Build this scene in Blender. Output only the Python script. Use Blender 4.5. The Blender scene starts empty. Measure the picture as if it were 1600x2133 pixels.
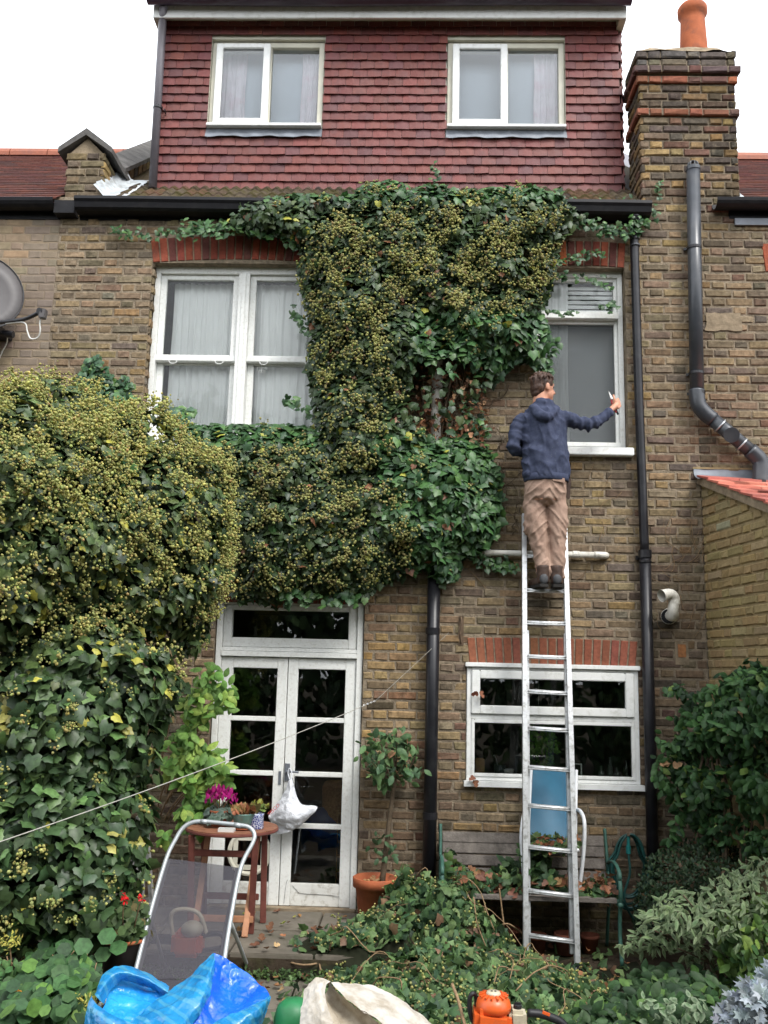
import bpy, bmesh, math, random
import numpy as np
from mathutils import Vector, Matrix, noise as mnoise

random.seed(7)
RNG = np.random.default_rng(11)
S = bpy.context.scene
COL = S.collection

# ---------------------------------------------------------------- camera
CAM = np.array([0.0, -7.35, 1.75])
PITCH, YAW, ROLL, FPX = math.radians(10.027), math.radians(1.871), math.radians(1.365), 1926.0
def cam_axes():
    cp, sp, cy, sy = math.cos(PITCH), math.sin(PITCH), math.cos(YAW), math.sin(YAW)
    cr, sr = math.cos(ROLL), math.sin(ROLL)
    fwd = np.array([-sy * cp, cy * cp, sp]); right = np.array([cy, sy, 0.0]); up = np.cross(right, fwd)
    return cr * right + sr * up, -sr * right + cr * up, fwd
RIGHT, UP, FWD = cam_axes()
cam_data = bpy.data.cameras.new('camera')
cam = bpy.data.objects.new('camera', cam_data)
COL.objects.link(cam)
m = Matrix(((RIGHT[0], UP[0], -FWD[0], CAM[0]), (RIGHT[1], UP[1], -FWD[1], CAM[1]), (RIGHT[2], UP[2], -FWD[2], CAM[2]), (0, 0, 0, 1)))
cam.matrix_world = m
cam_data.sensor_fit = 'VERTICAL'
cam_data.sensor_height = 24.0
cam_data.lens = 24.0 * FPX / 2133.0
cam_data.clip_start = 0.05
cam_data.clip_end = 3000.0
S.camera = cam

# ---------------------------------------------------------------- world, sun, exposure
SUN_EL, SUN_AZ = math.radians(52), math.radians(142)     # behind and right of the camera, veiled by cloud
w = bpy.data.worlds.new('World'); S.world = w; w.use_nodes = True
nt = w.node_tree; nt.nodes.clear()
sky = nt.nodes.new('ShaderNodeTexSky'); sky.sky_type = 'NISHITA'; sky.sun_disc = False
sky.sun_elevation = SUN_EL; sky.sun_rotation = SUN_AZ; sky.air_density = 1.5; sky.dust_density = 6.0; sky.ozone_density = 1.0
hsv = nt.nodes.new('ShaderNodeHueSaturation'); hsv.inputs['Saturation'].default_value = 0.12
mixw = nt.nodes.new('ShaderNodeMix'); mixw.data_type = 'RGBA'; mixw.inputs['Factor'].default_value = 0.6
mixw.inputs['B'].default_value = (12.5, 13.0, 13.8, 1)       # even cloud cover over the clear sky
bg = nt.nodes.new('ShaderNodeBackground'); bg.inputs['Strength'].default_value = 0.15
ow = nt.nodes.new('ShaderNodeOutputWorld')
nt.links.new(sky.outputs[0], hsv.inputs['Color']); nt.links.new(hsv.outputs[0], mixw.inputs['A'])
nt.links.new(mixw.outputs['Result'], bg.inputs[0]); nt.links.new(bg.outputs[0], ow.inputs[0])
sd = bpy.data.lights.new('sun', 'SUN'); sd.energy = 1.4; sd.angle = math.radians(18); sd.color = (1.0, 0.96, 0.9)
so = bpy.data.objects.new('sun', sd); COL.objects.link(so)
sdir = Vector((math.sin(SUN_AZ) * math.cos(SUN_EL), math.cos(SUN_AZ) * math.cos(SUN_EL), math.sin(SUN_EL)))
so.rotation_euler = sdir.to_track_quat('Z', 'Y').to_euler()
so.location = (6, -9, 14)
S.view_settings.view_transform = 'Standard'; S.view_settings.look = 'None'
S.view_settings.exposure = 0.7; S.view_settings.gamma = 1.0
S.view_settings.use_curve_mapping = False
S.render.engine = 'CYCLES'
S.cycles.use_denoising = True
S.cycles.max_bounces = 5; S.cycles.diffuse_bounces = 2; S.cycles.glossy_bounces = 3
S.cycles.transmission_bounces = 4; S.cycles.transparent_max_bounces = 10
S.cycles.use_adaptive_sampling = True; S.cycles.adaptive_threshold = 0.02
S.cycles.sample_clamp_indirect = 6.0

# ---------------------------------------------------------------- where a direction meets a plane of the place
def ray(px, py):
    return RIGHT * (px - 800) - UP * (py - 1066.5) + FWD * FPX
def W(px, py, Y=0.0):
    d = ray(px, py); return CAM + d * ((Y - CAM[1]) / d[1])
def G(px, py, Z=0.0):
    d = ray(px, py); return CAM + d * ((Z - CAM[2]) / d[2])
def PR(p):
    v = np.asarray(p, float) - CAM
    z = v @ FWD
    return 800 + FPX * (v @ RIGHT) / z, 1066.5 - FPX * (v @ UP) / z

# ---------------------------------------------------------------- materials
MATS = {}
def newmat(name):
    mt = bpy.data.materials.new(name); mt.use_nodes = True
    n = mt.node_tree; b = n.nodes['Principled BSDF']
    MATS[name] = mt
    return mt, n, b
def nd(n, t, **kw):
    x = n.nodes.new(t)
    for k, v in kw.items(): setattr(x, k, v)
    return x
def wpos(n):
    return nd(n, 'ShaderNodeNewGeometry').outputs['Position']
def opos(n):
    return nd(n, 'ShaderNodeTexCoord').outputs['Object']
def noise(n, vec, scale, detail=4, rough=0.55, stretch=None):
    if stretch:
        mp = nd(n, 'ShaderNodeMapping'); mp.inputs['Scale'].default_value = stretch
        n.links.new(vec, mp.inputs['Vector']); vec = mp.outputs[0]
    t = nd(n, 'ShaderNodeTexNoise'); t.inputs['Scale'].default_value = scale; t.inputs['Detail'].default_value = detail
    t.inputs['Roughness'].default_value = rough
    n.links.new(vec, t.inputs['Vector']); return t.outputs['Fac']
def ramp(n, fac, stops):
    r = nd(n, 'ShaderNodeValToRGB'); e = r.color_ramp.elements
    while len(e) > 1: e.remove(e[-1])
    e[0].position = stops[0][0]; e[0].color = (*stops[0][1], 1)
    for p, c in stops[1:]:
        x = e.new(p); x.color = (*c, 1)
    n.links.new(fac, r.inputs['Fac']); return r.outputs['Color']
def mix(n, fac, a, b, mode='MIX'):
    x = nd(n, 'ShaderNodeMix', data_type='RGBA', blend_type=mode)
    for s, v in (('Factor', fac), ('A', a), ('B', b)):
        i = [q for q in x.inputs if q.name == s and (q.type == 'RGBA' or s == 'Factor' and q.type == 'VALUE')][0]
        if isinstance(v, (int, float)): i.default_value = v
        elif isinstance(v, tuple): i.default_value = (*v, 1)
        else: n.links.new(v, i)
    return [o for o in x.outputs if o.type == 'RGBA'][0]
def mapr(n, v, a, b, c, d):
    x = nd(n, 'ShaderNodeMapRange')
    for k, val in zip(('From Min', 'From Max', 'To Min', 'To Max'), (a, b, c, d)): x.inputs[k].default_value = val
    n.links.new(v, x.inputs['Value']); return x.outputs[0]
def bump(n, b, h, strength=0.3, dist=0.01):
    x = nd(n, 'ShaderNodeBump'); x.inputs['Strength'].default_value = strength; x.inputs['Distance'].default_value = dist
    n.links.new(h, x.inputs['Height']); n.links.new(x.outputs[0], b.inputs['Normal'])
def attr(n, name='col'):
    a = nd(n, 'ShaderNodeVertexColor'); a.layer_name = name; return a.outputs['Color']
def setc(n, b, c, rough=0.6, spec=0.5, metal=0.0):
    if isinstance(c, tuple): b.inputs['Base Color'].default_value = (*c, 1)
    else: n.links.new(c, b.inputs['Base Color'])
    if isinstance(rough, (int, float)): b.inputs['Roughness'].default_value = rough
    else: n.links.new(rough, b.inputs['Roughness'])
    b.inputs['Specular IOR Level'].default_value = spec
    b.inputs['Metallic'].default_value = metal

def plain(name, c, rough=0.6, spec=0.5, metal=0.0, vary=0.25, scale=8.0, bmp=0.0, bscale=60.0, dirt=None, dirtamt=0.0, dscale=5.0):
    """colour with mottling, optional dirt patches and fine relief"""
    mt, n, b = newmat(name)
    p = wpos(n)
    f = noise(n, p, scale, 5)
    lo = tuple(x * (1 - vary) for x in c); hi = tuple(min(1, x * (1 + vary)) for x in c)
    col = ramp(n, f, [(0.3, lo), (0.7, hi)])
    if dirt:
        f2 = noise(n, p, dscale, 6, 0.65)
        col = mix(n, mapr(n, f2, 0.5, 0.68, 0.0, dirtamt), col, dirt)
    setc(n, b, col, rough, spec, metal)
    if bmp: bump(n, b, noise(n, p, bscale, 4), bmp, 0.01)
    return mt

def attrmat(name, rough=0.8, spec=0.3, vary=0.3, scale=25.0, bmp=0.4, bscale=120.0, stain=None, sscale=1.2, slo=0.52, shi=0.7, samt=0.5, light=None, lamt=0.0, streak=None):
    """per-piece colour carried by the mesh, broken up by grain, with stains that have shapes of their own"""
    mt, n, b = newmat(name)
    p = wpos(n)
    c = attr(n)
    f = noise(n, p, scale, 5, 0.6)
    g = mapr(n, f, 0.28, 0.72, 1 - vary, 1 + vary)
    col = mix(n, 1.0, c, g, 'MULTIPLY')
    if stain:
        f2 = noise(n, p, sscale, 6, 0.62)
        col = mix(n, mapr(n, f2, slo, shi, 0.0, samt), col, stain)
    if streak:
        f4 = noise(n, p, 1.0, 5, 0.6, (7.0, 7.0, 0.55))
        col = mix(n, mapr(n, f4, 0.52, 0.72, 0.0, streak[1]), col, streak[0])
    if light:
        f3 = noise(n, p, 9.0, 6, 0.7)
        col = mix(n, mapr(n, f3, 0.56, 0.72, 0.0, lamt), col, light)
    setc(n, b, col, rough, spec)
    if bmp: bump(n, b, noise(n, p, bscale, 5, 0.65), bmp, 0.008)
    return mt

def leafmat(name, rough=0.42, spec=0.5, trans=0.25):
    mt, n, b = newmat(name)
    c = attr(n)
    f = noise(n, wpos(n), 40.0, 3)
    col = mix(n, 1.0, c, mapr(n, f, 0.3, 0.7, 0.72, 1.28), 'MULTIPLY')
    setc(n, b, col, rough, spec)
    tr = nd(n, 'ShaderNodeBsdfTranslucent'); n.links.new(col, tr.inputs['Color'])
    mx = nd(n, 'ShaderNodeMixShader'); mx.inputs[0].default_value = trans
    out = n.nodes['Material Output']
    n.links.new(b.outputs[0], mx.inputs[1]); n.links.new(tr.outputs[0], mx.inputs[2]); n.links.new(mx.outputs[0], out.inputs['Surface'])
    return mt

def glassmat(name, tint=(0.9, 0.93, 0.92), rough=0.0, bmp=0.0, ior=1.6, haze=None, hazeamt=0.0, haze2=None):
    """window pane: clear to look through, mirror by Fresnel"""
    mt, n, b = newmat(name)
    n.nodes.remove(b)
    tr = nd(n, 'ShaderNodeBsdfTransparent'); tr.inputs['Color'].default_value = (*tint, 1)
    gl = nd(n, 'ShaderNodeBsdfGlossy'); gl.inputs['Roughness'].default_value = rough
    fr = nd(n, 'ShaderNodeFresnel'); fr.inputs['IOR'].default_value = ior
    mx = nd(n, 'ShaderNodeMixShader')
    n.links.new(fr.outputs[0], mx.inputs[0]); n.links.new(tr.outputs[0], mx.inputs[1]); n.links.new(gl.outputs[0], mx.inputs[2])
    last = mx.outputs[0]
    if haze:
        df = nd(n, 'ShaderNodeBsdfDiffuse'); df.inputs['Color'].default_value = (*haze, 1)
        if haze2: n.links.new(ramp(n, noise(n, wpos(n), 130.0, 3, 0.6), [(0.35, haze), (0.65, haze2)]), df.inputs['Color'])
        m2 = nd(n, 'ShaderNodeMixShader'); m2.inputs[0].default_value = hazeamt
        n.links.new(last, m2.inputs[1]); n.links.new(df.outputs[0], m2.inputs[2]); last = m2.outputs[0]
    if bmp:
        bp = nd(n, 'ShaderNodeBump'); bp.inputs['Strength'].default_value = bmp; bp.inputs['Distance'].default_value = 0.01
        n.links.new(noise(n, wpos(n), 140.0, 2), bp.inputs['Height']); n.links.new(bp.outputs[0], gl.inputs['Normal'])
    n.links.new(last, n.nodes['Material Output'].inputs['Surface'])
    return mt

# ---------------------------------------------------------------- mesh building
class MB:
    def __init__(s): s.v = []; s.f = []; s.c = []; s.col = (1, 1, 1)
    def color(s, c): s.col = c; return s
    def add(s, vs, fs, col=None):
        o = len(s.v); c = col or s.col
        for x in vs: s.v.append((float(x[0]), float(x[1]), float(x[2]))); s.c.append(c)
        s.f += [tuple(i + o for i in q) for q in fs]; return s
    def hexa(s, p, col=None):      # 8 corners: bottom ring then top ring
        return s.add(p, [(0, 3, 2, 1), (4, 5, 6, 7), (0, 1, 5, 4), (1, 2, 6, 5), (2, 3, 7, 6), (3, 0, 4, 7)], col)
    def box(s, x0, x1, y0, y1, z0, z1, col=None):
        return s.hexa([(x0, y0, z0), (x1, y0, z0), (x1, y1, z0), (x0, y1, z0), (x0, y0, z1), (x1, y0, z1), (x1, y1, z1), (x0, y1, z1)], col)
    def bar(s, a, b, w, h, up=(0, 0, 1), col=None, taper=1.0):
        a = np.asarray(a, float); b = np.asarray(b, float); d = b - a; d /= np.linalg.norm(d)
        x = np.cross(d, np.asarray(up, float)); x /= np.linalg.norm(x); y = np.cross(x, d)
        q = []
        for p, k in ((a, 1.0), (b, taper)):
            for i, j in ((-1, -1), (1, -1), (1, 1), (-1, 1)): q.append(p + x * w / 2 * i * k + y * h / 2 * j * k)
        return s.hexa(q, col)
    def ring_loft(s, rings, cap=True, col=None, closed=False):
        k = len(rings[0]); vs = [p for r in rings for p in r]; fs = []
        n = len(rings)
        for i in range(n if closed else n - 1):
            j = (i + 1) % n
            for q in range(k): fs.append((i * k + q, i * k + (q + 1) % k, j * k + (q + 1) % k, j * k + q))
        if cap and not closed: fs += [tuple(range(k - 1, -1, -1)), tuple((n - 1) * k + q for q in range(k))]
        return s.add(vs, fs, col)
    def tube(s, pts, r, seg=8, cap=True, col=None, closed=False, flat=1.0):
        pts = [np.asarray(p, float) for p in pts]; n = len(pts)
        rs = r if isinstance(r, (list, tuple, np.ndarray)) else [r] * n
        rings = []; prev = None
        for i, p in enumerate(pts):
            a = pts[i - 1] if (i > 0 or closed) else p; b = pts[(i + 1) % n] if (i < n - 1 or closed) else p
            d = b - a; d /= (np.linalg.norm(d) + 1e-12)
            if prev is None:
                u = np.array([0, 0, 1.0]) if abs(d[2]) < 0.9 else np.array([1.0, 0, 0])
            else: u = prev
            x = np.cross(d, u)
            if np.linalg.norm(x) < 1e-6: x = np.cross(d, np.array([0.3, 1, 0.2]))
            x /= np.linalg.norm(x); y = np.cross(x, d); prev = y
            rings.append([p + rs[i] * (math.cos(t) * x + flat * math.sin(t) * y) for t in np.linspace(0, 2 * math.pi, seg, endpoint=False)])
        return s.ring_loft(rings, cap, col, closed)
    def cyl(s, a, b, r, seg=12, col=None, r2=None):
        return s.tube([a, b], [r, r if r2 is None else r2], seg, True, col)
    def lathe(s, prof, c, seg=20, col=None, cap=True, jit=0.0):
        rings = []
        for r, z in prof:
            rings.append([(c[0] + r * math.cos(t), c[1] + r * math.sin(t), c[2] + z) for t in np.linspace(0, 2 * math.pi, seg, endpoint=False)])
        return s.ring_loft(rings, cap, col)
    def grid(s, P, col=None, double=0.0):
        P = np.asarray(P, float); h, wd = P.shape[:2]
        fs = [(i * wd + j, i * wd + j + 1, (i + 1) * wd + j + 1, (i + 1) * wd + j) for i in range(h - 1) for j in range(wd - 1)]
        return s.add(P.reshape(-1, 3), fs, col)
    def ball(s, c, r, seg=10, rings=6, col=None):
        rr = (r, r, r) if isinstance(r, (int, float)) else r
        R_ = []
        for i in range(rings + 1):
            a = math.pi * (i / rings) * 0.98 + math.pi * 0.01
            R_.append([(c[0] + rr[0] * math.sin(a) * math.cos(t), c[1] + rr[1] * math.sin(a) * math.sin(t), c[2] - rr[2] * math.cos(a)) for t in np.linspace(0, 2 * math.pi, seg, endpoint=False)])
        return s.ring_loft(R_, True, col)

ORG = {}
def origin(o):
    return ORG.get(o.name, np.zeros(3)) if o else np.zeros(3)
def raw_mesh(name, V, F, C=None, smooth=False, mat=None):
    me = bpy.data.meshes.new(name)
    me.from_pydata([tuple(x) for x in V], [], F)
    if C is not None:
        a = me.color_attributes.new('col', 'FLOAT_COLOR', 'POINT')
        arr = np.ones((len(V), 4), dtype=np.float32); arr[:, :3] = np.asarray(C, dtype=np.float32)[:, :3]
        a.data.foreach_set('color', arr.ravel())
    if smooth: me.polygons.foreach_set('use_smooth', [True] * len(me.polygons))
    if mat: me.materials.append(MATS[mat] if isinstance(mat, str) else mat)
    me.update()
    return me
def link(name, data, parent=None, loc=None):
    o = bpy.data.objects.new(name, data); COL.objects.link(o)
    if parent: o.parent = parent
    if loc is not None:
        o.location = tuple(float(x) for x in loc)
    ORG[o.name] = origin(parent) + (np.asarray(loc, float) if loc is not None else 0)
    return o
def part(name, mb, mat, parent=None, smooth=False, kind=None, label=None, bevel=0.0):
    V = np.asarray(mb.v, float) - origin(parent)
    me = raw_mesh(name, V, mb.f, mb.c, smooth, mat)
    if bevel:
        bm = bmesh.new(); bm.from_mesh(me)
        bmesh.ops.bevel(bm, geom=[e for e in bm.edges if e.is_manifold and e.calc_face_angle(0) > 0.6], offset=bevel, segments=2, affect='EDGES', clamp_overlap=True)
        bm.to_mesh(me); bm.free()
    o = link(name, me, parent)
    if kind: o['kind'] = kind
    if label: o['label'] = label
    return o
def tag(o, label, cat, group=None, kind=None):
    o['label'] = label; o['category'] = cat
    if group: o['group'] = group
    if kind: o['kind'] = kind
    return o
def thing(name, label, cat, loc, group=None):
    o = link(name, None, None, loc)
    o.empty_display_size = 0.1
    return tag(o, label, cat, group)
def single(name, mb, mat, label, cat, group=None, smooth=False, bevel=0.0):
    """a thing that is one mesh, with its origin at its base"""
    V = np.asarray(mb.v, float); base = np.array([V[:, 0].mean(), V[:, 1].mean(), V[:, 2].min()])
    me = raw_mesh(name, V - base, mb.f, mb.c, smooth, mat)
    if bevel:
        bm = bmesh.new(); bm.from_mesh(me)
        bmesh.ops.bevel(bm, geom=[e for e in bm.edges if e.is_manifold and e.calc_face_angle(0) > 0.6], offset=bevel, segments=2, affect='EDGES', clamp_overlap=True)
        bm.to_mesh(me); bm.free()
    return tag(link(name, me, None, base), label, cat, group)
def struct(name, mb, mat, smooth=False):
    o = part(name, mb, mat, None, smooth); o['kind'] = 'structure'; return o
def fbm(p, oct=3):
    return mnoise.fractal(Vector(p), 1.0, 2.0, oct)
def jit(c, a=0.15):
    k = 1 + random.uniform(-a, a)
    return tuple(max(0.0, x * k * (1 + random.uniform(-a, a) * 0.4)) for x in c)
def spline(pts, n):
    P = np.asarray(pts, float); k = len(P); out = []
    for t in np.linspace(0, k - 1, n):
        i = min(int(t), k - 2); u = t - i
        p0, p1, p2, p3 = P[max(i - 1, 0)], P[i], P[i + 1], P[min(i + 2, k - 1)]
        out.append(0.5 * (2 * p1 + (p2 - p0) * u + (2 * p0 - 5 * p1 + 4 * p2 - p3) * u * u + (3 * p1 - p0 - 3 * p2 + p3) * u ** 3))
    return out
def inpoly(x, y, poly):
    c = False; n = len(poly)
    for i in range(n):
        x1, y1 = poly[i]; x2, y2 = poly[i - 1]
        if (y1 > y) != (y2 > y) and x < (x2 - x1) * (y - y1) / (y2 - y1) + x1: c = not c
    return c

# ================================================================ materials of the place
attrmat('brick', 0.94, 0.12, 0.45, 26.0, 0.7, 60.0, stain=(0.085, 0.07, 0.053), sscale=1.1, slo=0.5, shi=0.76, samt=0.4, light=(0.23, 0.185, 0.13), lamt=0.75, streak=((0.075, 0.063, 0.05), 0.35))
attrmat('buff_brick', 0.9, 0.2, 0.18, 14.0, 0.3, 90.0, stain=(0.16, 0.125, 0.10), sscale=1.6, slo=0.45, shi=0.7, samt=0.7)
attrmat('red_brick', 0.85, 0.25, 0.28, 35.0, 0.4, 120.0, stain=(0.05, 0.03, 0.03), sscale=5.0, slo=0.56, shi=0.75, samt=0.6)
attrmat('new_brick', 0.9, 0.2, 0.2, 30.0, 0.35, 120.0, stain=(0.16, 0.13, 0.06), sscale=1.5, slo=0.5, shi=0.75, samt=0.4)
attrmat('tile', 0.6, 0.4, 0.14, 30.0, 0.2, 70.0, stain=(0.10, 0.055, 0.06), sscale=7.0, slo=0.5, shi=0.7, samt=0.4)
attrmat('moss_tile', 0.97, 0.05, 0.4, 40.0, 0.6, 60.0, stain=(0.055, 0.048, 0.018), sscale=9.0, slo=0.45, shi=0.62, samt=0.8)
attrmat('old_tile', 0.9, 0.08, 0.3, 30.0, 0.3, 70.0, stain=(0.06, 0.035, 0.03), sscale=3.0, slo=0.45, shi=0.7, samt=0.6)
plain('mortar', (0.245, 0.198, 0.142), 0.95, 0.1, vary=0.38, scale=20, bmp=1.0, bscale=80, dirt=(0.12, 0.098, 0.075), dirtamt=0.8, dscale=2.2)
plain('buff_mortar', (0.25, 0.195, 0.135), 0.95, 0.1, vary=0.2, scale=12, bmp=0.4, bscale=120, dirt=(0.17, 0.135, 0.11), dirtamt=0.8, dscale=1.5)
plain('new_mortar', (0.27, 0.21, 0.115), 0.95, 0.1, vary=0.2, scale=20, bmp=0.4)
plain('white_paint', (0.80, 0.81, 0.79), 0.45, 0.4, vary=0.04, scale=6, bmp=0.08, bscale=35, dirt=(0.45, 0.42, 0.35), dirtamt=0.3, dscale=30)
plain('worn_paint', (0.78, 0.79, 0.76), 0.5, 0.35, vary=0.05, scale=9, bmp=0.2, bscale=50, dirt=(0.46, 0.43, 0.36), dirtamt=0.35, dscale=45)
plain('upvc', (0.80, 0.81, 0.79), 0.3, 0.5, vary=0.04, scale=3, dirt=(0.40, 0.40, 0.33), dirtamt=0.35, dscale=18)
plain('cream_frame', (0.60, 0.58, 0.48), 0.4, 0.4, vary=0.08, scale=9)
plain('lead', (0.16, 0.175, 0.20), 0.55, 0.5, 0.3, vary=0.25, scale=7, bmp=0.3, bscale=14)
plain('bright_lead', (0.48, 0.52, 0.54), 0.5, 0.5, 0.2, vary=0.3, scale=15, bmp=0.5, bscale=25, dirt=(0.2, 0.18, 0.15), dirtamt=0.6, dscale=12)
plain('black_gutter', (0.006, 0.006, 0.008), 0.55, 0.25, vary=0.3, scale=20, dirt=(0.025, 0.024, 0.023), dirtamt=0.4, dscale=7)
plain('black_plastic', (0.010, 0.010, 0.013), 0.36, 0.4, vary=0.2, scale=12, dirt=(0.05, 0.05, 0.052), dirtamt=0.3, dscale=9)
plain('grey_plastic', (0.045, 0.05, 0.058), 0.3, 0.5, vary=0.15, scale=6, dirt=(0.11, 0.11, 0.11), dirtamt=0.3, dscale=8)
plain('dormer_pipe', (0.13, 0.12, 0.135), 0.35, 0.5, vary=0.15, scale=6)
plain('purple_gutter', (0.045, 0.03, 0.05), 0.35, 0.5, vary=0.2, scale=6)
plain('waste_white', (0.62, 0.60, 0.54), 0.4, 0.45, vary=0.08, scale=8, dirt=(0.2, 0.18, 0.13), dirtamt=0.6, dscale=14)
plain('coping', (0.10, 0.095, 0.09), 0.85, 0.2, vary=0.3, scale=12, bmp=0.4)
plain('cement', (0.24, 0.19, 0.13), 0.95, 0.1, vary=0.3, scale=15, bmp=0.6, bscale=40)
plain('terracotta', (0.36, 0.105, 0.045), 0.85, 0.25, vary=0.2, scale=9, bmp=0.2, dirt=(0.16, 0.07, 0.05), dirtamt=0.7, dscale=7)
plain('room', (0.15, 0.14, 0.13), 0.9, 0.1, vary=0.2, scale=3)
plain('pale_room', (0.62, 0.62, 0.61), 0.9, 0.1, vary=0.05, scale=3)
plain('curtain', (0.92, 0.93, 0.92), 0.9, 0.1, vary=0.02, scale=4)
plain('pink_curtain', (0.74, 0.67, 0.70), 0.9, 0.1, vary=0.08, scale=9, dirt=(0.68, 0.45, 0.52), dirtamt=0.5, dscale=6)
plain('pale_blind', (0.46, 0.49, 0.51), 0.9, 0.1, vary=0.04, scale=3); plain('mirrored_sky', (0.52, 0.56, 0.60), 0.9, 0.1, vary=0.03, scale=2)  # the second grey imitates sky reflected in the dormer panes
glassmat('glass', (0.965, 0.975, 0.97), ior=1.36)
glassmat('door_glass', (0.93, 0.95, 0.94), ior=1.62)
glassmat('dormer_glass', (0.95, 0.97, 0.98), ior=1.5)
glassmat('frosted_glass', (0.92, 0.94, 0.94), rough=0.25, bmp=1.0, haze=(0.20, 0.215, 0.22), hazeamt=0.16, haze2=(0.36, 0.38, 0.39))

ARCHES = []
# areas of wall hidden by the ivy and the bush, used only to decide which bricks are single objects
HIDE_IVY = [(480, 400), (1200, 380), (1300, 470), (1160, 520), (1140, 760), (1010, 830), (960, 900), (1045, 1000), (1040, 1130), (930, 1215), (880, 1170), (740, 1250), (500, 1260), (400, 1000), (370, 880), (655, 885), (640, 700), (625, 500), (480, 480)]
HIDE_BUSH = [(0, 860), (130, 820), (330, 850), (440, 920), (510, 1080), (490, 1300), (400, 1400), (320, 1500), (300, 1800), (0, 1800)]
HIDE_SHRUB = [(1385, 1560), (1440, 1440), (1600, 1380), (1600, 2133), (1300, 2133), (1330, 1760), (1380, 1720)]
HIDE_BENCH = [(900, 1730), (1290, 1745), (1300, 2133), (760, 2133), (730, 1800), (480, 1800), (440, 2133), (300, 2133), (300, 1700), (440, 1690)]

def brick_mesh(L, h, col, seed):
    r = random.Random(seed); c = 0.008
    def j(a): return r.uniform(-a, a) * 1.7
    fr = [(c + j(.003), -0.003 + j(.002), c + j(.002)), (L - c + j(.003), -0.004 + j(.003), c + j(.002)), (L - c + j(.003), -0.004 + j(.003), h - c + j(.002)), (c + j(.003), -0.004 + j(.003), h - c + j(.002))]
    md = [(j(.002), 0.006, j(.002)), (L + j(.002), 0.006, j(.002)), (L + j(.002), 0.006, h + j(.002)), (j(.002), 0.006, h + j(.002))]
    bk = [(0, 0.03, 0), (L, 0.03, 0), (L, 0.03, h), (0, 0.03, h)]
    F = [(0, 1, 2, 3)]
    for a, b in ((0, 4), (4, 8)):
        for i in range(4): k = (i + 1) % 4; F.append((a + i, b + i, b + k, a + k))
    return fr + md + bk, F, [col] * 12

JR = random.Random(99)
def lay(u0, u1, z0, z1, holes, course=0.0745, joint=0.0125, phase=0.0, snap=0.0):
    """Flemish bond between u0..u1, z0..z1, cut round the openings; returns (u, z, length, height)"""
    out = []; h = course - joint; r = 0
    kz = math.floor((z0 - snap) / course)
    while snap + kz * course < z1 - 0.02:
        zb = snap + kz * course; zt = min(zb + h, z1); zb2 = max(zb, z0); r = kz % 2; kz += 1
        if zt - zb2 < 0.02: continue
        spans = [(u0, u1)]
        for (a, b, c, d) in holes:
            if c < zt - 0.004 and d > zb2 + 0.004:
                ns = []
                for s, e in spans:
                    if b <= s or a >= e: ns.append((s, e)); continue
                    if a > s: ns.append((s, a))
                    if b < e: ns.append((b, e))
                spans = ns
        period = 0.215 + 0.1025 + 2 * joint
        for s, e in spans:
            x = math.floor((s - phase) / period) * period + phase + (period / 2 if r else 0) - period
            k = 0
            while x < e:
                L = 0.215 if k % 2 == 0 else 0.1025
                a, b = max(x, s), min(x + L, e)
                if b - a > 0.03: q_ = JR.uniform(0, 0.006); out.append((a, zb2 + JR.uniform(0, 0.005) + 0.004 * math.sin(a * 1.7 + zb2 * 0.9), b - a, zt - zb2 - q_))
                x += L + joint; k += 1
    return out

def mortar_sheet(mb, u0, u1, z0, z1, holes, place, y=0.0035):
    us = sorted({u0, u1, *[min(max(q, u0), u1) for h in holes for q in h[:2]]}); zs = sorted({z0, z1, *[min(max(q, z0), z1) for h in holes for q in h[2:]]})
    for i in range(len(us) - 1):
        for j in range(len(zs) - 1):
            cu, cz = (us[i] + us[i + 1]) / 2, (zs[j] + zs[j + 1]) / 2
            if us[i + 1] - us[i] < 1e-4 or zs[j + 1] - zs[j] < 1e-4: continue
            if any(a < cu < b and c < cz < d for a, b, c, d in holes): continue
            mb.add([place(us[i], y, zs[j]), place(us[i + 1], y, zs[j]), place(us[i + 1], y, zs[j + 1]), place(us[i], y, zs[j + 1])], [(0, 1, 2, 3)])

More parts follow.
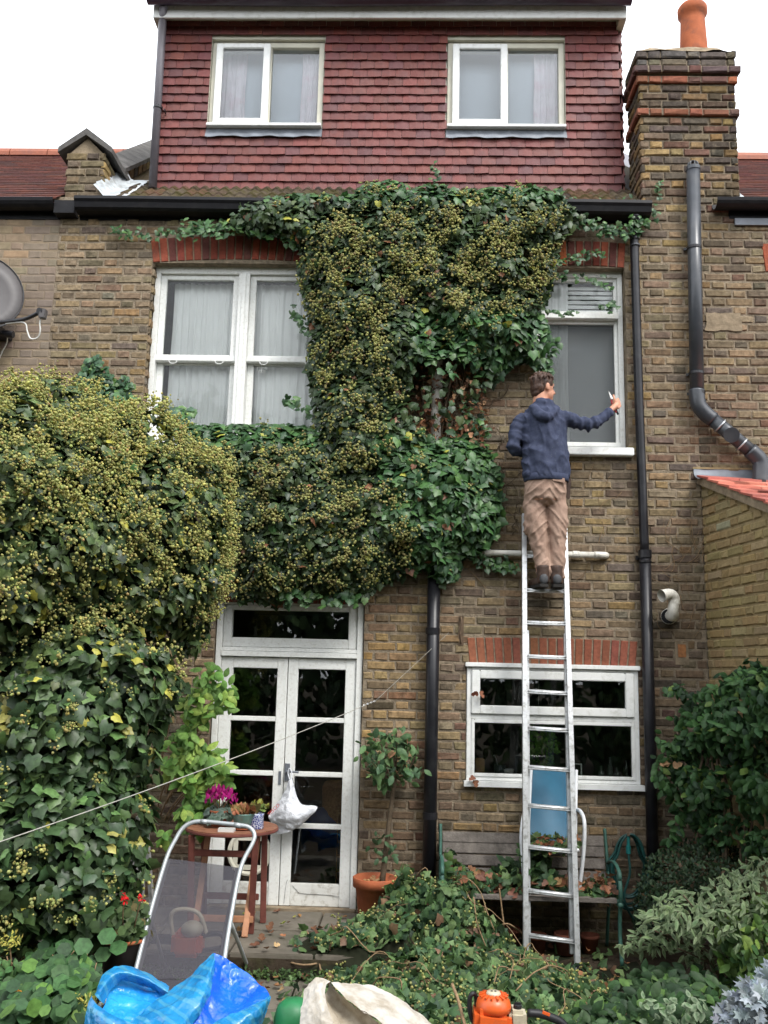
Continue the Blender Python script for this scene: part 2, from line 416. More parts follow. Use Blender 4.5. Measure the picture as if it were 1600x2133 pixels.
def build_bricks(root, bricks, place, colf, mat, nparts=300, hidden=(), name='brick', seed=1):
    """the bricks that show largest become objects of their own, the rest one joined part"""
    rnd = random.Random(seed)
    def vis(b):
        p = np.array(place(b[0] + b[2] / 2, -0.004, b[1] + b[3] / 2)); q = PR(p)
        if not (6 < q[0] < 1594 and 6 < q[1] < 2120): return None
        if any(inpoly(q[0], q[1], h) for h in hidden): return None
        return b[2] * b[3] / np.linalg.norm(p - CAM) ** 2
    sc = [(vis(b), i) for i, b in enumerate(bricks)]
    pick = set(i for v, i in sorted([x for x in sc if x[0]], reverse=True)[:nparts])
    e = np.array(place(1, 0, 0)) - np.array(place(0, 0, 0)); yv = np.array(place(0, 1, 0)) - np.array(place(0, 0, 0)); zv = np.array([0, 0, 1.0])
    cache = {}; rest = MB()
    ro = origin(root)
    for i, b in enumerate(bricks):
        u, z, L, h = b
        col = colf(u + L / 2, z + h / 2, rnd)
        if i in pick:
            std = abs(L - 0.215) < 1e-3 or abs(L - 0.1025) < 1e-3
            key = (round(L, 3), round(h, 4), rnd.randrange(14), rnd.randrange(3)) if std else (u, z)
            # alike bricks share a mesh: colour comes with it
            if key not in cache:
                V, F, C = brick_mesh(L, h, col, rnd.random())
                cache[key] = raw_mesh(name, V, F, C, False, mat)
            o = bpy.data.objects.new(name, cache[key]); COL.objects.link(o); o.parent = root
            p = np.array(place(u, rnd.uniform(-0.003, 0.002), z)) - ro
            o.matrix_local = Matrix(((e[0], yv[0], 0, p[0]), (e[1], yv[1], 0, p[1]), (e[2], yv[2], 1, p[2]), (0, 0, 0, 1)))
        else:
            V, F, C = brick_mesh(L, h, col, rnd.random()); dy = rnd.uniform(-0.003, 0.002)
            rest.add([place(u + x, y + dy, z + zz) for x, y, zz in V], F, col)
    if rest.v:
        part(name + 'work', rest, mat, root, kind='stuff')

STOCK = [((0.200, 0.150, 0.094), 7), ((0.228, 0.168, 0.098), 5), ((0.172, 0.130, 0.088), 7), ((0.122, 0.096, 0.07), 3), ((0.128, 0.105, 0.084), 1.2), ((0.235, 0.163, 0.082), 1.4), ((0.155, 0.10, 0.07), 1.0), ((0.215, 0.17, 0.11), 2)]
def pick_col(pal, rnd, a=0.16):
    t = rnd.uniform(0, sum(x for _, x in pal))
    for c, wt in pal:
        t -= wt
        if t <= 0: break
    k = 1 + rnd.uniform(-a, a)
    return tuple(max(0.01, x * k * (1 + rnd.uniform(-0.06, 0.06))) for x in c)
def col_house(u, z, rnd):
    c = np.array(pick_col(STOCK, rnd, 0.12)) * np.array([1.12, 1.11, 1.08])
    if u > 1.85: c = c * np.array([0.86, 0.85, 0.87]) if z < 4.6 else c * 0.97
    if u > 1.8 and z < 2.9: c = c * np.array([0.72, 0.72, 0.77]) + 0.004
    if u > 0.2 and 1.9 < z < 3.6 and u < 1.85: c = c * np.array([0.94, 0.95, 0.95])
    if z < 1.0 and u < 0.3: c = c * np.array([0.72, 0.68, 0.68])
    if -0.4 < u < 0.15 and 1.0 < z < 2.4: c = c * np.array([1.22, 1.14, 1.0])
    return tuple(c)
def col_right(u, z, rnd):
    c = np.array(pick_col(STOCK, rnd)) * (0.95 if u > 2.4 else 0.82)
    return tuple(c)
def col_buff(u, z, rnd):
    c = np.array(pick_col([((0.255, 0.195, 0.13), 5), ((0.245, 0.188, 0.128), 4), ((0.285, 0.20, 0.13), 1.0), ((0.225, 0.178, 0.13), 2)], rnd, 0.05))
    if u > -3.35: c = 0.5 * c + 0.5 * np.array([0.185, 0.155, 0.135])
    return tuple(c)
def col_new(u, z, rnd):
    return pick_col([((0.29, 0.215, 0.105), 6), ((0.265, 0.195, 0.095), 4), ((0.285, 0.22, 0.12), 2), ((0.31, 0.28, 0.2), 0.3)], rnd, 0.06)
FACE = lambda u, y, z: (u, y, z)

# ---------------------------------------------------------------- the house whose back wall is being cleared
house = thing('terrace_house', 'brown brick terraced house with red tile-hung dormer and ivy climbing its back wall', 'house', (-0.4, 0.0, 0.0))
BIGW = (-2.27, -0.72, 3.62, 5.21)
SMALLW = (0.985, 1.735, 3.60, 5.19)
KITW = (0.435, 1.765, 0.955, 1.865)
DOORW = (-1.56, -0.375, 0.0, 2.315)
ARCH_BIG = (-2.27, -0.72, 5.18, 5.43); ARCH_SMALL = (0.985, 1.735, 5.17, 5.41); ARCH_KIT = (0.455, 1.75, 1.84, 2.07); ARCH_DOOR = (-1.5, -0.45, 2.30, 2.42)
holes = [BIGW, SMALLW, KITW, DOORW]
bholes = holes + [ARCH_BIG, ARCH_SMALL, ARCH_KIT, ARCH_DOOR]
HX0, HX1 = -3.10, 2.30
mb = MB(); mortar_sheet(mb, HX0, HX1, -0.25, 5.78, holes, FACE)
for (a, b, c, d) in holes:       # the sides, head and foot of each opening
    for q in (((a, c), (a, d)), ((b, d), (b, c)), ((b, c), (a, c))):
        (ua, za), (ub, zb) = q
        mb.add([(ua, 0.008, za), (ub, 0.008, zb), (ub, 0.24, zb), (ua, 0.24, za)], [(3, 2, 1, 0)])
    mb.add([(a, 0.008, d), (b, 0.008, d), (b, 0.24, d), (a, 0.24, d)], [(0, 1, 2, 3)])
mb.box(HX0 + 0.01, HX0 + 0.2, 0.25, 6.0, -0.25, 5.6); mb.box(HX1 - 0.2, HX1 - 0.01, 0.25, 6.0, -0.25, 5.6)
wall = part('wall', mb, 'mortar', house)
bricks = lay(HX0, HX1, -0.25, 5.66, bholes)
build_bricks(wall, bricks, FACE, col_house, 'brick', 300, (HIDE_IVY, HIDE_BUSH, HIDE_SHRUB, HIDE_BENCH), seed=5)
# brick returns showing in the left reveal of the big window
ret = lay(0.0, 0.085, 3.62, 5.2, [], snap=0.0)
build_bricks(wall, [(max(u, 0.012), z, L - max(0, 0.012 - u), h) for u, z, L, h in ret], lambda u, y, z: (-2.27 - y - 0.006 + 0.02, u, z), col_house, 'brick', 20, (HIDE_BUSH,), seed=6)

def soldier_arch(root, rect, n, mat='red_brick', rise=0.03, skew=0.25, pal=None, seed=3, proud=0.004):
    a, b, c, d = rect; rnd = random.Random(seed); wd = (b - a) / n; mid = (a + b) / 2
    pal = pal or [((0.26, 0.066, 0.035), 5), ((0.21, 0.05, 0.032), 4), ((0.38, 0.10, 0.035), 1.2), ((0.13, 0.045, 0.035), 2)]
    back = MB().box(a, b, 0.004, 0.1, c, d - 0.004 + rise * 0.6); part('joint', back, 'mortar', root)
    for i in range(n):
        x0, x1 = a + i * wd + 0.005, a + (i + 1) * wd - 0.005
        m0 = MB(); col = pick_col(pal, rnd)
        t = lambda x: rise * (1 - ((x - mid) / ((b - a) / 2)) ** 2)
        f = lambda x: (x - mid) * skew * 0.18
        zb0, zb1, zt0, zt1 = c + t(x0), c + t(x1), d - rise + t(x0), d - rise + t(x1)
        e = 0.004; y = -proud + rnd.uniform(-.003, .002)
        fr = [(x0 + e, y, zb0 + e), (x1 - e, y, zb1 + e), (x1 - e + f(x1), y, zt1 - e), (x0 + e + f(x0), y, zt0 - e)]
        md = [(x0, 0.006, zb0), (x1, 0.006, zb1), (x1 + f(x1), 0.006, zt1), (x0 + f(x0), 0.006, zt0)]
        bk = [(p[0], 0.11, p[2]) for p in md]
        F = [(0, 1, 2, 3)]
        for q, r in ((0, 4), (4, 8)):
            for k in range(4): kk = (k + 1) % 4; F.append((q + k, r + k, r + kk, q + kk))
        m0.add(fr + md + bk, F, col); part('arch_brick', m0, mat, root)
arch = part('brick_arch', MB().box(-2.25, -0.74, 0.02, 0.1, 5.26, 5.40), 'mortar', house); soldier_arch(arch, ARCH_BIG, 22, rise=0.035, seed=3)
arch2 = part('brick_arch', MB().box(1.0, 1.72, 0.02, 0.1, 5.25, 5.38), 'mortar', house); soldier_arch(arch2, ARCH_SMALL, 11, rise=0.02, seed=4)
arch3 = part('brick_arch', MB().box(0.47, 1.73, 0.02, 0.1, 1.88, 2.04), 'mortar', house)
soldier_arch(arch3, ARCH_KIT, 19, rise=0.012, skew=0.2, seed=8, pal=[((0.25, 0.085, 0.05), 5), ((0.20, 0.07, 0.05), 4), ((0.40, 0.11, 0.035), 0.8), ((0.29, 0.11, 0.06), 2)])
arch4 = part('brick_arch', MB().box(-1.48, -0.47, 0.02, 0.1, 2.32, 2.40), 'mortar', house); soldier_arch(arch4, ARCH_DOOR, 14, rise=0.0, seed=9)

# rooms behind the panes
mb = MB()
def room(mb, x0, x1, y0, y1, z0, z1):
    mb.add([(x0, y0, z0), (x1, y0, z0), (x1, y1, z0), (x0, y1, z0), (x0, y0, z1), (x1, y0, z1), (x1, y1, z1), (x0, y1, z1)],
           [(0, 1, 2, 3), (7, 6, 5, 4), (1, 5, 6, 2), (2, 6, 7, 3), (3, 7, 4, 0)])
room(mb, -2.6, 0.1, 0.25, 4.0, -0.02, 2.45); room(mb, 0.15, 2.2, 0.25, 3.0, 0.2, 2.5)
room(mb, -2.75, -0.2, 0.25, 4.0, 2.8, 5.4); room(mb, 0.2, 2.2, 0.25, 3.0, 2.8, 5.4)
part('room', mb, 'room', house)
mb = MB(); room(mb, -2.3, 1.75, 0.55, 3.2, 6.15, 7.7); part('loft_room', mb, 'pale_room', house)

def frame4(mb, x0, x1, z0, z1, y0, y1, wl, wr=None, wt=None, wb=None):
    wr = wl if wr is None else wr; wt = wl if wt is None else wt; wb = wl if wb is None else wb
    mb.box(x0, x0 + wl, y0, y1, z0, z1); mb.box(x1 - wr, x1, y0, y1, z0, z1)
    mb.box(x0 + wl, x1 - wr, y0, y1, z0, z0 + wb); mb.box(x0 + wl, x1 - wr, y0, y1, z1 - wt, z1)
    return mb
def pane(root, x0, x1, z0, z1, y, mat='glass'):
    m0 = MB().box(x0, x1, y, y + 0.004, z0, z1); return part('pane', m0, mat, root)

# --- the big sash window
wb = part('window', MB().box(-2.268, -0.722, 0.09, 0.22, 3.625, 3.67), 'worn_paint', house)
mb = MB(); frame4(mb, -2.262, -0.728, 3.67, 5.206, 0.085, 0.21, 0.045, wt=0.085); mb.box(-1.535, -1.44, 0.075, 0.21, 3.67, 5.121)
mb.box(-1.505, -1.470, 0.066, 0.075, 3.67, 5.121); part('frame', mb, 'worn_paint', wb, bevel=0.004)
for x0, x1 in ((-2.217, -1.535), (-1.44, -0.773)):
    m0 = MB(); frame4(m0, x0, x1, 4.365, 5.121, 0.115, 0.155, 0.052, wb=0.035, wt=0.045)
    s1 = part('upper_sash', m0, 'worn_paint', wb, bevel=0.004)
    pane(wb, x0 + 0.052, x1 - 0.052, 4.40, 5.076, 0.135)
    m0 = MB(); frame4(m0, x0, x1, 3.67, 4.365, 0.157, 0.197, 0.055, wb=0.09, wt=0.04)
    part('lower_sash', m0, 'worn_paint', wb, bevel=0.004)
    pane(wb, x0 + 0.055, x1 - 0.055, 3.76, 4.325, 0.177)
    mr = MB().box(x0 - 0.01, x1 + 0.01, 0.098, 0.157, 4.338, 4.382); part('meeting_rail', mr, 'worn_paint', wb, bevel=0.005)
    for t in (0.22, 0.80):
        cx = x0 + (x1 - x0) * t
        m0 = MB().tube([(cx + 0.034 * math.cos(a), 0.1, 4.340 + 0.026 * math.sin(a)) for a in np.linspace(math.pi, 2 * math.pi, 9)], 0.004, 6)
        part('sash_horn', m0, 'white_paint', wb, True)
    m0 = MB().box((x0 + x1) / 2 - 0.025, (x0 + x1) / 2 + 0.025, 0.135, 0.155, 4.3825, 4.393).cyl(((x0 + x1) / 2, 0.145, 4.39), ((x0 + x1) / 2, 0.145, 4.402), 0.008, 8)
    part('catch', m0, 'black_plastic', wb)
part('sill', MB().box(-2.31, -0.69, -0.06, 0.09, 3.56, 3.622), 'worn_paint', wb, bevel=0.006)

def curtain_mesh(x0, x1, z0, z1, y, amp=0.028, folds=9, seed=0, gather=0.0):
    r = random.Random(seed); n = folds * 10; P = []
    ph = [r.uniform(0, 6.28) for _ in range(4)]
    zs = np.linspace(z1, z0, 14)
    for z in zs:
        t = (z1 - z) / (z1 - z0); row = []
        for i in range(n + 1):
            u = i / n
            a = math.sin(u * folds * 6.283 + ph[0] + 0.8 * math.sin(u * 9 + ph[1])) + 0.45 * math.sin(u * folds * 14 + ph[2]) + 0.5 * math.sin(u * folds * 2.9 + ph[3])
            k = amp * (0.55 + 0.5 * t) * (0.5 + 0.5 * math.sin(u * 5 + ph[1]) ** 2)
            row.append((x0 + (x1 - x0) * u + gather * t * (u - 0.5) + 0.004 * math.sin(t * 7 + u * 20), y + a * k, z))
        P.append(row)
    return MB().grid(P)
def curtain(x0, x1, z0, z1, y, label, mat='curtain', group=None, **k):
    m0 = curtain_mesh(x0, x1, z0, z1, y, **k)
    return single('curtain', m0, mat, label, 'curtain', group, True)
curtain(-2.13, -1.50, 3.66, 5.09, 0.232, 'white gathered curtain behind the left half of the wide sash window', seed=3, folds=10, amp=0.017)
curtain(-1.47, -0.74, 3.66, 5.09, 0.234, 'white gathered curtain behind the right half of the wide sash window, next to the ivy', seed=4, folds=9, amp=0.017)
def butterfly(o):
    m0 = MB()
    for s in (-1, 1):
        for (c, rx, rz) in (((o[0] + s * 0.022, o[1], o[2] + 0.010), 0.02, 0.016), ((o[0] + s * 0.014, o[1], o[2] - 0.012), 0.013, 0.012)):
            m0.tube([(c[0] + rx * math.cos(a), c[1], c[2] + rz * math.sin(a)) for a in np.linspace(0, 6.283, 14, endpoint=False)], 0.0022, 5, closed=True)
    m0.cyl((o[0], o[1], o[2] - 0.02), (o[0], o[1], o[2] + 0.016), 0.003, 6)
    m0.tube([(o[0], o[1], o[2] + 0.016), (o[0] + 0.004, o[1], o[2] + 0.04), (o[0], o[1] , o[2] + 0.075)], 0.001, 4)
    return m0
single('butterfly_ornament', butterfly(W(545, 771, 0.150)), 'white_paint', 'small pale butterfly ornament hanging inside the sash window', 'ornament')

# --- the narrow window with frosted glass
wn = part('window', MB().box(0.99, 1.73, 0.10, 0.22, 3.605, 3.64), 'worn_paint', house)
mb = MB(); frame4(mb, 0.99, 1.73, 3.64, 5.185, 0.085, 0.21, 0.04, wt=0.06); mb.box(1.03, 1.69, 0.06, 0.21, 4.745, 4.80)
part('frame', mb, 'worn_paint', wn, bevel=0.004)
mb = MB(); frame4(mb, 1.03, 1.69, 3.64, 4.745, 0.115, 0.16, 0.03); part('sash', mb, 'worn_paint', wn, bevel=0.003)
mb = MB(); frame4(mb, 1.03, 1.69, 4.80, 5.125, 0.115, 0.16, 0.03); part('sash', mb, 'worn_paint', wn, bevel=0.003)
pane(wn, 1.06, 1.66, 3.67, 4.715, 0.135, 'frosted_glass'); pane(wn, 1.06, 1.66, 4.83, 5.095, 0.135, 'glass')
part('sill', MB().box(0.93, 1.76, -0.075, 0.10, 3.535, 3.60), 'white_paint', wn, bevel=0.006)
curtain(1.04, 1.285, 3.66, 5.10, 0.182, 'pale curtain drawn to the left behind the frosted narrow window', seed=6, folds=4, amp=0.008)
m0 = MB()
for i in range(7): m0.box(1.28, 1.68, 0.19, 0.205, 4.80 + i * 0.042, 4.828 + i * 0.042)
single('window_blind', m0, 'curtain', 'pale slatted blind behind the upper light of the narrow window', 'blind')
m0 = MB().box(1.28, 1.69, 0.30, 0.31, 3.64, 4.76); single('blind', m0, 'pale_blind', 'grey blind behind the large frosted pane', 'blind')

# --- the kitchen window
wk = part('window', MB().box(0.42, 1.785, -0.055, 0.10, 0.935, 0.975), 'upvc', house)
mb = MB(); frame4(mb, 0.438, 1.762, 0.976, 1.832, -0.012, 0.06, 0.036, wt=0.02, wb=0.03); mb.box(0.474, 1.726, -0.010, 0.06, 1.435, 1.475)
part('frame', mb, 'upvc', wk, bevel=0.004)
part('head_board', MB().box(0.425, 1.775, -0.04, 0.06, 1.834, 1.868), 'white_paint', wk, bevel=0.004)
mb = MB(); frame4(mb, 0.474, 1.726, 1.476, 1.811, -0.03, 0.03, 0.066); part('top_light', mb, 'upvc', wk, bevel=0.006)
mb = MB(); frame4(mb, 0.474, 1.726, 1.006, 1.434, -0.018, 0.03, 0.026); part('bead', mb, 'upvc', wk, bevel=0.004)
pane(wk, 0.54, 1.66, 1.542, 1.745, 0.0, 'door_glass'); pane(wk, 0.50, 1.70, 1.032, 1.408, 0.0, 'door_glass')

# --- the french doors
dr = part('door_frame', MB().box(-1.552, -0.383, 0.03, 0.19, 2.285, 2.312), 'worn_paint', house)
mb = MB(); mb.box(-1.552, -1.505, 0.03, 0.19, 0.0, 2.285); mb.box(-0.43, -0.383, 0.03, 0.19, 0.0, 2.285); mb.box(-1.505, -0.43, 0.02, 0.19, 1.875, 1.915); mb.box(-1.505, -0.43, 0.035, 0.19, 1.917, 1.947)
part('jamb', mb, 'worn_paint', dr, bevel=0.003)
mb = MB(); frame4(mb, -1.503, -0.432, 1.949, 2.283, 0.05, 0.11, 0.07, wb=0.075, wt=0.04); part('transom_light', mb, 'worn_paint', dr, bevel=0.005)
pane(dr, -1.433, -0.502, 2.024, 2.243, 0.08, 'door_glass')
part('threshold', MB().box(-1.55, -0.385, -0.03, 0.19, -0.04, 0.012), 'cement', dr)
CRK = plain('cracked_paint', (0.70, 0.70, 0.66), 0.55, 0.35, vary=0.07, scale=9, bmp=0.4, bscale=30, dirt=(0.30, 0.27, 0.2), dirtamt=0.6, dscale=24)
for x0, x1, px0, px1 in ((-1.503, -0.975, -1.410, -1.055), (-0.970, -0.432, -0.890, -0.515)):
    dl = part('door', MB().box(px0, px1, 0.055, 0.105, 0.014, 0.176), 'cracked_paint', house, bevel=0.004)
    mb = MB(); mb.box(x0, px0, 0.05, 0.11, 0.014, 1.872); mb.box(px1, x1, 0.05, 0.11, 0.014, 1.872); mb.box(px0, px1, 0.052, 0.108, 1.785, 1.870)
    part('stile', mb, 'worn_paint', dl, bevel=0.004)
    rows = [(0.178, 0.575), (0.613, 0.962), (1.0, 1.375), (1.412, 1.785)]
    for z in (0.594, 0.981, 1.3935):
        part('glazing_bar', MB().box(px0, px1, 0.053, 0.107, z - 0.0185, z + 0.0185), 'worn_paint', dl, bevel=0.004)
    for z0, z1 in rows: pane(dl, px0 + 0.002, px1 - 0.002, z0, z1, 0.08, 'door_glass')
    if x0 > -1.2:
        # cracks in the bottom rail, and the lock plate with its lever
        m0 = MB()
        for pts in ([(-0.93, 0.046, 0.03), (-0.925, 0.046, 0.11), (-0.915, 0.046, 0.19), (-0.905, 0.046, 0.20)], [(-0.87, 0.052, 0.16), (-0.84, 0.052, 0.13), (-0.80, 0.052, 0.105), (-0.60, 0.052, 0.10), (-0.51, 0.048, 0.09)]):
            m0.tube(spline(pts, 14), 0.002, 4, flat=0.5)
        part('crack', m0, 'black_plastic', dl)
        m0 = MB().box(-0.965, -0.925, 0.040, 0.051, 0.93, 1.06).cyl((-0.945, 0.05, 1.0), (-0.945, 0.0, 1.0), 0.009, 8).tube([(-0.945, 0.0, 1.0), (-0.90, -0.005, 1.003), (-0.85, -0.004, 1.0)], 0.008, 8)
        part('handle', m0, 'steel' if 'steel' in MATS else 'lead', dl)
    else:
        cx, cz = -1.215, 0.385
        m0 = MB().tube([(cx + 0.155 * math.cos(a), 0.075, cz + 0.155 * math.sin(a)) for a in np.linspace(0, 6.283, 28, endpoint=False)], 0.018, 8, closed=True)
        frame4(m0, cx - 0.125, cx + 0.125, cz - 0.125, cz + 0.125, 0.066, 0.0785, 0.035); part('cat_flap', m0, 'cream_frame', dl)
        part('lock_plate', MB().box(-1.012, -0.992, 0.044, 0.051, 0.90, 1.0), 'lead', dl)

# --- the dormer
DY = 0.35; DX0, DX1, DZ0, DZ1 = -2.415, 1.822, 6.045, 7.79
dw = [(-1.965, -0.905, 6.66, 7.575), (0.235, 1.317, 6.66, 7.575)]
flash = [(a - 0.005, b + 0.005, 6.565, 6.66) for a, b, c, d in dw]
mb = MB(); mortar_sheet(mb, DX0 + 0.01, DX1 - 0.01, DZ0 - 0.3, DZ1, dw, lambda u, y, z: (u, DY + y, z), 0.012)
mb.box(DX0 + 0.01, DX0 + 0.03, DY + 0.02, 3.3, DZ0 - 0.6, DZ1); mb.box(DX1 - 0.03, DX1 - 0.01, DY + 0.02, 3.3, DZ0 - 0.6, DZ1); mb.box(DX0 + 0.01, DX1 - 0.01, DY - 0.1, 3.3, DZ1 + 0.02, DZ1 + 0.14)
for a, b, c, d in dw:
    for q in (((a, c), (a, d)), ((b, d), (b, c)), ((a, d), (b, d))):
        (ua, za), (ub, zb) = q
        mb.add([(ua, DY, za), (ub, DY, zb), (ub, DY + 0.22, zb), (ua, DY + 0.22, za)], [(3, 2, 1, 0)])
dormer = part('dormer', mb, 'cream_frame', house)
rows, tw = 20, 0.132; gz = (DZ1 - DZ0) / rows
TPAL = [((0.150, 0.042, 0.036), 7), ((0.132, 0.040, 0.038), 5), ((0.168, 0.048, 0.038), 2.5), ((0.118, 0.042, 0.041), 1.2), ((0.152, 0.050, 0.043), 2)]
tiles = []
rt = random.Random(21)
for r in range(rows):
    z0 = DZ0 + r * gz; x = DX0 - (tw / 2 if r % 2 else 0)
    while x < DX1 + 0.02:
        a, b = max(x, DX0 - 0.008), min(x + tw - 0.003, DX1 + 0.008); x += tw
        segs = [(a, b)]
        for (ha, hb, hc, hd) in dw + flash:
            if hc < z0 + gz - 0.03 and hd > z0 + 0.02:
                ns = []
                for s, e in segs:
                    if hb <= s or ha >= e: ns.append((s, e)); continue
                    if ha > s: ns.append((s, ha))
                    if hb < e: ns.append((hb, e))
                segs = ns
        for s, e in segs:
            if e - s > 0.025: tiles.append((s, e, z0))
def tile_geo(L, col, r):
    h = gz + 0.012; t = 0.013; d = r.uniform(-0.004, 0.004); k = r.uniform(-0.0035, 0.0035)
    V = [(0, -0.020 + d, 0 + k), (L / 2, -0.023 + d, -0.002), (L, -0.020 + d, 0 - k), (L, -0.001, h), (L / 2, -0.003, h), (0, -0.001, h),
         (0, -0.006 + d, 0 + k), (L / 2, -0.009 + d, -0.002), (L, -0.006 + d, -k)]
    F = [(0, 1, 4, 5), (1, 2, 3, 4), (6, 7, 1, 0), (7, 8, 2, 1), (0, 5, 6), (8, 3, 2)]
    return V, F, [col] * 9
vis_t = sorted([(abs((s + e) / 2 + 0.3), i) for i, (s, e, z) in enumerate(tiles) if e - s > 0.1 and not inpoly(*PR((s, DY, z + 0.04)), HIDE_IVY)])
# spread the single tiles over the lower courses, which show largest
order = sorted(range(len(tiles)), key=lambda i: (tiles[i][2] + 0.05 * abs(tiles[i][0]), i))
pickt = [i for i in order if tiles[i][1] - tiles[i][0] > 0.1 and not inpoly(*PR((tiles[i][0] + 0.07, DY, tiles[i][2] + 0.04)), HIDE_IVY)][:300]
pickt = set(pickt); cache = {}; rest = MB()
for i, (s, e, z) in enumerate(tiles):
    col = pick_col(TPAL, rt)
    if i in pickt:
        key = (round(e - s, 3), rt.randrange(24))
        if key not in cache: cache[key] = raw_mesh('tile', *tile_geo(e - s, col, rt), False, 'tile')
        o = bpy.data.objects.new('tile', cache[key]); COL.objects.link(o); o.parent = dormer
        p = np.array((s, DY, z)) - origin(dormer); o.location = tuple(p)
    else:
        V, F, C = tile_geo(e - s, col, rt); rest.add([(s + x, DY + y, z + q) for x, y, q in V], F, col)
# the tiled cheeks that show as a toothed edge at each side
for sx, X in ((-1, DX0), (1, DX1)):
    for r in range(rows):
        for k in range(3):
            z0 = DZ0 + r * gz; y0 = DY + 0.0 + k * 0.15
            rest.add([(X + sx * 0.022, y0 + 0.003, z0), (X + sx * 0.022, y0 + 0.147, z0), (X + sx * 0.002, y0 + 0.147, z0 + gz), (X + sx * 0.002, y0 + 0.003, z0 + gz), (X, y0 + 0.003, z0), (X, y0 + 0.147, z0)], [(0, 1, 2, 3), (0, 4, 5, 1), (0, 3, 4)], pick_col(TPAL, rt))
part('tile_hanging', rest, 'tile', dormer, kind='stuff')
for a, b, c, d in flash:
    P = []
    for z, y in ((d, 0.0), (d - 0.05, -0.012), (c + 0.02, -0.028), (c, -0.032)):
        P.append([(x, DY + y - 0.006 * math.sin(x * 40) * (d - z) * 8 - 0.003, z + (0.006 * math.sin(x * 17) if z == c else 0)) for x in np.linspace(a, b, 30)])
    part('lead_apron', MB().grid(P), 'lead', dormer, True)
for (a, b, c, d), mid, side in ((dw[0], -1.432, 1), (dw[1], 0.768, 1)):
    wd = part('window', MB().box(a + 0.004, b - 0.004, DY - 0.055, DY + 0.14, c + 0.002, c + 0.03), 'upvc', house, bevel=0.004)
    mb = MB(); frame4(mb, a + 0.004, b - 0.004, c + 0.031, d - 0.004, DY + 0.035, DY + 0.13, 0.05, wt=0.055, wb=0.012); mb.box(mid - 0.012, mid + 0.03, DY + 0.037, DY + 0.13, c + 0.043, d - 0.059)
    part('frame', mb, 'cream_frame', wd, bevel=0.004)
    mb = MB(); frame4(mb, a + 0.05, mid + 0.02, c + 0.044, d - 0.045, DY - 0.01, DY + 0.034, 0.062, wt=0.05); part('casement', mb, 'upvc', wd, bevel=0.006)
    pane(wd, a + 0.112, mid - 0.042, c + 0.106, d - 0.095, DY + 0.012, 'dormer_glass'); pane(wd, mid + 0.03, b - 0.054, c + 0.043, d - 0.059, DY + 0.075, 'dormer_glass')
curtain(-1.93, -1.66, 6.66, 7.57, 0.515, 'pale pink curtain at the left edge of the left dormer window', 'pink_curtain', seed=1, folds=4, amp=0.014)
curtain(-1.13, -0.86, 6.66, 7.57, 0.515, 'pale pink curtain at the right edge of the left dormer window', 'pink_curtain', seed=2, folds=4, amp=0.014)
curtain(0.24, 0.36, 6.66, 7.57, 0.515, 'sliver of pale curtain at the left edge of the right dormer window', 'pink_curtain', seed=8, folds=2, amp=0.015)
curtain(1.05, 1.28, 6.66, 7.57, 0.515, 'pale pink curtain at the right edge of the right dormer window', 'pink_curtain', seed=9, folds=4, amp=0.014)
for (a, b, c, d), s_ in ((dw[0], 'left'), (dw[1], 'right')): single('sky_sheet', MB().box(a + 0.005, b - 0.005, 0.545, 0.55, c - 0.02, d + 0.05), 'mirrored_sky', 'added pale grey sheet standing in for sky mirrored in the ' + s_ + ' dormer window', 'reflection sheet')  # added sheets; their pale grey replaces the sky reflection on the glass
# soffit, white fascia and gutter of the dormer
part('fascia', MB().box(-2.485, 1.85, 0.18, 0.205, 7.672, 7.81), 'upvc', house, bevel=0.003)
part('soffit', MB().box(-2.485, 1.85, 0.207, 0.36, 7.76, 7.785), 'cream_frame', house)
for sx, x in ((-1, -2.485), (1, 1.85)): part('barge_board', MB().box(min(x, x - sx * 0.06), max(x, x - sx * 0.06), 0.207, 1.6, 7.672, 7.80), 'cream_frame', house)
def gutter_mesh(x0, x1, yc, zc, r, seg=10, lip=0.012, shape='round'):
    m0 = MB(); rings = []
    if shape == 'round': prof = [(yc - r * math.cos(a), zc - r * math.sin(a)) for a in np.linspace(0, math.pi, seg)]
    else: prof = [(yc - r, zc + 0.012), (yc - r - 0.004, zc - 0.015), (yc - r * 0.86, zc - r * 0.45), (yc - r * 0.72, zc - r * 0.95), (yc - r * 0.45, zc - r * 1.15), (yc + r * 0.4, zc - r * 1.2), (yc + r, zc - r * 1.15), (yc + r, zc)]
    inn = [(yc + (y - yc) * 0.93, zc + 0.004 + (z - zc) * 0.93) for y, z in reversed(prof)]
    loop = prof + inn
    for x in np.linspace(x0, x1, max(2, int((x1 - x0) / 0.5) + 1)):
        dz = 0.006 * math.sin(x * 1.7)
        rings.append([(x, y, z + dz) for y, z in loop])
    m0.ring_loft(rings, True); return m0
part('dormer_gutter', gutter_mesh(-2.52, 1.875, 0.098, 7.825, 0.08), 'purple_gutter', house, True)
# eaves gutter of the house
g = part('gutter', gutter_mesh(-2.93, 1.935, -0.085, 5.685, 0.085, shape='ogee'), 'black_gutter', house)
part('fascia_board', MB().box(-2.93, 1.90, -0.004, 0.006, 5.56, 5.70), 'black_gutter', house)
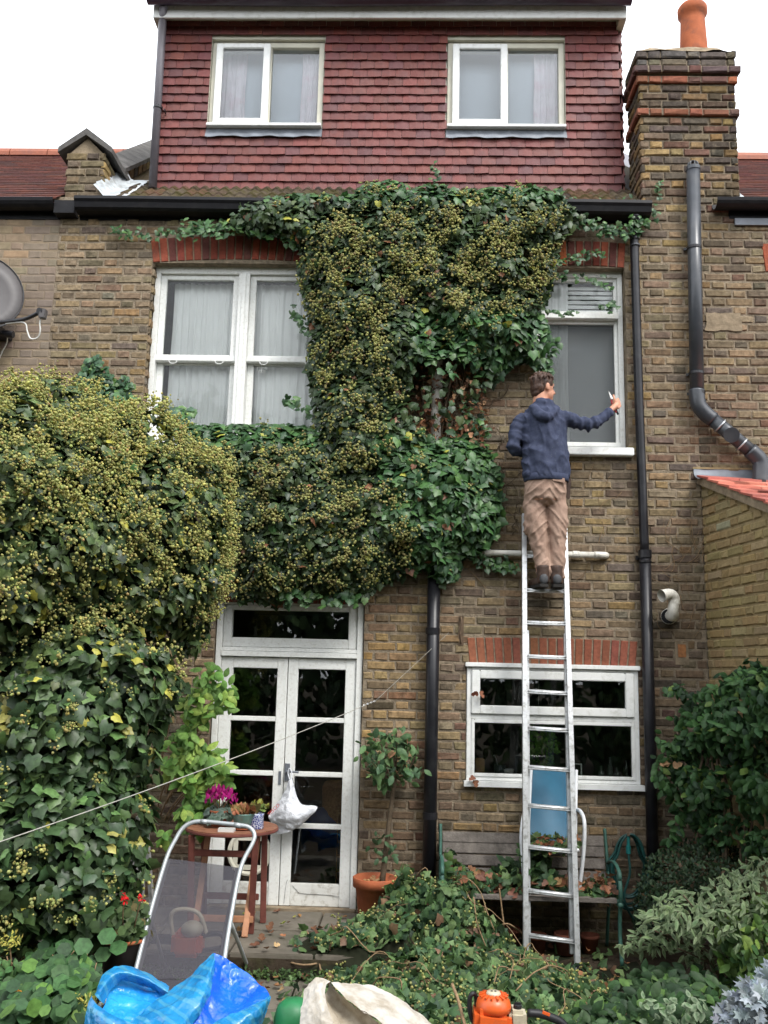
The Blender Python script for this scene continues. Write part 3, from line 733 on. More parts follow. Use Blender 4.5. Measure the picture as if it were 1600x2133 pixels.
# roof slopes either side of the dormer and the mossy strip below it
SL = 0.80
def roofz(y): return 5.67 + SL * (y + 0.12)
mb = MB(); mb.add([(-2.79, -0.10, roofz(-0.10)), (1.9, -0.10, roofz(-0.10)), (1.9, 2.65, roofz(2.65)), (-2.79, 2.65, roofz(2.65))], [(0, 1, 2, 3)])
roof = part('roof', mb, 'moss_tile' , house)
for v in roof.data.color_attributes['col'].data: v.color = (0.10, 0.075, 0.05, 1)
mt = MB(); cnt = 0; cacher = {}
for r in range(3):
    for c in range(24):
        x0 = -2.62 + c * 0.187
        y0 = -0.13 + r * 0.20; seed = rt.randrange(6)
        if seed not in cacher:
            col = pick_col([((0.075, 0.055, 0.04), 3), ((0.10, 0.06, 0.04), 1.5), ((0.05, 0.042, 0.033), 3)], rt); P0 = []; P1 = []
            for u in np.linspace(0, 1, 17):
                wv = 0.013 * math.sin(u * 12.566) + 0.012
                P0.append((u * 0.19, 0, wv + 0.022)); P1.append((u * 0.19, 0.23, 0.23 * SL + wv))
            m0 = MB().grid([P0, P1]); m0.add(P0 + [(p[0], p[1], p[2] - 0.022) for p in P0], [(i + 17, i + 18, i + 1, i) for i in range(16)])
            cacher[seed] = raw_mesh('roof_tile', m0.v, m0.f, [col] * len(m0.v), True, 'moss_tile')
        o = bpy.data.objects.new('roof_tile', cacher[seed]); COL.objects.link(o); o.parent = roof
        o.location = tuple(np.array((x0, y0, roofz(y0) + 0.005 + rt.uniform(0, 0.006))) - origin(roof))

# ---------------------------------------------------------------- party wall stub on the left, with its coping
pw = part('parapet', MB().box(-3.12, -2.80, 0.10, 0.55, 5.55, 6.24), 'mortar', house)
pb = lay(-3.13, -2.79, 5.60, 6.25, [], phase=0.08)
build_bricks(pw, pb, lambda u, y, z: (u, 0.09 + y, z), lambda u, z, r: tuple(0.85 * x for x in pick_col(STOCK, r)), 'brick', 60, (), seed=31)
pb = lay(0.09, 0.56, 5.72, 6.22, [], phase=0.03)
build_bricks(pw, pb, lambda u, y, z: (-2.79 - y + 0.004, u, z), lambda u, z, r: pick_col([((0.30, 0.21, 0.10), 4), ((0.20, 0.15, 0.09), 3), ((0.12, 0.09, 0.06), 2)], r), 'brick', 40, (), seed=32)
mb = MB(); a, b, y0, y1 = -3.12, -2.80, 0.10, 0.55     # gabled top
mb.add([(a, y0, 6.24), (b, y0, 6.24), ((a + b) / 2, y0, 6.40), (a, y1, 6.24), (b, y1, 6.24), ((a + b) / 2, y1, 6.40)], [(0, 1, 2), (5, 4, 3), (1, 4, 5, 2), (0, 2, 5, 3)])
part('gable_top', mb, 'cement', pw)
mb = MB()
for s in (-1, 1):
    cx = (a + b) / 2
    mb.hexa([(cx + s * 0.24, y0 - 0.05, 6.235), (cx, y0 - 0.05, 6.405), (cx, y1 + 0.05, 6.405), (cx + s * 0.24, y1 + 0.05, 6.235), (cx + s * 0.24, y0 - 0.05, 6.285), (cx, y0 - 0.05, 6.47), (cx, y1 + 0.05, 6.47), (cx + s * 0.24, y1 + 0.05, 6.285)])
part('coping', mb, 'coping', pw)
mb = MB().hexa([(-3.06, 0.55, 5.6), (-2.82, 0.55, 5.6), (-2.82, 2.6, 5.6), (-3.06, 2.6, 5.6), (-3.06, 0.55, 6.36), (-2.82, 0.55, 6.36), (-2.82, 2.6, 7.92), (-3.06, 2.6, 7.92)])
part('raking_wall', mb, 'mortar', pw)
rr = random.Random(5)
for i in range(16):      # bricks on edge up the rake
    y0 = 0.56 + i * 0.125; z0 = 6.36 + (y0 - 0.55) * 0.761; c = pick_col([((0.2, 0.15, 0.09), 3), ((0.1, 0.08, 0.06), 3), ((0.27, 0.19, 0.1), 2)], rr)
    m0 = MB().hexa([(-2.825, y0, z0 - 0.26), (-2.80, y0, z0 - 0.26), (-2.80, y0 + 0.1, z0 - 0.20), (-2.825, y0 + 0.1, z0 - 0.20), (-2.825, y0, z0 - 0.01), (-2.80, y0, z0 - 0.01), (-2.80, y0 + 0.1, z0 + 0.06), (-2.825, y0 + 0.1, z0 + 0.06)], c)
    part('brick', m0, 'brick', pw)
for i in range(7):
    y0 = 0.5 + i * 0.31; y1 = y0 + 0.305; z0 = 6.37 + (y0 - 0.55) * 0.761; z1 = z0 + 0.305 * 0.761
    m0 = MB()
    for s in (-1, 1):
        cx = -2.94
        m0.hexa([(cx + s * 0.20, y0, z0 - 0.03), (cx, y0, z0 + 0.07), (cx, y1, z1 + 0.07), (cx + s * 0.20, y1, z1 - 0.03), (cx + s * 0.20, y0, z0 + 0.015), (cx, y0, z0 + 0.125), (cx, y1, z1 + 0.125), (cx + s * 0.20, y1, z1 + 0.015)])
    part('coping_stone', m0, 'coping', pw)
mb = MB(); P = []
for t in np.linspace(0, 1, 18):
    y = -0.10 + t * 0.75; z = roofz(y)
    row = []
    for u in np.linspace(0, 1, 8):
        x = -2.80 + u * (0.30 - 0.06 * t); row.append((x + 0.01 * math.sin(t * 40 + u * 5), y, z + 0.03 + (0.13 * (1 - u * 3) if u < 0.34 else 0) + 0.016 * fbm((x * 9, y * 12, 3))))
    P.append(row)
part('lead_soaker', MB().grid(P), 'bright_lead', pw, True)

# ---------------------------------------------------------------- chimney
CX0, CX1, CD = 1.895, 2.72, 0.42
ch = part('chimney', MB().box(CX0 + 0.012, CX1 - 0.012, 0.012, CD, 5.5, 7.10), 'mortar', house)
CPAL = [((0.27, 0.185, 0.09), 4), ((0.34, 0.225, 0.10), 1.6), ((0.17, 0.125, 0.082), 5), ((0.11, 0.088, 0.072), 5), ((0.16, 0.092, 0.066), 1.5)]
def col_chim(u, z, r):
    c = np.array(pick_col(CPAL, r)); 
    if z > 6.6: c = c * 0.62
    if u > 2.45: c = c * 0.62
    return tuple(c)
def band(z0, z1, out, colf, mat, nparts=60, seed=1):
    zz = lay(CX0 - out, CX1 + out, z0, z1, [], snap=z0, phase=0.04)
    build_bricks(ch, zz, lambda u, y, z: (u, y - out, z), colf, mat, nparts, (), seed=seed)
    zz = lay(-out, CD, z0, z1, [], snap=z0, phase=0.02)
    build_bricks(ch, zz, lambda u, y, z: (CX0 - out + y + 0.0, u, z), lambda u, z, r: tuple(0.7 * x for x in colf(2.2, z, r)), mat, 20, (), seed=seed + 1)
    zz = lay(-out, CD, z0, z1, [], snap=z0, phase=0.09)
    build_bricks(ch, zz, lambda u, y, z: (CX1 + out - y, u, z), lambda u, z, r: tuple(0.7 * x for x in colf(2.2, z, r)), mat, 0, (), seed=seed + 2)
    if out > 0: part('corbel', MB().box(CX0 - out + 0.01, CX1 + out - 0.01, -out + 0.01, CD, z0 + 0.004, z1 - 0.015), 'mortar', ch)
RP = lambda u, z, r: pick_col([((0.22, 0.085, 0.05), 4), ((0.12, 0.062, 0.05), 5), ((0.30, 0.10, 0.05), 0.7)], r)
DP = lambda u, z, r: pick_col([((0.12, 0.058, 0.05), 4), ((0.09, 0.06, 0.055), 3)], r)
SP = lambda u, z, r: pick_col([((0.10, 0.088, 0.078), 4), ((0.12, 0.10, 0.07), 3)], r)
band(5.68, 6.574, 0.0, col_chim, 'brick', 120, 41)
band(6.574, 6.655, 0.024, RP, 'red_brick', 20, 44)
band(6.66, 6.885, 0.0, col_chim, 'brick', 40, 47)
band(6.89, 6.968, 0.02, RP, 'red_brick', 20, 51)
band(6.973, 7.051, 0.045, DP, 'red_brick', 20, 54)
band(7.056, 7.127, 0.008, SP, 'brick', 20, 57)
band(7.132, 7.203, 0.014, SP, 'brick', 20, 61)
P = []
for t in np.linspace(0, 1, 9):
    row = []
    for u in np.linspace(0, 1, 14):
        e = min(u, 1 - u, t, 1 - t); x = CX0 - 0.02 + u * (CX1 - CX0 + 0.04); y = -0.02 + t * (CD + 0.02)
        row.append((x, y, 7.195 + (0.10 * min(1, e * 5) if e > 0 else 0) + 0.02 * fbm((x * 8, y * 8, 1))))
    P.append(row)
part('flaunching', MB().grid(P), 'cement', ch)
part('party_wall', MB().hexa([(1.96, CD, 5.6), (2.20, CD, 5.6), (2.20, 2.6, 5.6), (1.96, 2.6, 5.6), (1.96, CD, 6.30), (2.20, CD, 6.30), (2.20, 2.6, 7.90), (1.96, 2.6, 7.90)]), 'purple_gutter', ch)
potp = [(0.125, 0.0), (0.122, 0.05), (0.108, 0.36), (0.106, 0.42), (0.128, 0.44), (0.130, 0.50), (0.11, 0.53), (0.09, 0.53), (0.085, 0.2)]
part('chimney_pot', MB().lathe(potp, (2.445, 0.2, 7.27), 24), 'terracotta', ch, True)

# ---------------------------------------------------------------- the two neighbours
nl = thing('neighbour_house', 'neighbouring terraced house with buff washed brick wall at the left edge', 'house', (-4.6, 0.0, 0.0))
mb = MB(); mortar_sheet(mb, -6.2, -3.06, -0.25, 5.78, [], FACE, 0.0055); nwl = part('wall', mb, 'buff_mortar', nl)
build_bricks(nwl, lay(-6.2, -3.104, -0.25, 5.66, [], joint=0.008, phase=0.1), lambda u, y, z: (u, y * 0.3 + 0.0035, z), col_buff, 'buff_brick', 200, (HIDE_BUSH,), seed=71)
part('gutter', gutter_mesh(-6.2, -3.12, -0.075, 5.69, 0.08), 'black_gutter', nl)
part('fascia_board', MB().box(-6.2, -3.10, -0.006, 0.006, 5.565, 5.72), 'black_gutter', nl)
part('gutter_stop', MB().box(-3.12, -2.945, -0.11, 0.0, 5.575, 5.69), 'black_gutter', nl)
nr = thing('neighbour_house', 'neighbouring brick house right of the chimney, above the lean-to', 'house', (3.3, 0.0, 0.0))
NRW = (2.935, 4.0, 3.3, 5.17); NRA = (2.90, 4.0, 5.15, 5.41)
mb = MB(); mortar_sheet(mb, HX1 - 0.04, 5.2, -0.25, 5.78, [NRW], FACE, 0.0055); nwr = part('wall', mb, 'mortar', nr)
build_bricks(nwr, lay(HX1 + 0.002, 5.2, -0.25, 5.66, [NRW, NRA], phase=0.0), FACE, col_right, 'brick', 250, (), seed=77)
ar = part('brick_arch', MB().box(2.92, 3.98, 0.02, 0.1, 5.2, 5.38), 'mortar', nr); soldier_arch(ar, NRA, 14, rise=0.01, seed=14)
wr = part('window', MB().box(2.94, 4.0, 0.09, 0.2, 3.31, 3.36), 'worn_paint', nr); mb = MB(); frame4(mb, 2.94, 3.99, 3.36, 5.16, 0.03, 0.18, 0.07); part('frame', mb, 'worn_paint', wr); pane(wr, 3.0, 3.93, 3.42, 5.1, 0.12)
mb = MB(); room(mb, 2.6, 4.6, 0.25, 3.0, 2.8, 5.5); part('room', mb, 'room', nr)
part('gutter', gutter_mesh(2.48, 5.2, -0.08, 5.745, 0.075), 'black_gutter', nr)
part('fascia_board', MB().box(2.62, 5.2, -0.008, 0.006, 5.62, 5.76), 'black_gutter', nr)
part('lead_flashing', MB().box(2.66, 5.2, -0.03, -0.009, 5.555, 5.615), 'lead', nr)
def tile_roof(root, x0, x1, seed, yb=-0.08, zb=5.72, ridge_y=2.65, ridge_z=7.76):
    r = random.Random(seed); pal = [((0.085, 0.032, 0.025), 4), ((0.075, 0.03, 0.026), 4), ((0.10, 0.036, 0.026), 1.5), ((0.06, 0.03, 0.027), 2)]
    mb = MB(); L = math.hypot(ridge_y - yb, ridge_z - zb); n = int(L / 0.115); dy, dz = (ridge_y - yb) / n, (ridge_z - zb) / n
    for i in range(n):
        x = x0 - (0.082 if i % 2 else 0)
        while x < x1:
            a, b = max(x, x0), min(x + 0.163, x1); x += 0.165
            if b - a < 0.02: continue
            y0, z0 = yb + i * dy, zb + i * dz + r.uniform(0, 0.003)
            mb.add([(a, y0, z0 + 0.014), (b, y0, z0 + 0.014), (b, y0 + dy * 1.3, z0 + dz * 1.3), (a, y0 + dy * 1.3, z0 + dz * 1.3), (a, y0, z0), (b, y0, z0)], [(0, 1, 2, 3), (4, 5, 1, 0)], pick_col(pal, r))
    mb.add([(x0, yb + 0.02, zb - 0.03), (x1, yb + 0.02, zb - 0.03), (x1, ridge_y, ridge_z - 0.03), (x0, ridge_y, ridge_z - 0.03)], [(0, 1, 2, 3)], (0.05, 0.03, 0.03))
    o = part('roof', mb, 'old_tile', root, kind='stuff')
    x = x0
    while x < x1:
        b = min(x + 0.44, x1); m0 = MB()
        rings = [[(xx, ridge_y + 0.11 * math.cos(a), ridge_z - 0.03 + 0.11 * math.sin(a)) for a in np.linspace(-0.2, math.pi + 0.2, 9)] for xx in (x, b)]
        m0.ring_loft(rings, True, (0.27, 0.085, 0.045)); part('ridge_tile', m0, 'tile', root); x += 0.45
tile_roof(nl, -6.2, -3.12, 3); tile_roof(nr, 2.72, 5.2, 4)
part('lead_soaker', MB().hexa([(2.715, 0.0, 5.70), (2.775, 0.0, 5.70), (2.76, 0.2, 5.9), (2.715, 0.2, 5.9), (2.715, -0.01, 5.80), (2.755, -0.01, 5.82), (2.74, 0.2, 6.02), (2.715, 0.2, 6.02)]), 'bright_lead', nr)

c0, c1 = W(1468, 652), W(1545, 690); P = []
for z in np.linspace(c0[2], c1[2], 9): P.append([(x + 0.02 * fbm((x * 9, z * 9, 0)), -0.008 - 0.002 * fbm((x * 20, z * 20, 2)), z + 0.02 * fbm((z * 9, x * 9, 4))) for x in np.linspace(c0[0], c1[0], 12)])
part('render_patch', MB().grid(P), 'cement', nwr, True)
c0 = W(1420, 1355); part('vent_brick', MB().box(c0[0] - 0.034, c0[0] + 0.034, -0.010, 0.02, c0[2] - 0.055, c0[2] + 0.05, (0.34, 0.15, 0.06)), 'red_brick', wall, bevel=0.004)
part('mortar_bed', MB().box(c0[0] - 0.052, c0[0] + 0.052, -0.006, 0.02, c0[2] - 0.11, c0[2] + 0.075), 'cement', wall)
# lean-to extension of the right-hand neighbour
ED = np.array([0.149, -1.0, 0]); ED /= np.linalg.norm(ED); EN = np.array([-ED[1], ED[0], 0])   # EN points into the wall
EO = np.array([2.305, -0.002, 0.0])
EPL = lambda u, y, z: tuple(EO + ED * u + EN * y + np.array([0, 0, z]))
ext = thing('extension', 'yellow brick lean-to extension with red tiled roof at the right edge', 'extension', (2.9, -0.9, 0.0))
ETOP = lambda u: 3.345 - u * 0.40
mb = MB(); n = 24
for i in range(n):
    u0, u1 = i * 0.1, (i + 1) * 0.1
    mb.add([EPL(u0, 0.008, -0.25), EPL(u1, 0.008, -0.25), EPL(u1, 0.008, ETOP(u1)), EPL(u0, 0.008, ETOP(u0))], [(0, 1, 2, 3)])
mb.add([EPL(2.4, 0.008, -0.25), EPL(2.4, 2.2, -0.25), EPL(2.4, 2.2, ETOP(2.4)), EPL(2.4, 0.008, ETOP(2.4))], [(0, 1, 2, 3)])
ew = part('wall', mb, 'new_mortar', ext)
eb = []
for (u, z, L, h) in lay(0.004, 2.4, -0.25, 3.33, [], phase=0.05):
    if z + h < ETOP(u + L) - 0.02: eb.append((u, z, L, h))
    elif z < ETOP(u + L) - 0.03: eb.append((u, z, L, ETOP(u + L) - 0.012 - z))
build_bricks(ew, eb, EPL, col_new, 'new_brick', 220, (HIDE_SHRUB,), seed=81)
mb = MB().hexa([EPL(-0.0, -0.035, ETOP(0) - 0.02), EPL(2.5, -0.035, ETOP(2.5) - 0.02), EPL(2.5, 0.06, ETOP(2.5) - 0.02), EPL(0, 0.06, ETOP(0) - 0.02), EPL(0, -0.035, ETOP(0) + 0.045), EPL(2.5, -0.035, ETOP(2.5) + 0.045), EPL(2.5, 0.06, ETOP(2.5) + 0.045), EPL(0, 0.06, ETOP(0) + 0.045)])
part('verge', mb, 'cement', ext)
ER = part('roof', MB().hexa([EPL(0, 0.05, ETOP(0) + 0.0), EPL(2.5, 0.05, ETOP(2.5)), EPL(2.5, 2.3, ETOP(2.5)), EPL(0, 2.3, ETOP(0)), EPL(0, 0.05, ETOP(0) + 0.02), EPL(2.5, 0.05, ETOP(2.5) + 0.02), EPL(2.5, 2.3, ETOP(2.5) + 0.02), EPL(0, 2.3, ETOP(0) + 0.02)]), 'cement', ext)
re_ = random.Random(17)
for i in range(9):
    for j in range(7):
        u0 = 0.03 + i * 0.165; w0 = -0.05 + j * 0.26 - (0.13 if i % 2 else 0); w0 = max(w0, -0.05)
        z0, z1 = ETOP(u0) + 0.045, ETOP(u0 + 0.2) + 0.06
        m0 = MB().hexa([EPL(u0, w0, z0), EPL(u0 + 0.19, w0, z1), EPL(u0 + 0.19, w0 + 0.255, z1), EPL(u0, w0 + 0.255, z0), EPL(u0, w0, z0 + 0.012), EPL(u0 + 0.19, w0, z1 + 0.02), EPL(u0 + 0.19, w0 + 0.255, z1 + 0.02), EPL(u0, w0 + 0.255, z0 + 0.012)], pick_col([((0.42, 0.125, 0.085), 3), ((0.36, 0.10, 0.07), 3), ((0.47, 0.17, 0.11), 2)], re_))
        part('roof_tile', m0, 'tile', ER)
P = []
for z, y in ((3.445, -0.008), (3.40, -0.014), (3.37, -0.05), (3.345, -0.11)):
    P.append([(x, y + 0.004 * math.sin(x * 30), z) for x in np.linspace(2.245, 2.90, 16)])
part('lead_flashing', MB().grid(P), 'lead', ext, True)
part('mortar_fillet', MB().box(2.24, 2.90, -0.012, 0.0, 3.447, 3.462), 'new_mortar', ext)

# ================================================================ ground
plain('soil', (0.045, 0.034, 0.024), 0.95, 0.1, vary=0.4, scale=14, bmp=0.8, bscale=35, dirt=(0.07, 0.075, 0.03), dirtamt=0.6, dscale=4)
plain('slab', (0.15, 0.132, 0.105), 0.85, 0.25, vary=0.3, scale=7, bmp=0.35, bscale=45, dirt=(0.055, 0.055, 0.035), dirtamt=0.75, dscale=3.5)
LOW = -0.15
mb = MB(); P = []
for y in list(np.linspace(-9, 0.05, 40)):
    P.append([(x, y, LOW - 0.012 + 0.02 * fbm((x * 2, y * 2, 5))) for x in np.linspace(-7, 7, 60)])
mb.grid(P)
for (a, b, c, d) in ((-400, -7, -400, 400), (7, 400, -400, 400), (-7, 7, -400, -9), (-7, 7, 0.05, 400)):
    mb.add([(a, c, LOW - 0.015), (b, c, LOW - 0.015), (b, d, LOW - 0.015), (a, d, LOW - 0.015)], [(0, 1, 2, 3)])
struct('ground', mb, 'soil')
def slabs(root, x0, x1, y0, y1, zt, nx, ny, seed, th=0.05):
    r = random.Random(seed); wx, wy = (x1 - x0) / nx, (y1 - y0) / ny
    for j in range(ny):
        off = r.uniform(-0.2, 0.2) * wx
        for i in range(-1, nx + 1):
            a, b = max(x0, x0 + i * wx + off) + 0.006, min(x1, x0 + (i + 1) * wx + off) - 0.006
            if b - a < 0.08: continue
            t = [zt + r.uniform(-0.006, 0.004) for _ in range(4)]
            ya, yb = y0 + j * wy + 0.006, y0 + (j + 1) * wy - 0.006
            m0 = MB().hexa([(a, ya, zt - th), (b, ya, zt - th), (b, yb, zt - th), (a, yb, zt - th), (a, ya, t[0]), (b, ya, t[1]), (b, yb, t[2]), (a, yb, t[3])])
            part('slab', m0, 'slab', root, bevel=0.006)
pt = struct('patio', MB().box(-2.7, 0.02, -1.12, -0.002, LOW - 0.05, -0.03), 'soil'); slabs(pt, -2.7, 0.02, -1.12, -0.035, -0.002, 5, 2, 3)
pl = struct('path', MB().box(-1.3, 1.7, -2.75, -1.14, LOW - 0.08, LOW - 0.03), 'soil'); slabs(pl, -1.3, 1.7, -2.75, -1.14, LOW + 0.008, 5, 3, 4)

# ================================================================ foliage
def tmpl(outline, centre, fold=0.25, curl=0.15):
    o = np.array(outline, float)
    z = lambda x, y: -fold * np.abs(x) - curl * (y - 0.3) ** 2
    V = np.array([[x, y, z(x, y)] for x, y in o] + [[centre[0], centre[1], 0.02]])
    n = len(o); F = np.array([[i, (i + 1) % n, n] for i in range(n)])[:, ::-1]
    return V, F
IVY = tmpl([(0, 0.06), (0.25, -0.12), (0.47, 0.03), (0.43, 0.22), (0.46, 0.40), (0.27, 0.58), (0.02, 0.96), (-0.26, 0.60), (-0.47, 0.42), (-0.42, 0.22), (-0.48, 0.01), (-0.24, -0.13)], (0, 0.26), 0.32, 0.22)
OVAL = tmpl([(0, 0), (0.2, 0.18), (0.29, 0.45), (0.19, 0.75), (0, 1), (-0.19, 0.75), (-0.29, 0.45), (-0.2, 0.18)], (0, 0.45), 0.35, 0.3)
LANCE = tmpl([(0, 0), (0.13, 0.2), (0.17, 0.42), (0.1, 0.75), (0, 1), (-0.1, 0.75), (-0.17, 0.42), (-0.13, 0.2)], (0, 0.42), 0.45, 0.4)
ROUND = tmpl([(0.5 * math.sin(a) * (1 + 0.06 * math.cos(6 * a)), 0.5 - 0.5 * math.cos(a) * (1 + 0.06 * math.cos(6 * a))) for a in np.linspace(0, 6.283, 13)[:-1]], (0, 0.5), -0.12, -0.1)
LOBED = tmpl([(0, 0), (0.1, 0.1), (0.34, 0.12), (0.14, 0.28), (0.42, 0.42), (0.15, 0.5), (0.32, 0.78), (0.1, 0.75), (0, 1), (-0.1, 0.75), (-0.32, 0.78), (-0.15, 0.5), (-0.42, 0.42), (-0.14, 0.28), (-0.34, 0.12), (-0.1, 0.1)], (0, 0.4), 0.2, 0.3)
DEAD = tmpl([(0, 0), (0.3, 0.05), (0.42, 0.35), (0.25, 0.5), (0.3, 0.75), (0, 1), (-0.3, 0.7), (-0.2, 0.5), (-0.45, 0.3), (-0.28, 0.05)], (0, 0.4), -0.6, -0.5)
def umbel_t(k=15, tip=0.33, seed=1):
    V = []; F = []; r = np.random.default_rng(seed)
    for i in range(k):
        z = 1 - 2 * (i + 0.5) / k; a = i * 2.39996; q = math.sqrt(1 - z * z); d = np.array([q * math.cos(a), q * math.sin(a), z]) * r.uniform(0.78, 1.0)
        o = len(V)
        for _ in range(4):
            e = r.normal(size=3); e /= np.linalg.norm(e); V.append(d + e * tip)
        F += [[o, o + 1, o + 2], [o, o + 3, o + 1], [o + 1, o + 3, o + 2], [o + 2, o + 3, o]]
    return np.array(V), np.array(F)
def lump_t(seed=3):
    bm = bmesh.new(); bmesh.ops.create_icosphere(bm, subdivisions=2, radius=1.0); r = np.random.default_rng(seed)
    V = np.array([v.co[:] for v in bm.verts]); V *= r.uniform(0.72, 1.14, (len(V), 1)); F = np.array([[v.index for v in f.verts] for f in bm.faces]); bm.free(); return V, F
UMB = lump_t()
def spiky(seed=5):
    bm = bmesh.new(); bmesh.ops.create_icosphere(bm, subdivisions=1, radius=1.0); r = np.random.default_rng(seed)
    V = np.array([v.co[:] for v in bm.verts]); V *= r.uniform(0.75, 1.25, (len(V), 1)); F = np.array([[v.index for v in f.verts] for f in bm.faces]); bm.free(); return V, F
UMBI = spiky()
UMBS = umbel_t(9, 0.36, 2)

def unit(v): return v / (np.linalg.norm(v, axis=-1, keepdims=True) + 1e-9)
class Fol:
    """leaves scattered by position, facing and size"""
    def __init__(s): s.b = []
    def add(s, P, N, size, col, T, tip=(0, 0, -1), wob=0.5, twob=0.6, edge=None):
        n = len(P)
        if n == 0: return
        P = np.asarray(P, float); N = unit(np.asarray(N, float) + RNG.normal(size=(n, 3)) * wob)
        t = np.asarray(tip, float) + RNG.normal(size=(n, 3)) * twob
        t = unit(t - N * (t * N).sum(1, keepdims=True)); b = np.cross(t, N)
        s.b.append((P, b, t, N, np.broadcast_to(np.asarray(size, float), (n,)).copy(), np.asarray(col, float), T, edge))
    def arrays(s, skip=None):
        Vs, Fs, Cs = [], [], []; o = 0; g = 0
        for (P, b, t, N, sz, col, T, edge) in s.b:
            n = len(P); keep = np.ones(n, bool)
            if skip is not None: keep = ~np.isin(np.arange(g, g + n), skip)
            g += n
            P2, b2, t2, N2, s2, c2 = P[keep], b[keep], t[keep], N[keep], sz[keep], col[keep]
            TV, TF = T; k = len(TV)
            V = P2[:, None] + s2[:, None, None] * (TV[None, :, 0:1] * b2[:, None] + TV[None, :, 1:2] * t2[:, None] + TV[None, :, 2:3] * N2[:, None])
            C = np.repeat(c2[:, None], k, 1) * (1 + RNG.uniform(-0.06, 0.06, size=(len(P2), k, 1)))
            if edge is not None: C[:, :-1] = C[:, :-1] * (1 - edge[0]) + np.asarray(edge[1]) * edge[0]
            Vs.append(V.reshape(-1, 3)); Cs.append(C.reshape(-1, 3)); Fs.append((TF[None] + (np.arange(len(P2)) * k)[:, None, None] + o).reshape(-1, 3)); o += len(P2) * k
        return np.concatenate(Vs), np.concatenate(Fs), np.concatenate(Cs)
    def mesh(s, name, mat, org, skip=None):
        V, F, C = s.arrays(skip); return trimesh(name, V - org, F, C, mat)
def trimesh(name, V, F, C, mat, smooth=False):
    me = bpy.data.meshes.new(name)
    me.vertices.add(len(V)); me.vertices.foreach_set('co', np.ascontiguousarray(V, np.float32).ravel())
    me.loops.add(F.size); me.loops.foreach_set('vertex_index', np.ascontiguousarray(F, np.int32).ravel())
    me.polygons.add(len(F)); me.polygons.foreach_set('loop_start', np.arange(0, F.size, 3, dtype=np.int32))
    a = me.color_attributes.new('col', 'FLOAT_COLOR', 'POINT'); c4 = np.ones((len(V), 4), np.float32); c4[:, :3] = np.clip(C, 0, 1)
    a.data.foreach_set('color', c4.ravel())
    if smooth: me.polygons.foreach_set('use_smooth', np.ones(len(F), bool))
    me.materials.append(MATS[mat]); me.update(calc_edges=True); me.validate(); return me
def plant_leaves(fol, root, mat, nsingle, name='foliage', leaf='leaf', front=None):
    """the leaves that show largest become objects, the rest one mass"""
    org = origin(root); skip = []
    g = 0
    cand = []
    for bi, (P, b, t, N, sz, col, T, edge) in enumerate(fol.b):
        q = (P - CAM); d = q @ FWD; px = 800 + FPX * (q @ RIGHT) / d; py = 1066.5 - FPX * (q @ UP) / d
        ok = (px > 5) & (px < 1595) & (py > 5) & (py < 2125)
        fac = np.abs((N * unit(-q)).sum(1)); sc = sz / d * (0.4 + fac) * ok
        if front is not None: sc = sc * front(P)
        for i in np.argsort(-sc)[:nsingle]:
            if sc[i] > 0: cand.append((sc[i], bi, i, g + i))
        g += len(P)
    cand.sort(reverse=True); cand = cand[:nsingle]; cache = {}
    for sc, bi, i, gi in cand:
        P, b, t, N, sz, col, T, edge = fol.b[bi]; key = (bi, RNG.integers(10))
        if key not in cache:
            C = np.repeat(col[i][None], len(T[0]), 0)
            if edge is not None: C[:-1] = C[:-1] * (1 - edge[0]) + np.asarray(edge[1]) * edge[0]
            cache[key] = trimesh(leaf, T[0], T[1], C, mat)
        o = bpy.data.objects.new(leaf, cache[key]); COL.objects.link(o); o.parent = root; p = P[i] - org; k = sz[i]
        B, Tt, Nn = b[i] * k, t[i] * k, N[i] * k
        o.matrix_local = Matrix(((B[0], Tt[0], Nn[0], p[0]), (B[1], Tt[1], Nn[1], p[1]), (B[2], Tt[2], Nn[2], p[2]), (0, 0, 0, 1)))
        skip.append(gi)
    me = fol.mesh(name, mat, org, np.array(skip, int))
    o = link(name, me, root); o['kind'] = 'stuff'
    return o
def mass(fol, root, name, mat):
    o = link(name, fol.mesh(name, mat, origin(root)), root); o['kind'] = 'stuff'; return o
def palette(n, pal, a=0.2):
    wts = np.array([x for _, x in pal], float); idx = RNG.choice(len(pal), n, p=wts / wts.sum())
    C = np.array([c for c, _ in pal])[idx]
    return C * (1 + RNG.uniform(-a, a, size=(n, 1))) * (1 + RNG.uniform(-0.08, 0.08, size=(n, 3)))
leafmat('ivy_leaf', 0.42, 0.38, 0.15); leafmat('soft_leaf', 0.55, 0.28, 0.28); leafmat('umbel', 0.75, 0.25, 0.3); leafmat('dead_leaf', 0.8, 0.2, 0.2); leafmat('petal', 0.6, 0.3, 0.3)
plain('bark', (0.10, 0.075, 0.05), 0.9, 0.15, vary=0.35, scale=25, bmp=0.5, bscale=60)
plain('twig', (0.24, 0.16, 0.09), 0.85, 0.2, vary=0.3, scale=30, bmp=0.3)
plain('inner_shade', (0.018, 0.02, 0.012), 0.95, 0.05, vary=0.3, scale=20)  # near-black that paints the shade deep inside bush and heap
DARKIVY = [((0.034, 0.066, 0.026), 6), ((0.048, 0.086, 0.030), 4), ((0.026, 0.050, 0.024), 4), ((0.075, 0.125, 0.042), 1.5)]
MIDIVY = [((0.050, 0.115, 0.036), 4), ((0.034, 0.080, 0.032), 4), ((0.075, 0.15, 0.045), 1.5)]
UMBC = [((0.48, 0.465, 0.155), 5), ((0.41, 0.415, 0.145), 4), ((0.58, 0.52, 0.17), 1.6), ((0.33, 0.36, 0.125), 3), ((0.42, 0.32, 0.13), 0.8)]
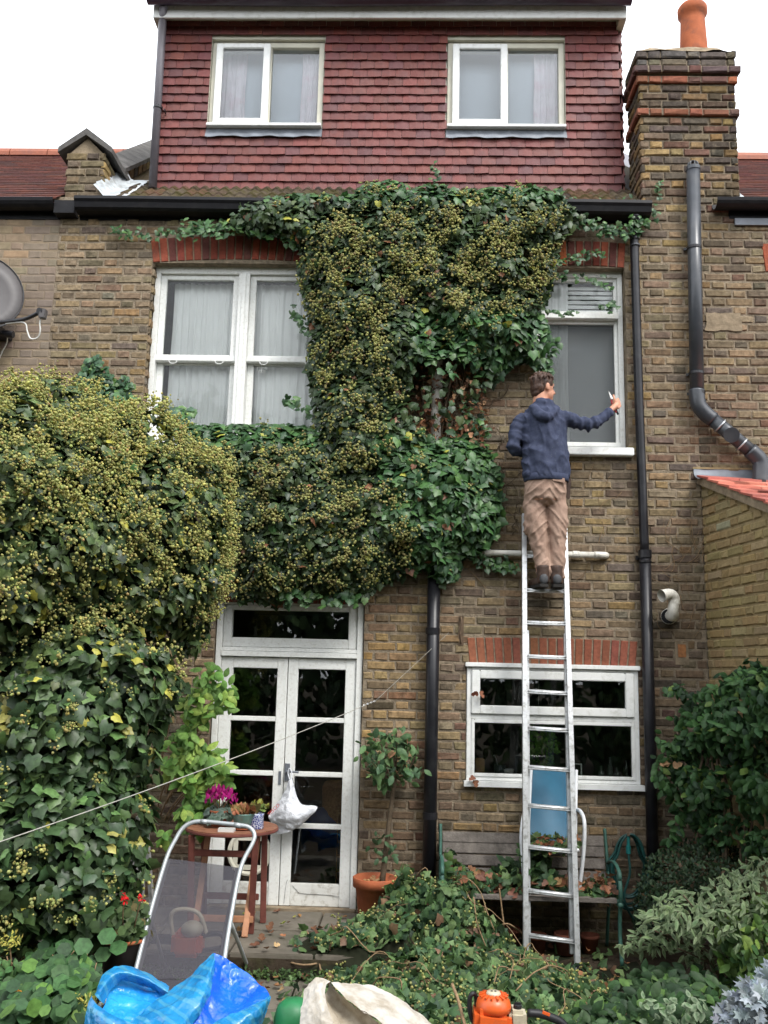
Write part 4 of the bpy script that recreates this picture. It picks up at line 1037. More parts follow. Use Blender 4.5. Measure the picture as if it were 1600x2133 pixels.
UMBW = [((0.36, 0.355, 0.125), 5), ((0.29, 0.295, 0.11), 4), ((0.41, 0.385, 0.13), 1.6), ((0.24, 0.195, 0.09), 1.2)]

def fb(P, s, seed=0.0, oct=3):
    return np.array([mnoise.fractal(Vector((float(p[0]) * s + seed, float(p[1]) * s, float(p[2]) * s)), 1.0, 2.0, oct) for p in P])
def segdist(px, py, poly):
    d = np.full(len(px), 1e9); Q = np.array(poly, float)
    for i in range(len(Q)):
        a, b = Q[i - 1], Q[i]; ab = b - a
        t = np.clip(((px - a[0]) * ab[0] + (py - a[1]) * ab[1]) / (ab @ ab + 1e-9), 0, 1)
        d = np.minimum(d, np.hypot(px - a[0] - t * ab[0], py - a[1] - t * ab[1]))
    return d
def inp(px, py, poly):
    c = np.zeros(len(px), bool); Q = poly
    for i in range(len(Q)):
        x1, y1 = Q[i]; x2, y2 = Q[i - 1]
        if y1 == y2: continue
        hit = ((y1 > py) != (y2 > py)) & (px < (x2 - x1) * (py - y1) / (y2 - y1) + x1); c ^= hit
    return c
def plane_pts(px, py, Y):
    D = RIGHT[None] * (px - 800)[:, None] - UP[None] * (py - 1066.5)[:, None] + FWD[None] * FPX
    return CAM + D * ((Y - CAM[1]) / D[:, 1])[:, None]
def patch(poly, n):
    """points spread over an outline drawn on the wall"""
    Q = np.array(poly, float); lo, hi = Q.min(0), Q.max(0)
    px = RNG.uniform(lo[0], hi[0], n); py = RNG.uniform(lo[1], hi[1], n); k = inp(px, py, poly)
    return px[k], py[k]

# ---------------------------------------------------------------- ivy on the house wall
ivy = thing('ivy', 'dense flowering ivy climbing the house wall between the upper windows', 'ivy', tuple(W(760, 1200, -0.15)))
POLY = [(500, 425), (560, 408), (650, 402), (735, 400), (765, 378), (815, 372), (860, 388), (905, 380), (960, 392), (1030, 388), (1100, 384), (1165, 392), (1192, 425), (1215, 450), (1190, 480), (1165, 505), (1152, 560), (1140, 610), (1132, 660), (1138, 720), (1125, 765), (1095, 745), (1062, 758), (1040, 790), (1000, 835), (1005, 880), (975, 905), (1012, 925), (1040, 980), (1046, 1050), (1038, 1115), (1000, 1145), (955, 1165), (950, 1205), (915, 1215), (890, 1180), (845, 1195), (790, 1220), (745, 1250), (690, 1238), (610, 1235), (575, 1262), (535, 1245), (500, 1255), (440, 1150), (400, 1000), (365, 885), (450, 882), (560, 880), (655, 885), (652, 820), (640, 760), (650, 690), (632, 620), (624, 550), (622, 515), (590, 492), (540, 490), (490, 478), (470, 460)]
BARE = [(865, 750), (930, 735), (1010, 765), (1045, 810), (1000, 850), (1005, 890), (940, 910), (885, 905), (845, 840)]
def ivy_depth(px, py):
    e = segdist(px, py, POLY); base = 0.10 + 0.26 * np.clip(e / 95, 0, 1) ** 0.7
    P = np.stack([px / 95, py / 95, np.zeros(len(px))], 1)
    lump = 0.10 * fb(P, 1.0, 3.1) + 0.05 * fb(P, 2.7, 9.0)
    lump = lump * np.clip(e / 40, 0.2, 1)
    top = np.clip((470 - py) / 60, 0, 1) * 0.10
    return np.clip(base + lump + top, 0.05, 0.6), e
def ivy_norm(px, py):
    d0, _ = ivy_depth(px, py); dx, _ = ivy_depth(px + 14, py); dy, _ = ivy_depth(px, py + 14)
    s = 14 / 255.0
    return unit(np.stack([-(dx - d0) / s, -np.ones(len(px)), (dy - d0) / s], 1))
px, py = patch(POLY, 30000); d, e = ivy_depth(px, py)
inb = inp(px, py, BARE); keep = ~inb | (RNG.random(len(px)) < 0.10); px, py, d = px[keep], py[keep], d[keep]
layer = RNG.choice(3, len(px), p=[0.62, 0.22, 0.16]); dd = np.where(layer == 0, d + RNG.normal(0, 0.016, len(px)), d * RNG.uniform(0.3, 0.9, len(px)))
P = plane_pts(px, py, -dd); N = ivy_norm(px, py) + np.array([0, -0.2, 0.45])
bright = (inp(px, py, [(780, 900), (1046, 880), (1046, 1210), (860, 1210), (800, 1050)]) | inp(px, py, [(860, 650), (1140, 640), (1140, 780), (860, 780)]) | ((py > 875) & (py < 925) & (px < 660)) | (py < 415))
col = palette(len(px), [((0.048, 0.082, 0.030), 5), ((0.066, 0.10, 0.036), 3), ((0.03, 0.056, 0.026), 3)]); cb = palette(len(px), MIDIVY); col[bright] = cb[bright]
yel = RNG.random(len(px)) < 0.012; col[yel] = np.array([0.36, 0.36, 0.06]); brn = RNG.random(len(px)) < 0.012; col[brn] = np.array([0.22, 0.10, 0.05])
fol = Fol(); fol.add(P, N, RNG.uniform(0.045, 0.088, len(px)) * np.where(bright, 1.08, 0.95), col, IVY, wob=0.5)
def strand(path, Y, n, spread, size, pal=MIDIVY, T=IVY):
    Q = np.array(spline(path, 40)); i = RNG.uniform(0, 39, n); a = Q[i.astype(int)]
    qx, qy = a[:, 0] + RNG.normal(0, spread, n), a[:, 1] + RNG.normal(0, spread, n)
    p = plane_pts(qx, qy, np.full(n, Y) - RNG.uniform(0, 0.04, n)); return p, np.tile([0, -1, 0.4], (n, 1)), RNG.uniform(size * 0.65, size, n), palette(n, pal), T
STR = [([(235, 478), (300, 486), (360, 480), (430, 470), (510, 462)], -0.06, 120, 6, 0.055), ([(400, 478), (470, 472), (560, 478), (620, 490)], -0.16, 160, 9, 0.07), ([(1185, 455), (1250, 472), (1300, 478), (1345, 462)], -0.10, 130, 9, 0.06),
       ([(1150, 545), (1200, 532), (1255, 522)], -0.05, 45, 5, 0.055), ([(1130, 575), (1190, 575), (1240, 580), (1275, 600)], -0.02, 34, 5, 0.06), ([(1260, 640), (1280, 630)], -0.02, 16, 5, 0.06), ([(1130, 640), (1160, 650), (1200, 645)], -0.03, 20, 5, 0.05),
       ([(605, 645), (625, 665), (650, 690)], -0.10, 22, 5, 0.06), ([(600, 832), (625, 848), (655, 862)], -0.12, 20, 6, 0.07), ([(1150, 700), (1140, 760), (1130, 790)], -0.08, 60, 9, 0.07), ([(1360, 440), (1372, 410), (1370, 380)], -0.05, 22, 4, 0.05), ([(1330, 445), (1350, 455)], -0.05, 16, 8, 0.05),
       ([(905, 340), (907, 365), (900, 385)], 0.10, 18, 4, 0.05), ([(960, 850), (990, 880), (1010, 895)], -0.1, 40, 10, 0.07), ([(1000, 1160), (1040, 1175), (1080, 1180)], -0.04, 60, 8, 0.06), ([(1120, 1000), (1180, 1150)], -0.02, 6, 6, 0.03), ([(540, 1180), (610, 1240), (740, 1240)], -0.2, 90, 10, 0.08), ([(1190, 420), (1230, 440), (1330, 420)], 0.0, 60, 8, 0.05), ([(870, 760), (960, 900), (985, 800)], -0.10, 34, 18, 0.055)]
for path, Y, n, sp, sz in STR:
    p, nn, s, c, T = strand(path, Y, n, sp, sz); fol.add(p, nn, s, c, T, wob=0.4)
plant_leaves(fol, ivy, 'ivy_leaf', 300)
# flower heads in clusters
def clusters(px, py, prob):
    k = RNG.random(len(px)) < prob; return px[k], py[k]
qx, qy = patch(POLY, 5600); dens = np.full(len(qx), 0.10)
for poly, v in (([(640, 430), (1155, 440), (1150, 640), (1000, 660), (860, 640), (640, 700)], 0.72), ([(640, 560), (850, 560), (820, 760), (790, 900), (660, 900)], 0.55), ([(440, 930), (780, 930), (860, 1080), (860, 1160), (740, 1240), (500, 1240)], 0.52), ([(850, 640), (1140, 650), (1130, 780), (1000, 790), (850, 760)], 0.05), ([(860, 890), (1046, 880), (1046, 1210), (890, 1210)], 0.03), ([(480, 395), (700, 400), (640, 470), (480, 490)], 0.05), ([(365, 875), (660, 880), (650, 925), (400, 925)], 0.05)):
    dens[inp(qx, qy, poly)] = v
dens[inp(qx, qy, BARE)] = 0; dens[qy < 410] = 0.12
clump = fb(np.stack([qx / 48, qy / 48, np.zeros(len(qx))], 1), 1.0, 20); dens = dens * np.clip(0.55 + 1.5 * clump, 0, 1.6)
qx, qy = clusters(qx, qy, dens)
nu = RNG.integers(8, 16, len(qx)); ux = np.repeat(qx, nu) + RNG.normal(0, 8, nu.sum()); uy = np.repeat(qy, nu) + RNG.normal(0, 8, nu.sum())
d, e = ivy_depth(ux, uy); P = plane_pts(ux, uy, -(d + RNG.uniform(0.03, 0.10, len(ux))))
uf = Fol(); uf.add(P, np.tile([0, -1, 0.5], (len(P), 1)), RNG.uniform(0.0065, 0.013, len(P)), palette(len(P), UMBW), UMBI, wob=2.0)
mass(uf, ivy, 'flower_heads', 'umbel')
# stems, bare where the leaves have been cut away
mb = MB(); rs = random.Random(3)
for i in range(46):
    x0, y0 = rs.uniform(840, 1090), rs.uniform(740, 1160); a = rs.uniform(-0.6, 0.9); L = rs.uniform(40, 130)
    pts = [W(x0 + L * t * math.sin(a) + rs.uniform(-9, 9), y0 - L * t * math.cos(a) + rs.uniform(-6, 6), -0.012 - rs.uniform(0, 0.03)) for t in np.linspace(0, 1, 6)]
    mb.tube(spline(pts, 14), rs.uniform(0.002, 0.005), 5)
for i in range(12):
    x0 = rs.uniform(860, 960); pts = [W(x0 + rs.uniform(-30, 30) * t, 1160 - 420 * t + rs.uniform(-10, 10), -0.05 - rs.uniform(0, 0.08)) for t in np.linspace(0, 1, 8)]
    mb.tube(spline(pts, 24), rs.uniform(0.005, 0.011), 6)
part('stem', mb, 'bark', ivy, True, kind='stuff')
mb = MB()     # clinging dead tendrils right of the downpipe and under the sill
for i in range(60):
    x0, y0 = (rs.uniform(1380, 1465), rs.uniform(1030, 1330)) if i < 34 else (rs.uniform(1000, 1310), rs.uniform(960, 1230)); a = rs.uniform(-1.2, 1.2); L = rs.uniform(25, 90)
    if x0 < 1375 and 1085 < x0 < 1190: continue
    pts = [W(x0 + L * t * math.sin(a) + rs.uniform(-5, 5), y0 - L * t * math.cos(a) + rs.uniform(-5, 5), -0.008) for t in np.linspace(0, 1, 5)]
    mb.tube(spline(pts, 10), rs.uniform(0.0012, 0.0028), 4)
part('tendril', mb, 'twig', ivy, kind='stuff')
dl = Fol(); px, py = patch([(840, 760), (1000, 760), (1030, 900), (1010, 930), (840, 930)], 380); n = len(px)
dl.add(plane_pts(px, py, -RNG.uniform(0.03, 0.22, n)), np.tile([0, -1, 0.3], (n, 1)), RNG.uniform(0.03, 0.06, n), palette(n, [((0.22, 0.10, 0.05), 3), ((0.14, 0.07, 0.04), 3), ((0.40, 0.24, 0.14), 1)]), DEAD, wob=0.9)
mass(dl, ivy, 'withered_leaves', 'dead_leaf')

# ivy sprig on the wall above the bush
sp_ = thing('ivy', 'small patch of young ivy on the wall left of the sash window', 'ivy', tuple(W(205, 850, -0.05)))
SP = [(140, 860), (150, 800), (180, 745), (205, 735), (225, 770), (245, 790), (265, 775), (275, 800), (270, 870)]
px, py = patch(SP, 700); n = len(px); fol = Fol(); fol.add(plane_pts(px, py, -RNG.uniform(0.03, 0.12, n)), np.tile([0, -1, 0.4], (n, 1)), RNG.uniform(0.04, 0.065, n), palette(n, [((0.05, 0.12, 0.05), 3), ((0.035, 0.085, 0.04), 3), ((0.10, 0.19, 0.05), 1)]), IVY, wob=0.35)
plant_leaves(fol, sp_, 'ivy_leaf', 60)

# ---------------------------------------------------------------- the great ivy bush on the left boundary
bush = thing('ivy_bush', 'huge rounded ivy bush at the left, yellow-green with flower heads above and dark leaves below', 'bush', tuple(W(150, 1800, -1.4) * np.array([1, 1, 0]) + np.array([0, 0, LOW])))
ELL = [(W(236, 1130, -1.10), (0.74, 0.62, 0.90)), (W(20, 1110, -1.55), (0.78, 0.72, 0.82)), (W(140, 1460, -1.40), (0.66, 0.55, 0.75)), (W(95, 1740, -1.50), (0.60, 0.50, 0.62)), (W(392, 1200, -0.85), (0.27, 0.32, 0.46)), (W(190, 1640, -1.40), (0.27, 0.33, 0.50)), (W(120, 880, -1.0), (0.42, 0.4, 0.18))]
def ell_pts(n, ells, shrink=1.0, lump=0.11):
    Ps, Ns = [], []
    areas = [((r[0] * r[1]) ** 1.6 + (r[0] * r[2]) ** 1.6 + (r[1] * r[2]) ** 1.6) ** (1 / 1.6) for c, r in ells]
    for k, (c, r) in enumerate(ells):
        m_ = int(n * areas[k] / sum(areas)); u = unit(RNG.normal(size=(m_, 3))); r = np.array(r) * shrink
        P = np.asarray(c) + u * r; Nn = unit(u / r)
        ins = np.zeros(m_, bool)
        for j, (c2, r2) in enumerate(ells):
            if j != k: ins |= (((P - c2) / (np.array(r2) * shrink * 0.97)) ** 2).sum(1) < 1
        vis = ((CAM - P) * Nn).sum(1) > -0.8
        kp = ~ins & vis; P, Nn = P[kp], Nn[kp]
        P = P + Nn * (lump * 1.25 * fb(P, 2.6, 5.0) + lump * 0.8 * fb(P, 8.0, 2.0))[:, None]
        Ps.append(P); Ns.append(Nn)
    return np.concatenate(Ps), np.concatenate(Ns)
def pyof(P):
    q = P - CAM; d = q @ FWD; return 800 + FPX * (q @ RIGHT) / d, 1066.5 - FPX * (q @ UP) / d
P, N = ell_pts(22000, ELL); X, Yp = pyof(P); P[:, 2] = np.maximum(P[:, 2], LOW + 0.02)
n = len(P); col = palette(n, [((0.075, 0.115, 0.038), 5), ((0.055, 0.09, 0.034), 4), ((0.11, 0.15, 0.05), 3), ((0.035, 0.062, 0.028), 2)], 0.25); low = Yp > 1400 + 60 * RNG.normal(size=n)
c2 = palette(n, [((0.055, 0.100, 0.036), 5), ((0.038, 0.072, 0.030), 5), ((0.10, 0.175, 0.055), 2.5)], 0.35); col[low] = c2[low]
yel = RNG.random(n) < np.where(low, 0.035, 0.045); col[yel] = np.array([0.42, 0.40, 0.07]) * RNG.uniform(0.7, 1.1, (yel.sum(), 1))
patchy = fb(P, 3.4, 40) > 0.26; yy = patchy & (Yp > 1440) & (Yp < 1780) & (X < 330) & (RNG.random(n) < 0.55); col[yy] = np.array([0.36, 0.34, 0.09]) * RNG.uniform(0.7, 1.1, (yy.sum(), 1))
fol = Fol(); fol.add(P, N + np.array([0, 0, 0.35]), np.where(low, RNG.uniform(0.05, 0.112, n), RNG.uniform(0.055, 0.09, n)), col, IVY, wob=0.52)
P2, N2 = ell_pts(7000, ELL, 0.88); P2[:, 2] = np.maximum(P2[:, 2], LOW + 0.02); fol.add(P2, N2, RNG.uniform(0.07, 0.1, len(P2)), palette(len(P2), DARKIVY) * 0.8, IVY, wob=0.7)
plant_leaves(fol, bush, 'ivy_leaf', 300, front=lambda P: np.where(pyof(P)[1] > 1350, 1.0, 0.3))
P, N = ell_pts(16000, ELL); X, Yp = pyof(P)
clump = fb(P, 5.0, 60); up = np.clip(N[:, 2] * 0.6 + 0.65, 0.3, 1.2); dens = np.clip((1400 - Yp) / 260, 0.0, 1) * np.clip(0.85 + 1.3 * clump, 0.12, 1.3) * up + np.where((Yp > 1380) & (clump > 0.33), 0.22, 0)
k = RNG.random(len(P)) < dens * 0.9; P, N = P[k], N[k]
nu = RNG.integers(10, 20, len(P)); UP_ = np.repeat(P, nu, 0) + RNG.normal(0, 0.022, (nu.sum(), 3)) + np.repeat(N, nu, 0) * RNG.uniform(0.03, 0.11, (nu.sum(), 1))
X, Yp = pyof(UP_); c = palette(len(UP_), UMBC); c = c * RNG.uniform(0.8, 1.1, (len(c), 1))
uf = Fol(); uf.add(UP_, np.repeat(N, nu, 0), 0.0042 + 0.0085 * RNG.random(len(UP_)) ** 1.6, c, UMBI, wob=2.0)
mass(uf, bush, 'flower_heads', 'umbel')
print('umbels', len(UP_))
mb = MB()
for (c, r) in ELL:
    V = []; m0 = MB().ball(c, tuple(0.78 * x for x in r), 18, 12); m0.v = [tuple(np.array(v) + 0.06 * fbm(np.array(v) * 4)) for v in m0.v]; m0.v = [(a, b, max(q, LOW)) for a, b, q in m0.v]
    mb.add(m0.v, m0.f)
part('dark_core', mb, 'inner_shade', bush, True)  # solid dark lumps, not branches: shade inside the bush put into colour
# long upright shoots on top of the bush
fol = Fol()
for (x, y0, y1, Yd) in ((165, 900, 840, -1.3), (245, 880, 820, -1.2), (360, 900, 850, -0.9), (150, 960, 900, -1.6), (380, 880, 850, -0.7), (235, 1000, 950, -1.7)):
    n = 40; t = RNG.random(n); p = plane_pts(x + RNG.normal(0, 13, n), y0 + (y1 - y0) * t + RNG.normal(0, 5, n), np.full(n, Yd) + RNG.normal(0, 0.03, n))
    fol.add(p, np.tile([0, -1, 0.5], (n, 1)), RNG.uniform(0.05, 0.085, n), palette(n, [((0.06, 0.14, 0.04), 3), ((0.09, 0.18, 0.05), 2), ((0.04, 0.09, 0.05), 2)]), IVY, wob=0.5)
mass(fol, bush, 'young_shoots', 'ivy_leaf')

# ================================================================ pipes
plain('aluminium', (0.62, 0.63, 0.63), 0.38, 0.5, 0.75, vary=0.12, scale=9, bmp=0.1, bscale=80, dirt=(0.22, 0.21, 0.18), dirtamt=0.7, dscale=26)
plain('steel', (0.45, 0.46, 0.47), 0.35, 0.5, 0.8, vary=0.1, scale=10)
plain('old_terracotta', (0.16, 0.055, 0.035), 0.9, 0.15, vary=0.3, scale=12)
plain('rust', (0.13, 0.09, 0.06), 0.85, 0.2, vary=0.4, scale=30)
plain('white_cable', (0.72, 0.72, 0.68), 0.5, 0.4, vary=0.05)
plain('rope', (0.36, 0.35, 0.31), 0.85, 0.2, vary=0.15, scale=40)
def ring(mb, a, d, r, h, seg=14):
    d = unit(np.asarray(d, float)); a = np.asarray(a, float); mb.tube([a - d * h / 2, a + d * h / 2], r, seg)
t = thing('drainpipe', 'black soil pipe rising from the bench into the ivy, pale where it shows above', 'drainpipe', (0.165, -0.08, 0.0))
part('lower_pipe', MB().tube([(0.162, -0.085, LOW), (0.166, -0.085, 1.4), (0.17, -0.085, 2.72)], 0.0505, 16), 'black_plastic', t, True)
part('upper_pipe', MB().tube([(0.17, -0.085, 2.725), (0.172, -0.085, 5.5)], 0.046, 14), 'waste_white', t, True)
for z in (0.72, 2.1): m0 = MB(); ring(m0, (0.165, -0.085, z), (0, 0, 1), 0.056, 0.05, 16); part('collar', m0, 'black_plastic', t)
m0 = MB(); ring(m0, (0.162, -0.085, 0.1), (0, 0, 1), 0.062, 0.13, 16); m0.cyl((0.1, -0.09, 0.1), (0.06, -0.12, 0.1), 0.04, 12); part('foot_bend', m0, 'black_plastic', t)

t = thing('drainpipe', 'slim black rainwater downpipe from the gutter end to the ground, right of the ladder', 'drainpipe', (1.82, -0.07, LOW))
part('upper_pipe', MB().tube(spline([(1.815, -0.10, 5.60), (1.812, -0.075, 5.50), (1.806, -0.062, 5.36), (1.812, -0.06, 4.0), (1.826, -0.06, 2.72)], 30), 0.036, 12), 'black_plastic', t, True)
part('lower_pipe', MB().tube([(1.826, -0.065, 2.74), (1.829, -0.065, 1.4), (1.822, -0.065, LOW)], 0.044, 14), 'black_plastic', t, True)
m0 = MB(); ring(m0, (1.826, -0.064, 2.74), (0, 0, 1), 0.052, 0.06); ring(m0, (1.826, -0.064, 2.68), (0, 0, 1), 0.05, 0.015); m0.box(1.765, 1.885, -0.03, 0.0, 2.70, 2.73); part('collar', m0, 'black_plastic', t)
for z in (5.46, 5.40, 5.34): m0 = MB(); ring(m0, (1.809, -0.068, z), (0, 0, 1), 0.042, 0.014); part('collar', m0, 'grey_plastic', t)

t = thing('soil_pipe', 'grey soil vent pipe on the right-hand wall, bending down to the lean-to roof', 'drainpipe', tuple(W(1580, 1000, -0.09)))
A, B_, C_, D_ = W(1444, 352, -0.09), W(1452, 825, -0.09), W(1468, 855, -0.09), W(1570, 945, -0.09)
part('pipe', MB().tube([A, B_], 0.056, 18), 'grey_plastic', t, True)
part('bend', MB().tube(spline([B_ + (0, 0, 0.05), B_, W(1456, 845, -0.09), W(1470, 862, -0.09), W(1485, 874, -0.09)], 14), 0.062, 18), 'grey_plastic', t, True)
part('branch', MB().tube([W(1484, 873, -0.09), D_], 0.056, 18), 'grey_plastic', t, True)
part('bend', MB().tube(spline([W(1562, 938, -0.09), W(1580, 955, -0.09), W(1585, 970, -0.09), W(1583, 1010, -0.10)], 12), 0.064, 18), 'grey_plastic', t, True)
for q in ((1446, 517), (1451, 778), (1453, 818)): m0 = MB(); ring(m0, W(*q, -0.09), A - B_, 0.061, 0.022, 18); m0.bar(W(q[0] - 22, q[1] + 3, -0.02), W(q[0] + 6, q[1], -0.05), 0.02, 0.02); part('bracket', m0, 'black_plastic', t)
for q in ((1500, 887), (1545, 926)): m0 = MB(); ring(m0, W(*q, -0.09), W(1570, 945, -0.09) - W(1484, 873, -0.09), 0.064, 0.012, 18); part('joint', m0, 'steel', t, True)
cc = W(1524, 906, -0.15); dv = unit(CAM - cc); m0 = MB().tube([cc - dv * 0.06, cc + dv * 0.012], 0.061, 20)
for a in (0.8, 2.3, 3.9, 5.5): m0.cyl(cc + dv * 0.012 + 0.045 * np.array([math.cos(a), 0, math.sin(a)]), cc + dv * 0.017 + 0.045 * np.array([math.cos(a), 0, math.sin(a)]), 0.006, 6)
part('access_cap', m0, 'grey_plastic', t)
m0 = MB(); ring(m0, A, (0, 0, 1), 0.06, 0.03, 18)
for a in np.linspace(0, 6.283, 8, endpoint=False): m0.tube(spline([A + (0.045 * math.cos(a), 0.045 * math.sin(a), 0), A + (0.04 * math.cos(a), 0.04 * math.sin(a), 0.05), A + (0, 0, 0.075)], 6), 0.006, 5)
part('vent_cage', m0, 'grey_plastic', t)

t = thing('drainpipe', 'grey downpipe at the left corner of the tiled dormer', 'drainpipe', tuple(W(318, 392, 0.26)))
part('pipe', MB().tube([W(341, 12, 0.15), W(339, 40, 0.22), W(335, 110, 0.28), W(318, 392, 0.28)], 0.037, 14), 'dormer_pipe', t, True)
m0 = MB(); ring(m0, W(329, 225, 0.28), (0, 0, 1), 0.044, 0.02); m0.box(W(329, 225)[0] - 0.03, W(345, 232, 0.3)[0], 0.27, 0.33, W(345, 232, 0.3)[2] - 0.01, W(345, 232, 0.3)[2] + 0.01); part('bracket', m0, 'black_plastic', t)

t = thing('waste_pipe', 'white horizontal waste pipe crossing the wall behind the ladder', 'pipe', tuple(W(1108, 1153, -0.05)))
part('pipe', MB().tube([W(905, 1149, -0.055), W(1245, 1156, -0.055)], 0.024, 12), 'waste_white', t, True)
for q in (990, 1016, 1200): m0 = MB(); ring(m0, W(q, 1151 + (q - 990) * 0.02, -0.055), (1, 0, 0), 0.029, 0.05); part('coupling', m0, 'waste_white', t)
part('bend', MB().tube(spline([W(1238, 1156, -0.055), W(1252, 1156.5, -0.055), W(1260, 1157, -0.045), W(1262, 1157, 0.01)], 10), 0.028, 12), 'waste_white', t, True)

t = thing('flue', 'cream plastic vent elbows sticking out of the wall right of the downpipe', 'vent', tuple(W(1398, 1285, 0)))
part('sleeve', MB().tube([W(1398, 1281, 0.0), W(1394, 1284, -0.12)], 0.062, 18), 'waste_white', t, True)
part('seal', MB().tube([W(1393, 1284, -0.121), W(1393, 1284, -0.127)], 0.056, 18), 'black_plastic', t)
part('elbow', MB().tube(spline([W(1396, 1282, -0.12), W(1401, 1283, -0.18), W(1402, 1270, -0.21), W(1404, 1254, -0.21)], 12), 0.041, 16), 'waste_white', t, True)
part('elbow', MB().tube(spline([W(1404, 1258, -0.21), W(1404, 1246, -0.21), W(1396, 1238, -0.22), W(1380, 1240, -0.25)], 12), 0.043, 16, cap=False), 'waste_white', t, True)
part('mouth', MB().tube([W(1384, 1239.5, -0.243), W(1378, 1241, -0.254)], [0.043, 0.048], 16, cap=False), 'waste_white', t, True)

# wall hook and clothes line
t = thing('clothes_line', 'grey clothes line stretched across the garden to a wire on the wall', 'clothes line', tuple(W(782, 1460, -0.45)))
P1 = W(782, 1460, -0.45); P0 = W(-60, 1774, -3.3)
part('rope', MB().tube([P0 + (P1 - P0) * s - np.array([0, 0, 0.10 * s * (1 - s)]) for s in np.linspace(0, 0.955, 40)], 0.0027, 6), 'rope', t, True)
mb = MB(); Pk = P0 + (P1 - P0) * 0.95
for i in range(7): c = Pk + (P1 - Pk) * (i + 0.5) / 7; mb.tube([c + 0.011 * math.cos(a) * unit(P1 - Pk) + 0.006 * math.sin(a) * np.array([0, (i % 2), 1 - (i % 2)]) for a in np.linspace(0, 6.283, 8, endpoint=False)], 0.0022, 4, closed=True)
part('chain', mb, 'steel', t)
part('wire', MB().tube([P1, W(935, 1318, -0.03)], 0.0014, 5), 'rope', t)
m0 = MB().tube(spline([W(960, 1285, -0.01), W(962, 1300, -0.05), W(958, 1320, -0.05), W(961, 1340, -0.01)], 16), 0.007, 6).box(W(955, 1290)[0], W(966, 1290)[0], -0.006, 0.0, W(960, 1345)[2], W(960, 1283)[2])
single('wall_hook', m0, 'rust', 'small rusty iron hook on the wall left of the ladder', 'hook')

# satellite dish of the left neighbour
plain('dish_grey', (0.085, 0.078, 0.078), 0.5, 0.4, vary=0.08, scale=4)
t = thing('satellite_dish', 'grey satellite dish with black arm and white cable at the left edge', 'satellite dish', tuple(W(-10, 700, -0.02)))
dc = W(-40, 606, -0.30); dn = unit(np.array([0.45, -0.85, 0.18])); du = unit(np.cross(dn, [0, 0, 1])); dvv = np.cross(du, dn)
rings = [[dc + (du * math.cos(a) * r * 1.0 + dvv * math.sin(a) * r * 1.06) - dn * 0.07 * (1 - (r / 0.33) ** 2) for a in np.linspace(0, 6.283, 32, endpoint=False)] for r in (0.02, 0.12, 0.22, 0.33)]
rings += [[p + dn * -0.012 for p in rings[-1]]] + [[p - dn * 0.014 for p in r] for r in rings[-2::-1]]
part('reflector', MB().ring_loft(rings, True), 'dish_grey', t, True)
part('rim', MB().tube([dc + (du * math.cos(a) * 0.33 + dvv * math.sin(a) * 0.35) for a in np.linspace(0, 6.283, 40, endpoint=False)], 0.006, 6, closed=True), 'black_plastic', t, True)
part('arm', MB().tube(spline([W(-40, 678, -0.32), W(5, 671, -0.42), W(50, 665, -0.55), W(80, 652, -0.62)], 16), 0.016, 8), 'black_plastic', t, True)
m0 = MB().cyl(W(81, 648, -0.64), W(90, 650, -0.60), 0.028, 12); part('receiver_cap', m0, 'black_plastic', t)
m0 = MB().bar(W(92, 645, -0.62), W(88, 664, -0.62), 0.05, 0.05); part('receiver', m0, 'dish_grey', t, bevel=0.006)
part('bracket', MB().box(-3.75, -3.42, -0.30, -0.001, W(0, 690, -0.1)[2] - 0.05, W(0, 690, -0.1)[2]).cyl(W(0, 694, -0.16), W(28, 697, -0.16), 0.03, 10), 'black_plastic', t)
part('cable', MB().tube(spline([W(12, 674, -0.44), W(50, 672, -0.55), W(57, 690, -0.56), W(62, 703, -0.56), W(70, 706, -0.57), W(80, 702, -0.58), W(84, 688, -0.6), W(83, 672, -0.61), W(86, 664, -0.61)], 50), 0.0055, 6), 'white_cable', t, True)
part('cable', MB().tube(spline([W(16, 698, -0.17), W(14, 715, -0.10), W(4, 735, -0.05), W(-3, 755, -0.02), W(-8, 800, -0.01)], 24), 0.005, 6), 'white_cable', t, True)

# ================================================================ the ladder
FR = G(1205, 2024, LOW); FL = FR + np.array([-0.345, 0.07, 0.02])
TL = W(1090, 1072, -0.055); TR = TL + np.array([0.325, -0.03, 0.0])
lad = thing('ladder', 'aluminium double ladder leaning against the house wall', 'ladder', tuple((FR + FL) / 2))
def lad_pt(py, A_, B2):
    lo, hi = 0.0, 1.0
    for _ in range(40):
        mid = (lo + hi) / 2
        if PR(A_ + (B2 - A_) * mid)[1] > py: lo = mid
        else: hi = mid
    return A_ + (B2 - A_) * lo
ax = unit(TL - FL); nrm = unit(np.cross(np.array([1.0, 0, 0]), ax))          # away from the wall
if nrm[1] > 0: nrm = -nrm
for A_, B2, sx in ((FL, TL, -1), (FR, TR, 1)):
    m0 = MB().bar(A_, B2, 0.024, 0.058, up=nrm); part('stile', m0, 'aluminium', lad, bevel=0.003)
    for s in (-1, 1): part('stile_flange', MB().bar(A_ + nrm * 0.026 * s + np.array([-sx * 0.006, 0, 0]), B2 + nrm * 0.026 * s + np.array([-sx * 0.006, 0, 0]), 0.034, 0.009, up=nrm), 'aluminium', lad)
    A3 = A_ + np.array([-sx * 0.034, 0, 0]) - nrm * 0.06; part('rear_stile', MB().bar(A3 + ax * 0.1, A3 + ax * 2.3, 0.022, 0.05, up=nrm), 'aluminium', lad, bevel=0.003)
    part('foot', MB().bar(A_ - ax * 0.012, A_ + ax * 0.045, 0.036, 0.075, up=nrm), 'black_plastic', lad, bevel=0.004)
RUNGS = [1950, 1857, 1766, 1680, 1600, 1519, 1443, 1370, 1300, 1233, 1162, 1098]
rp = []
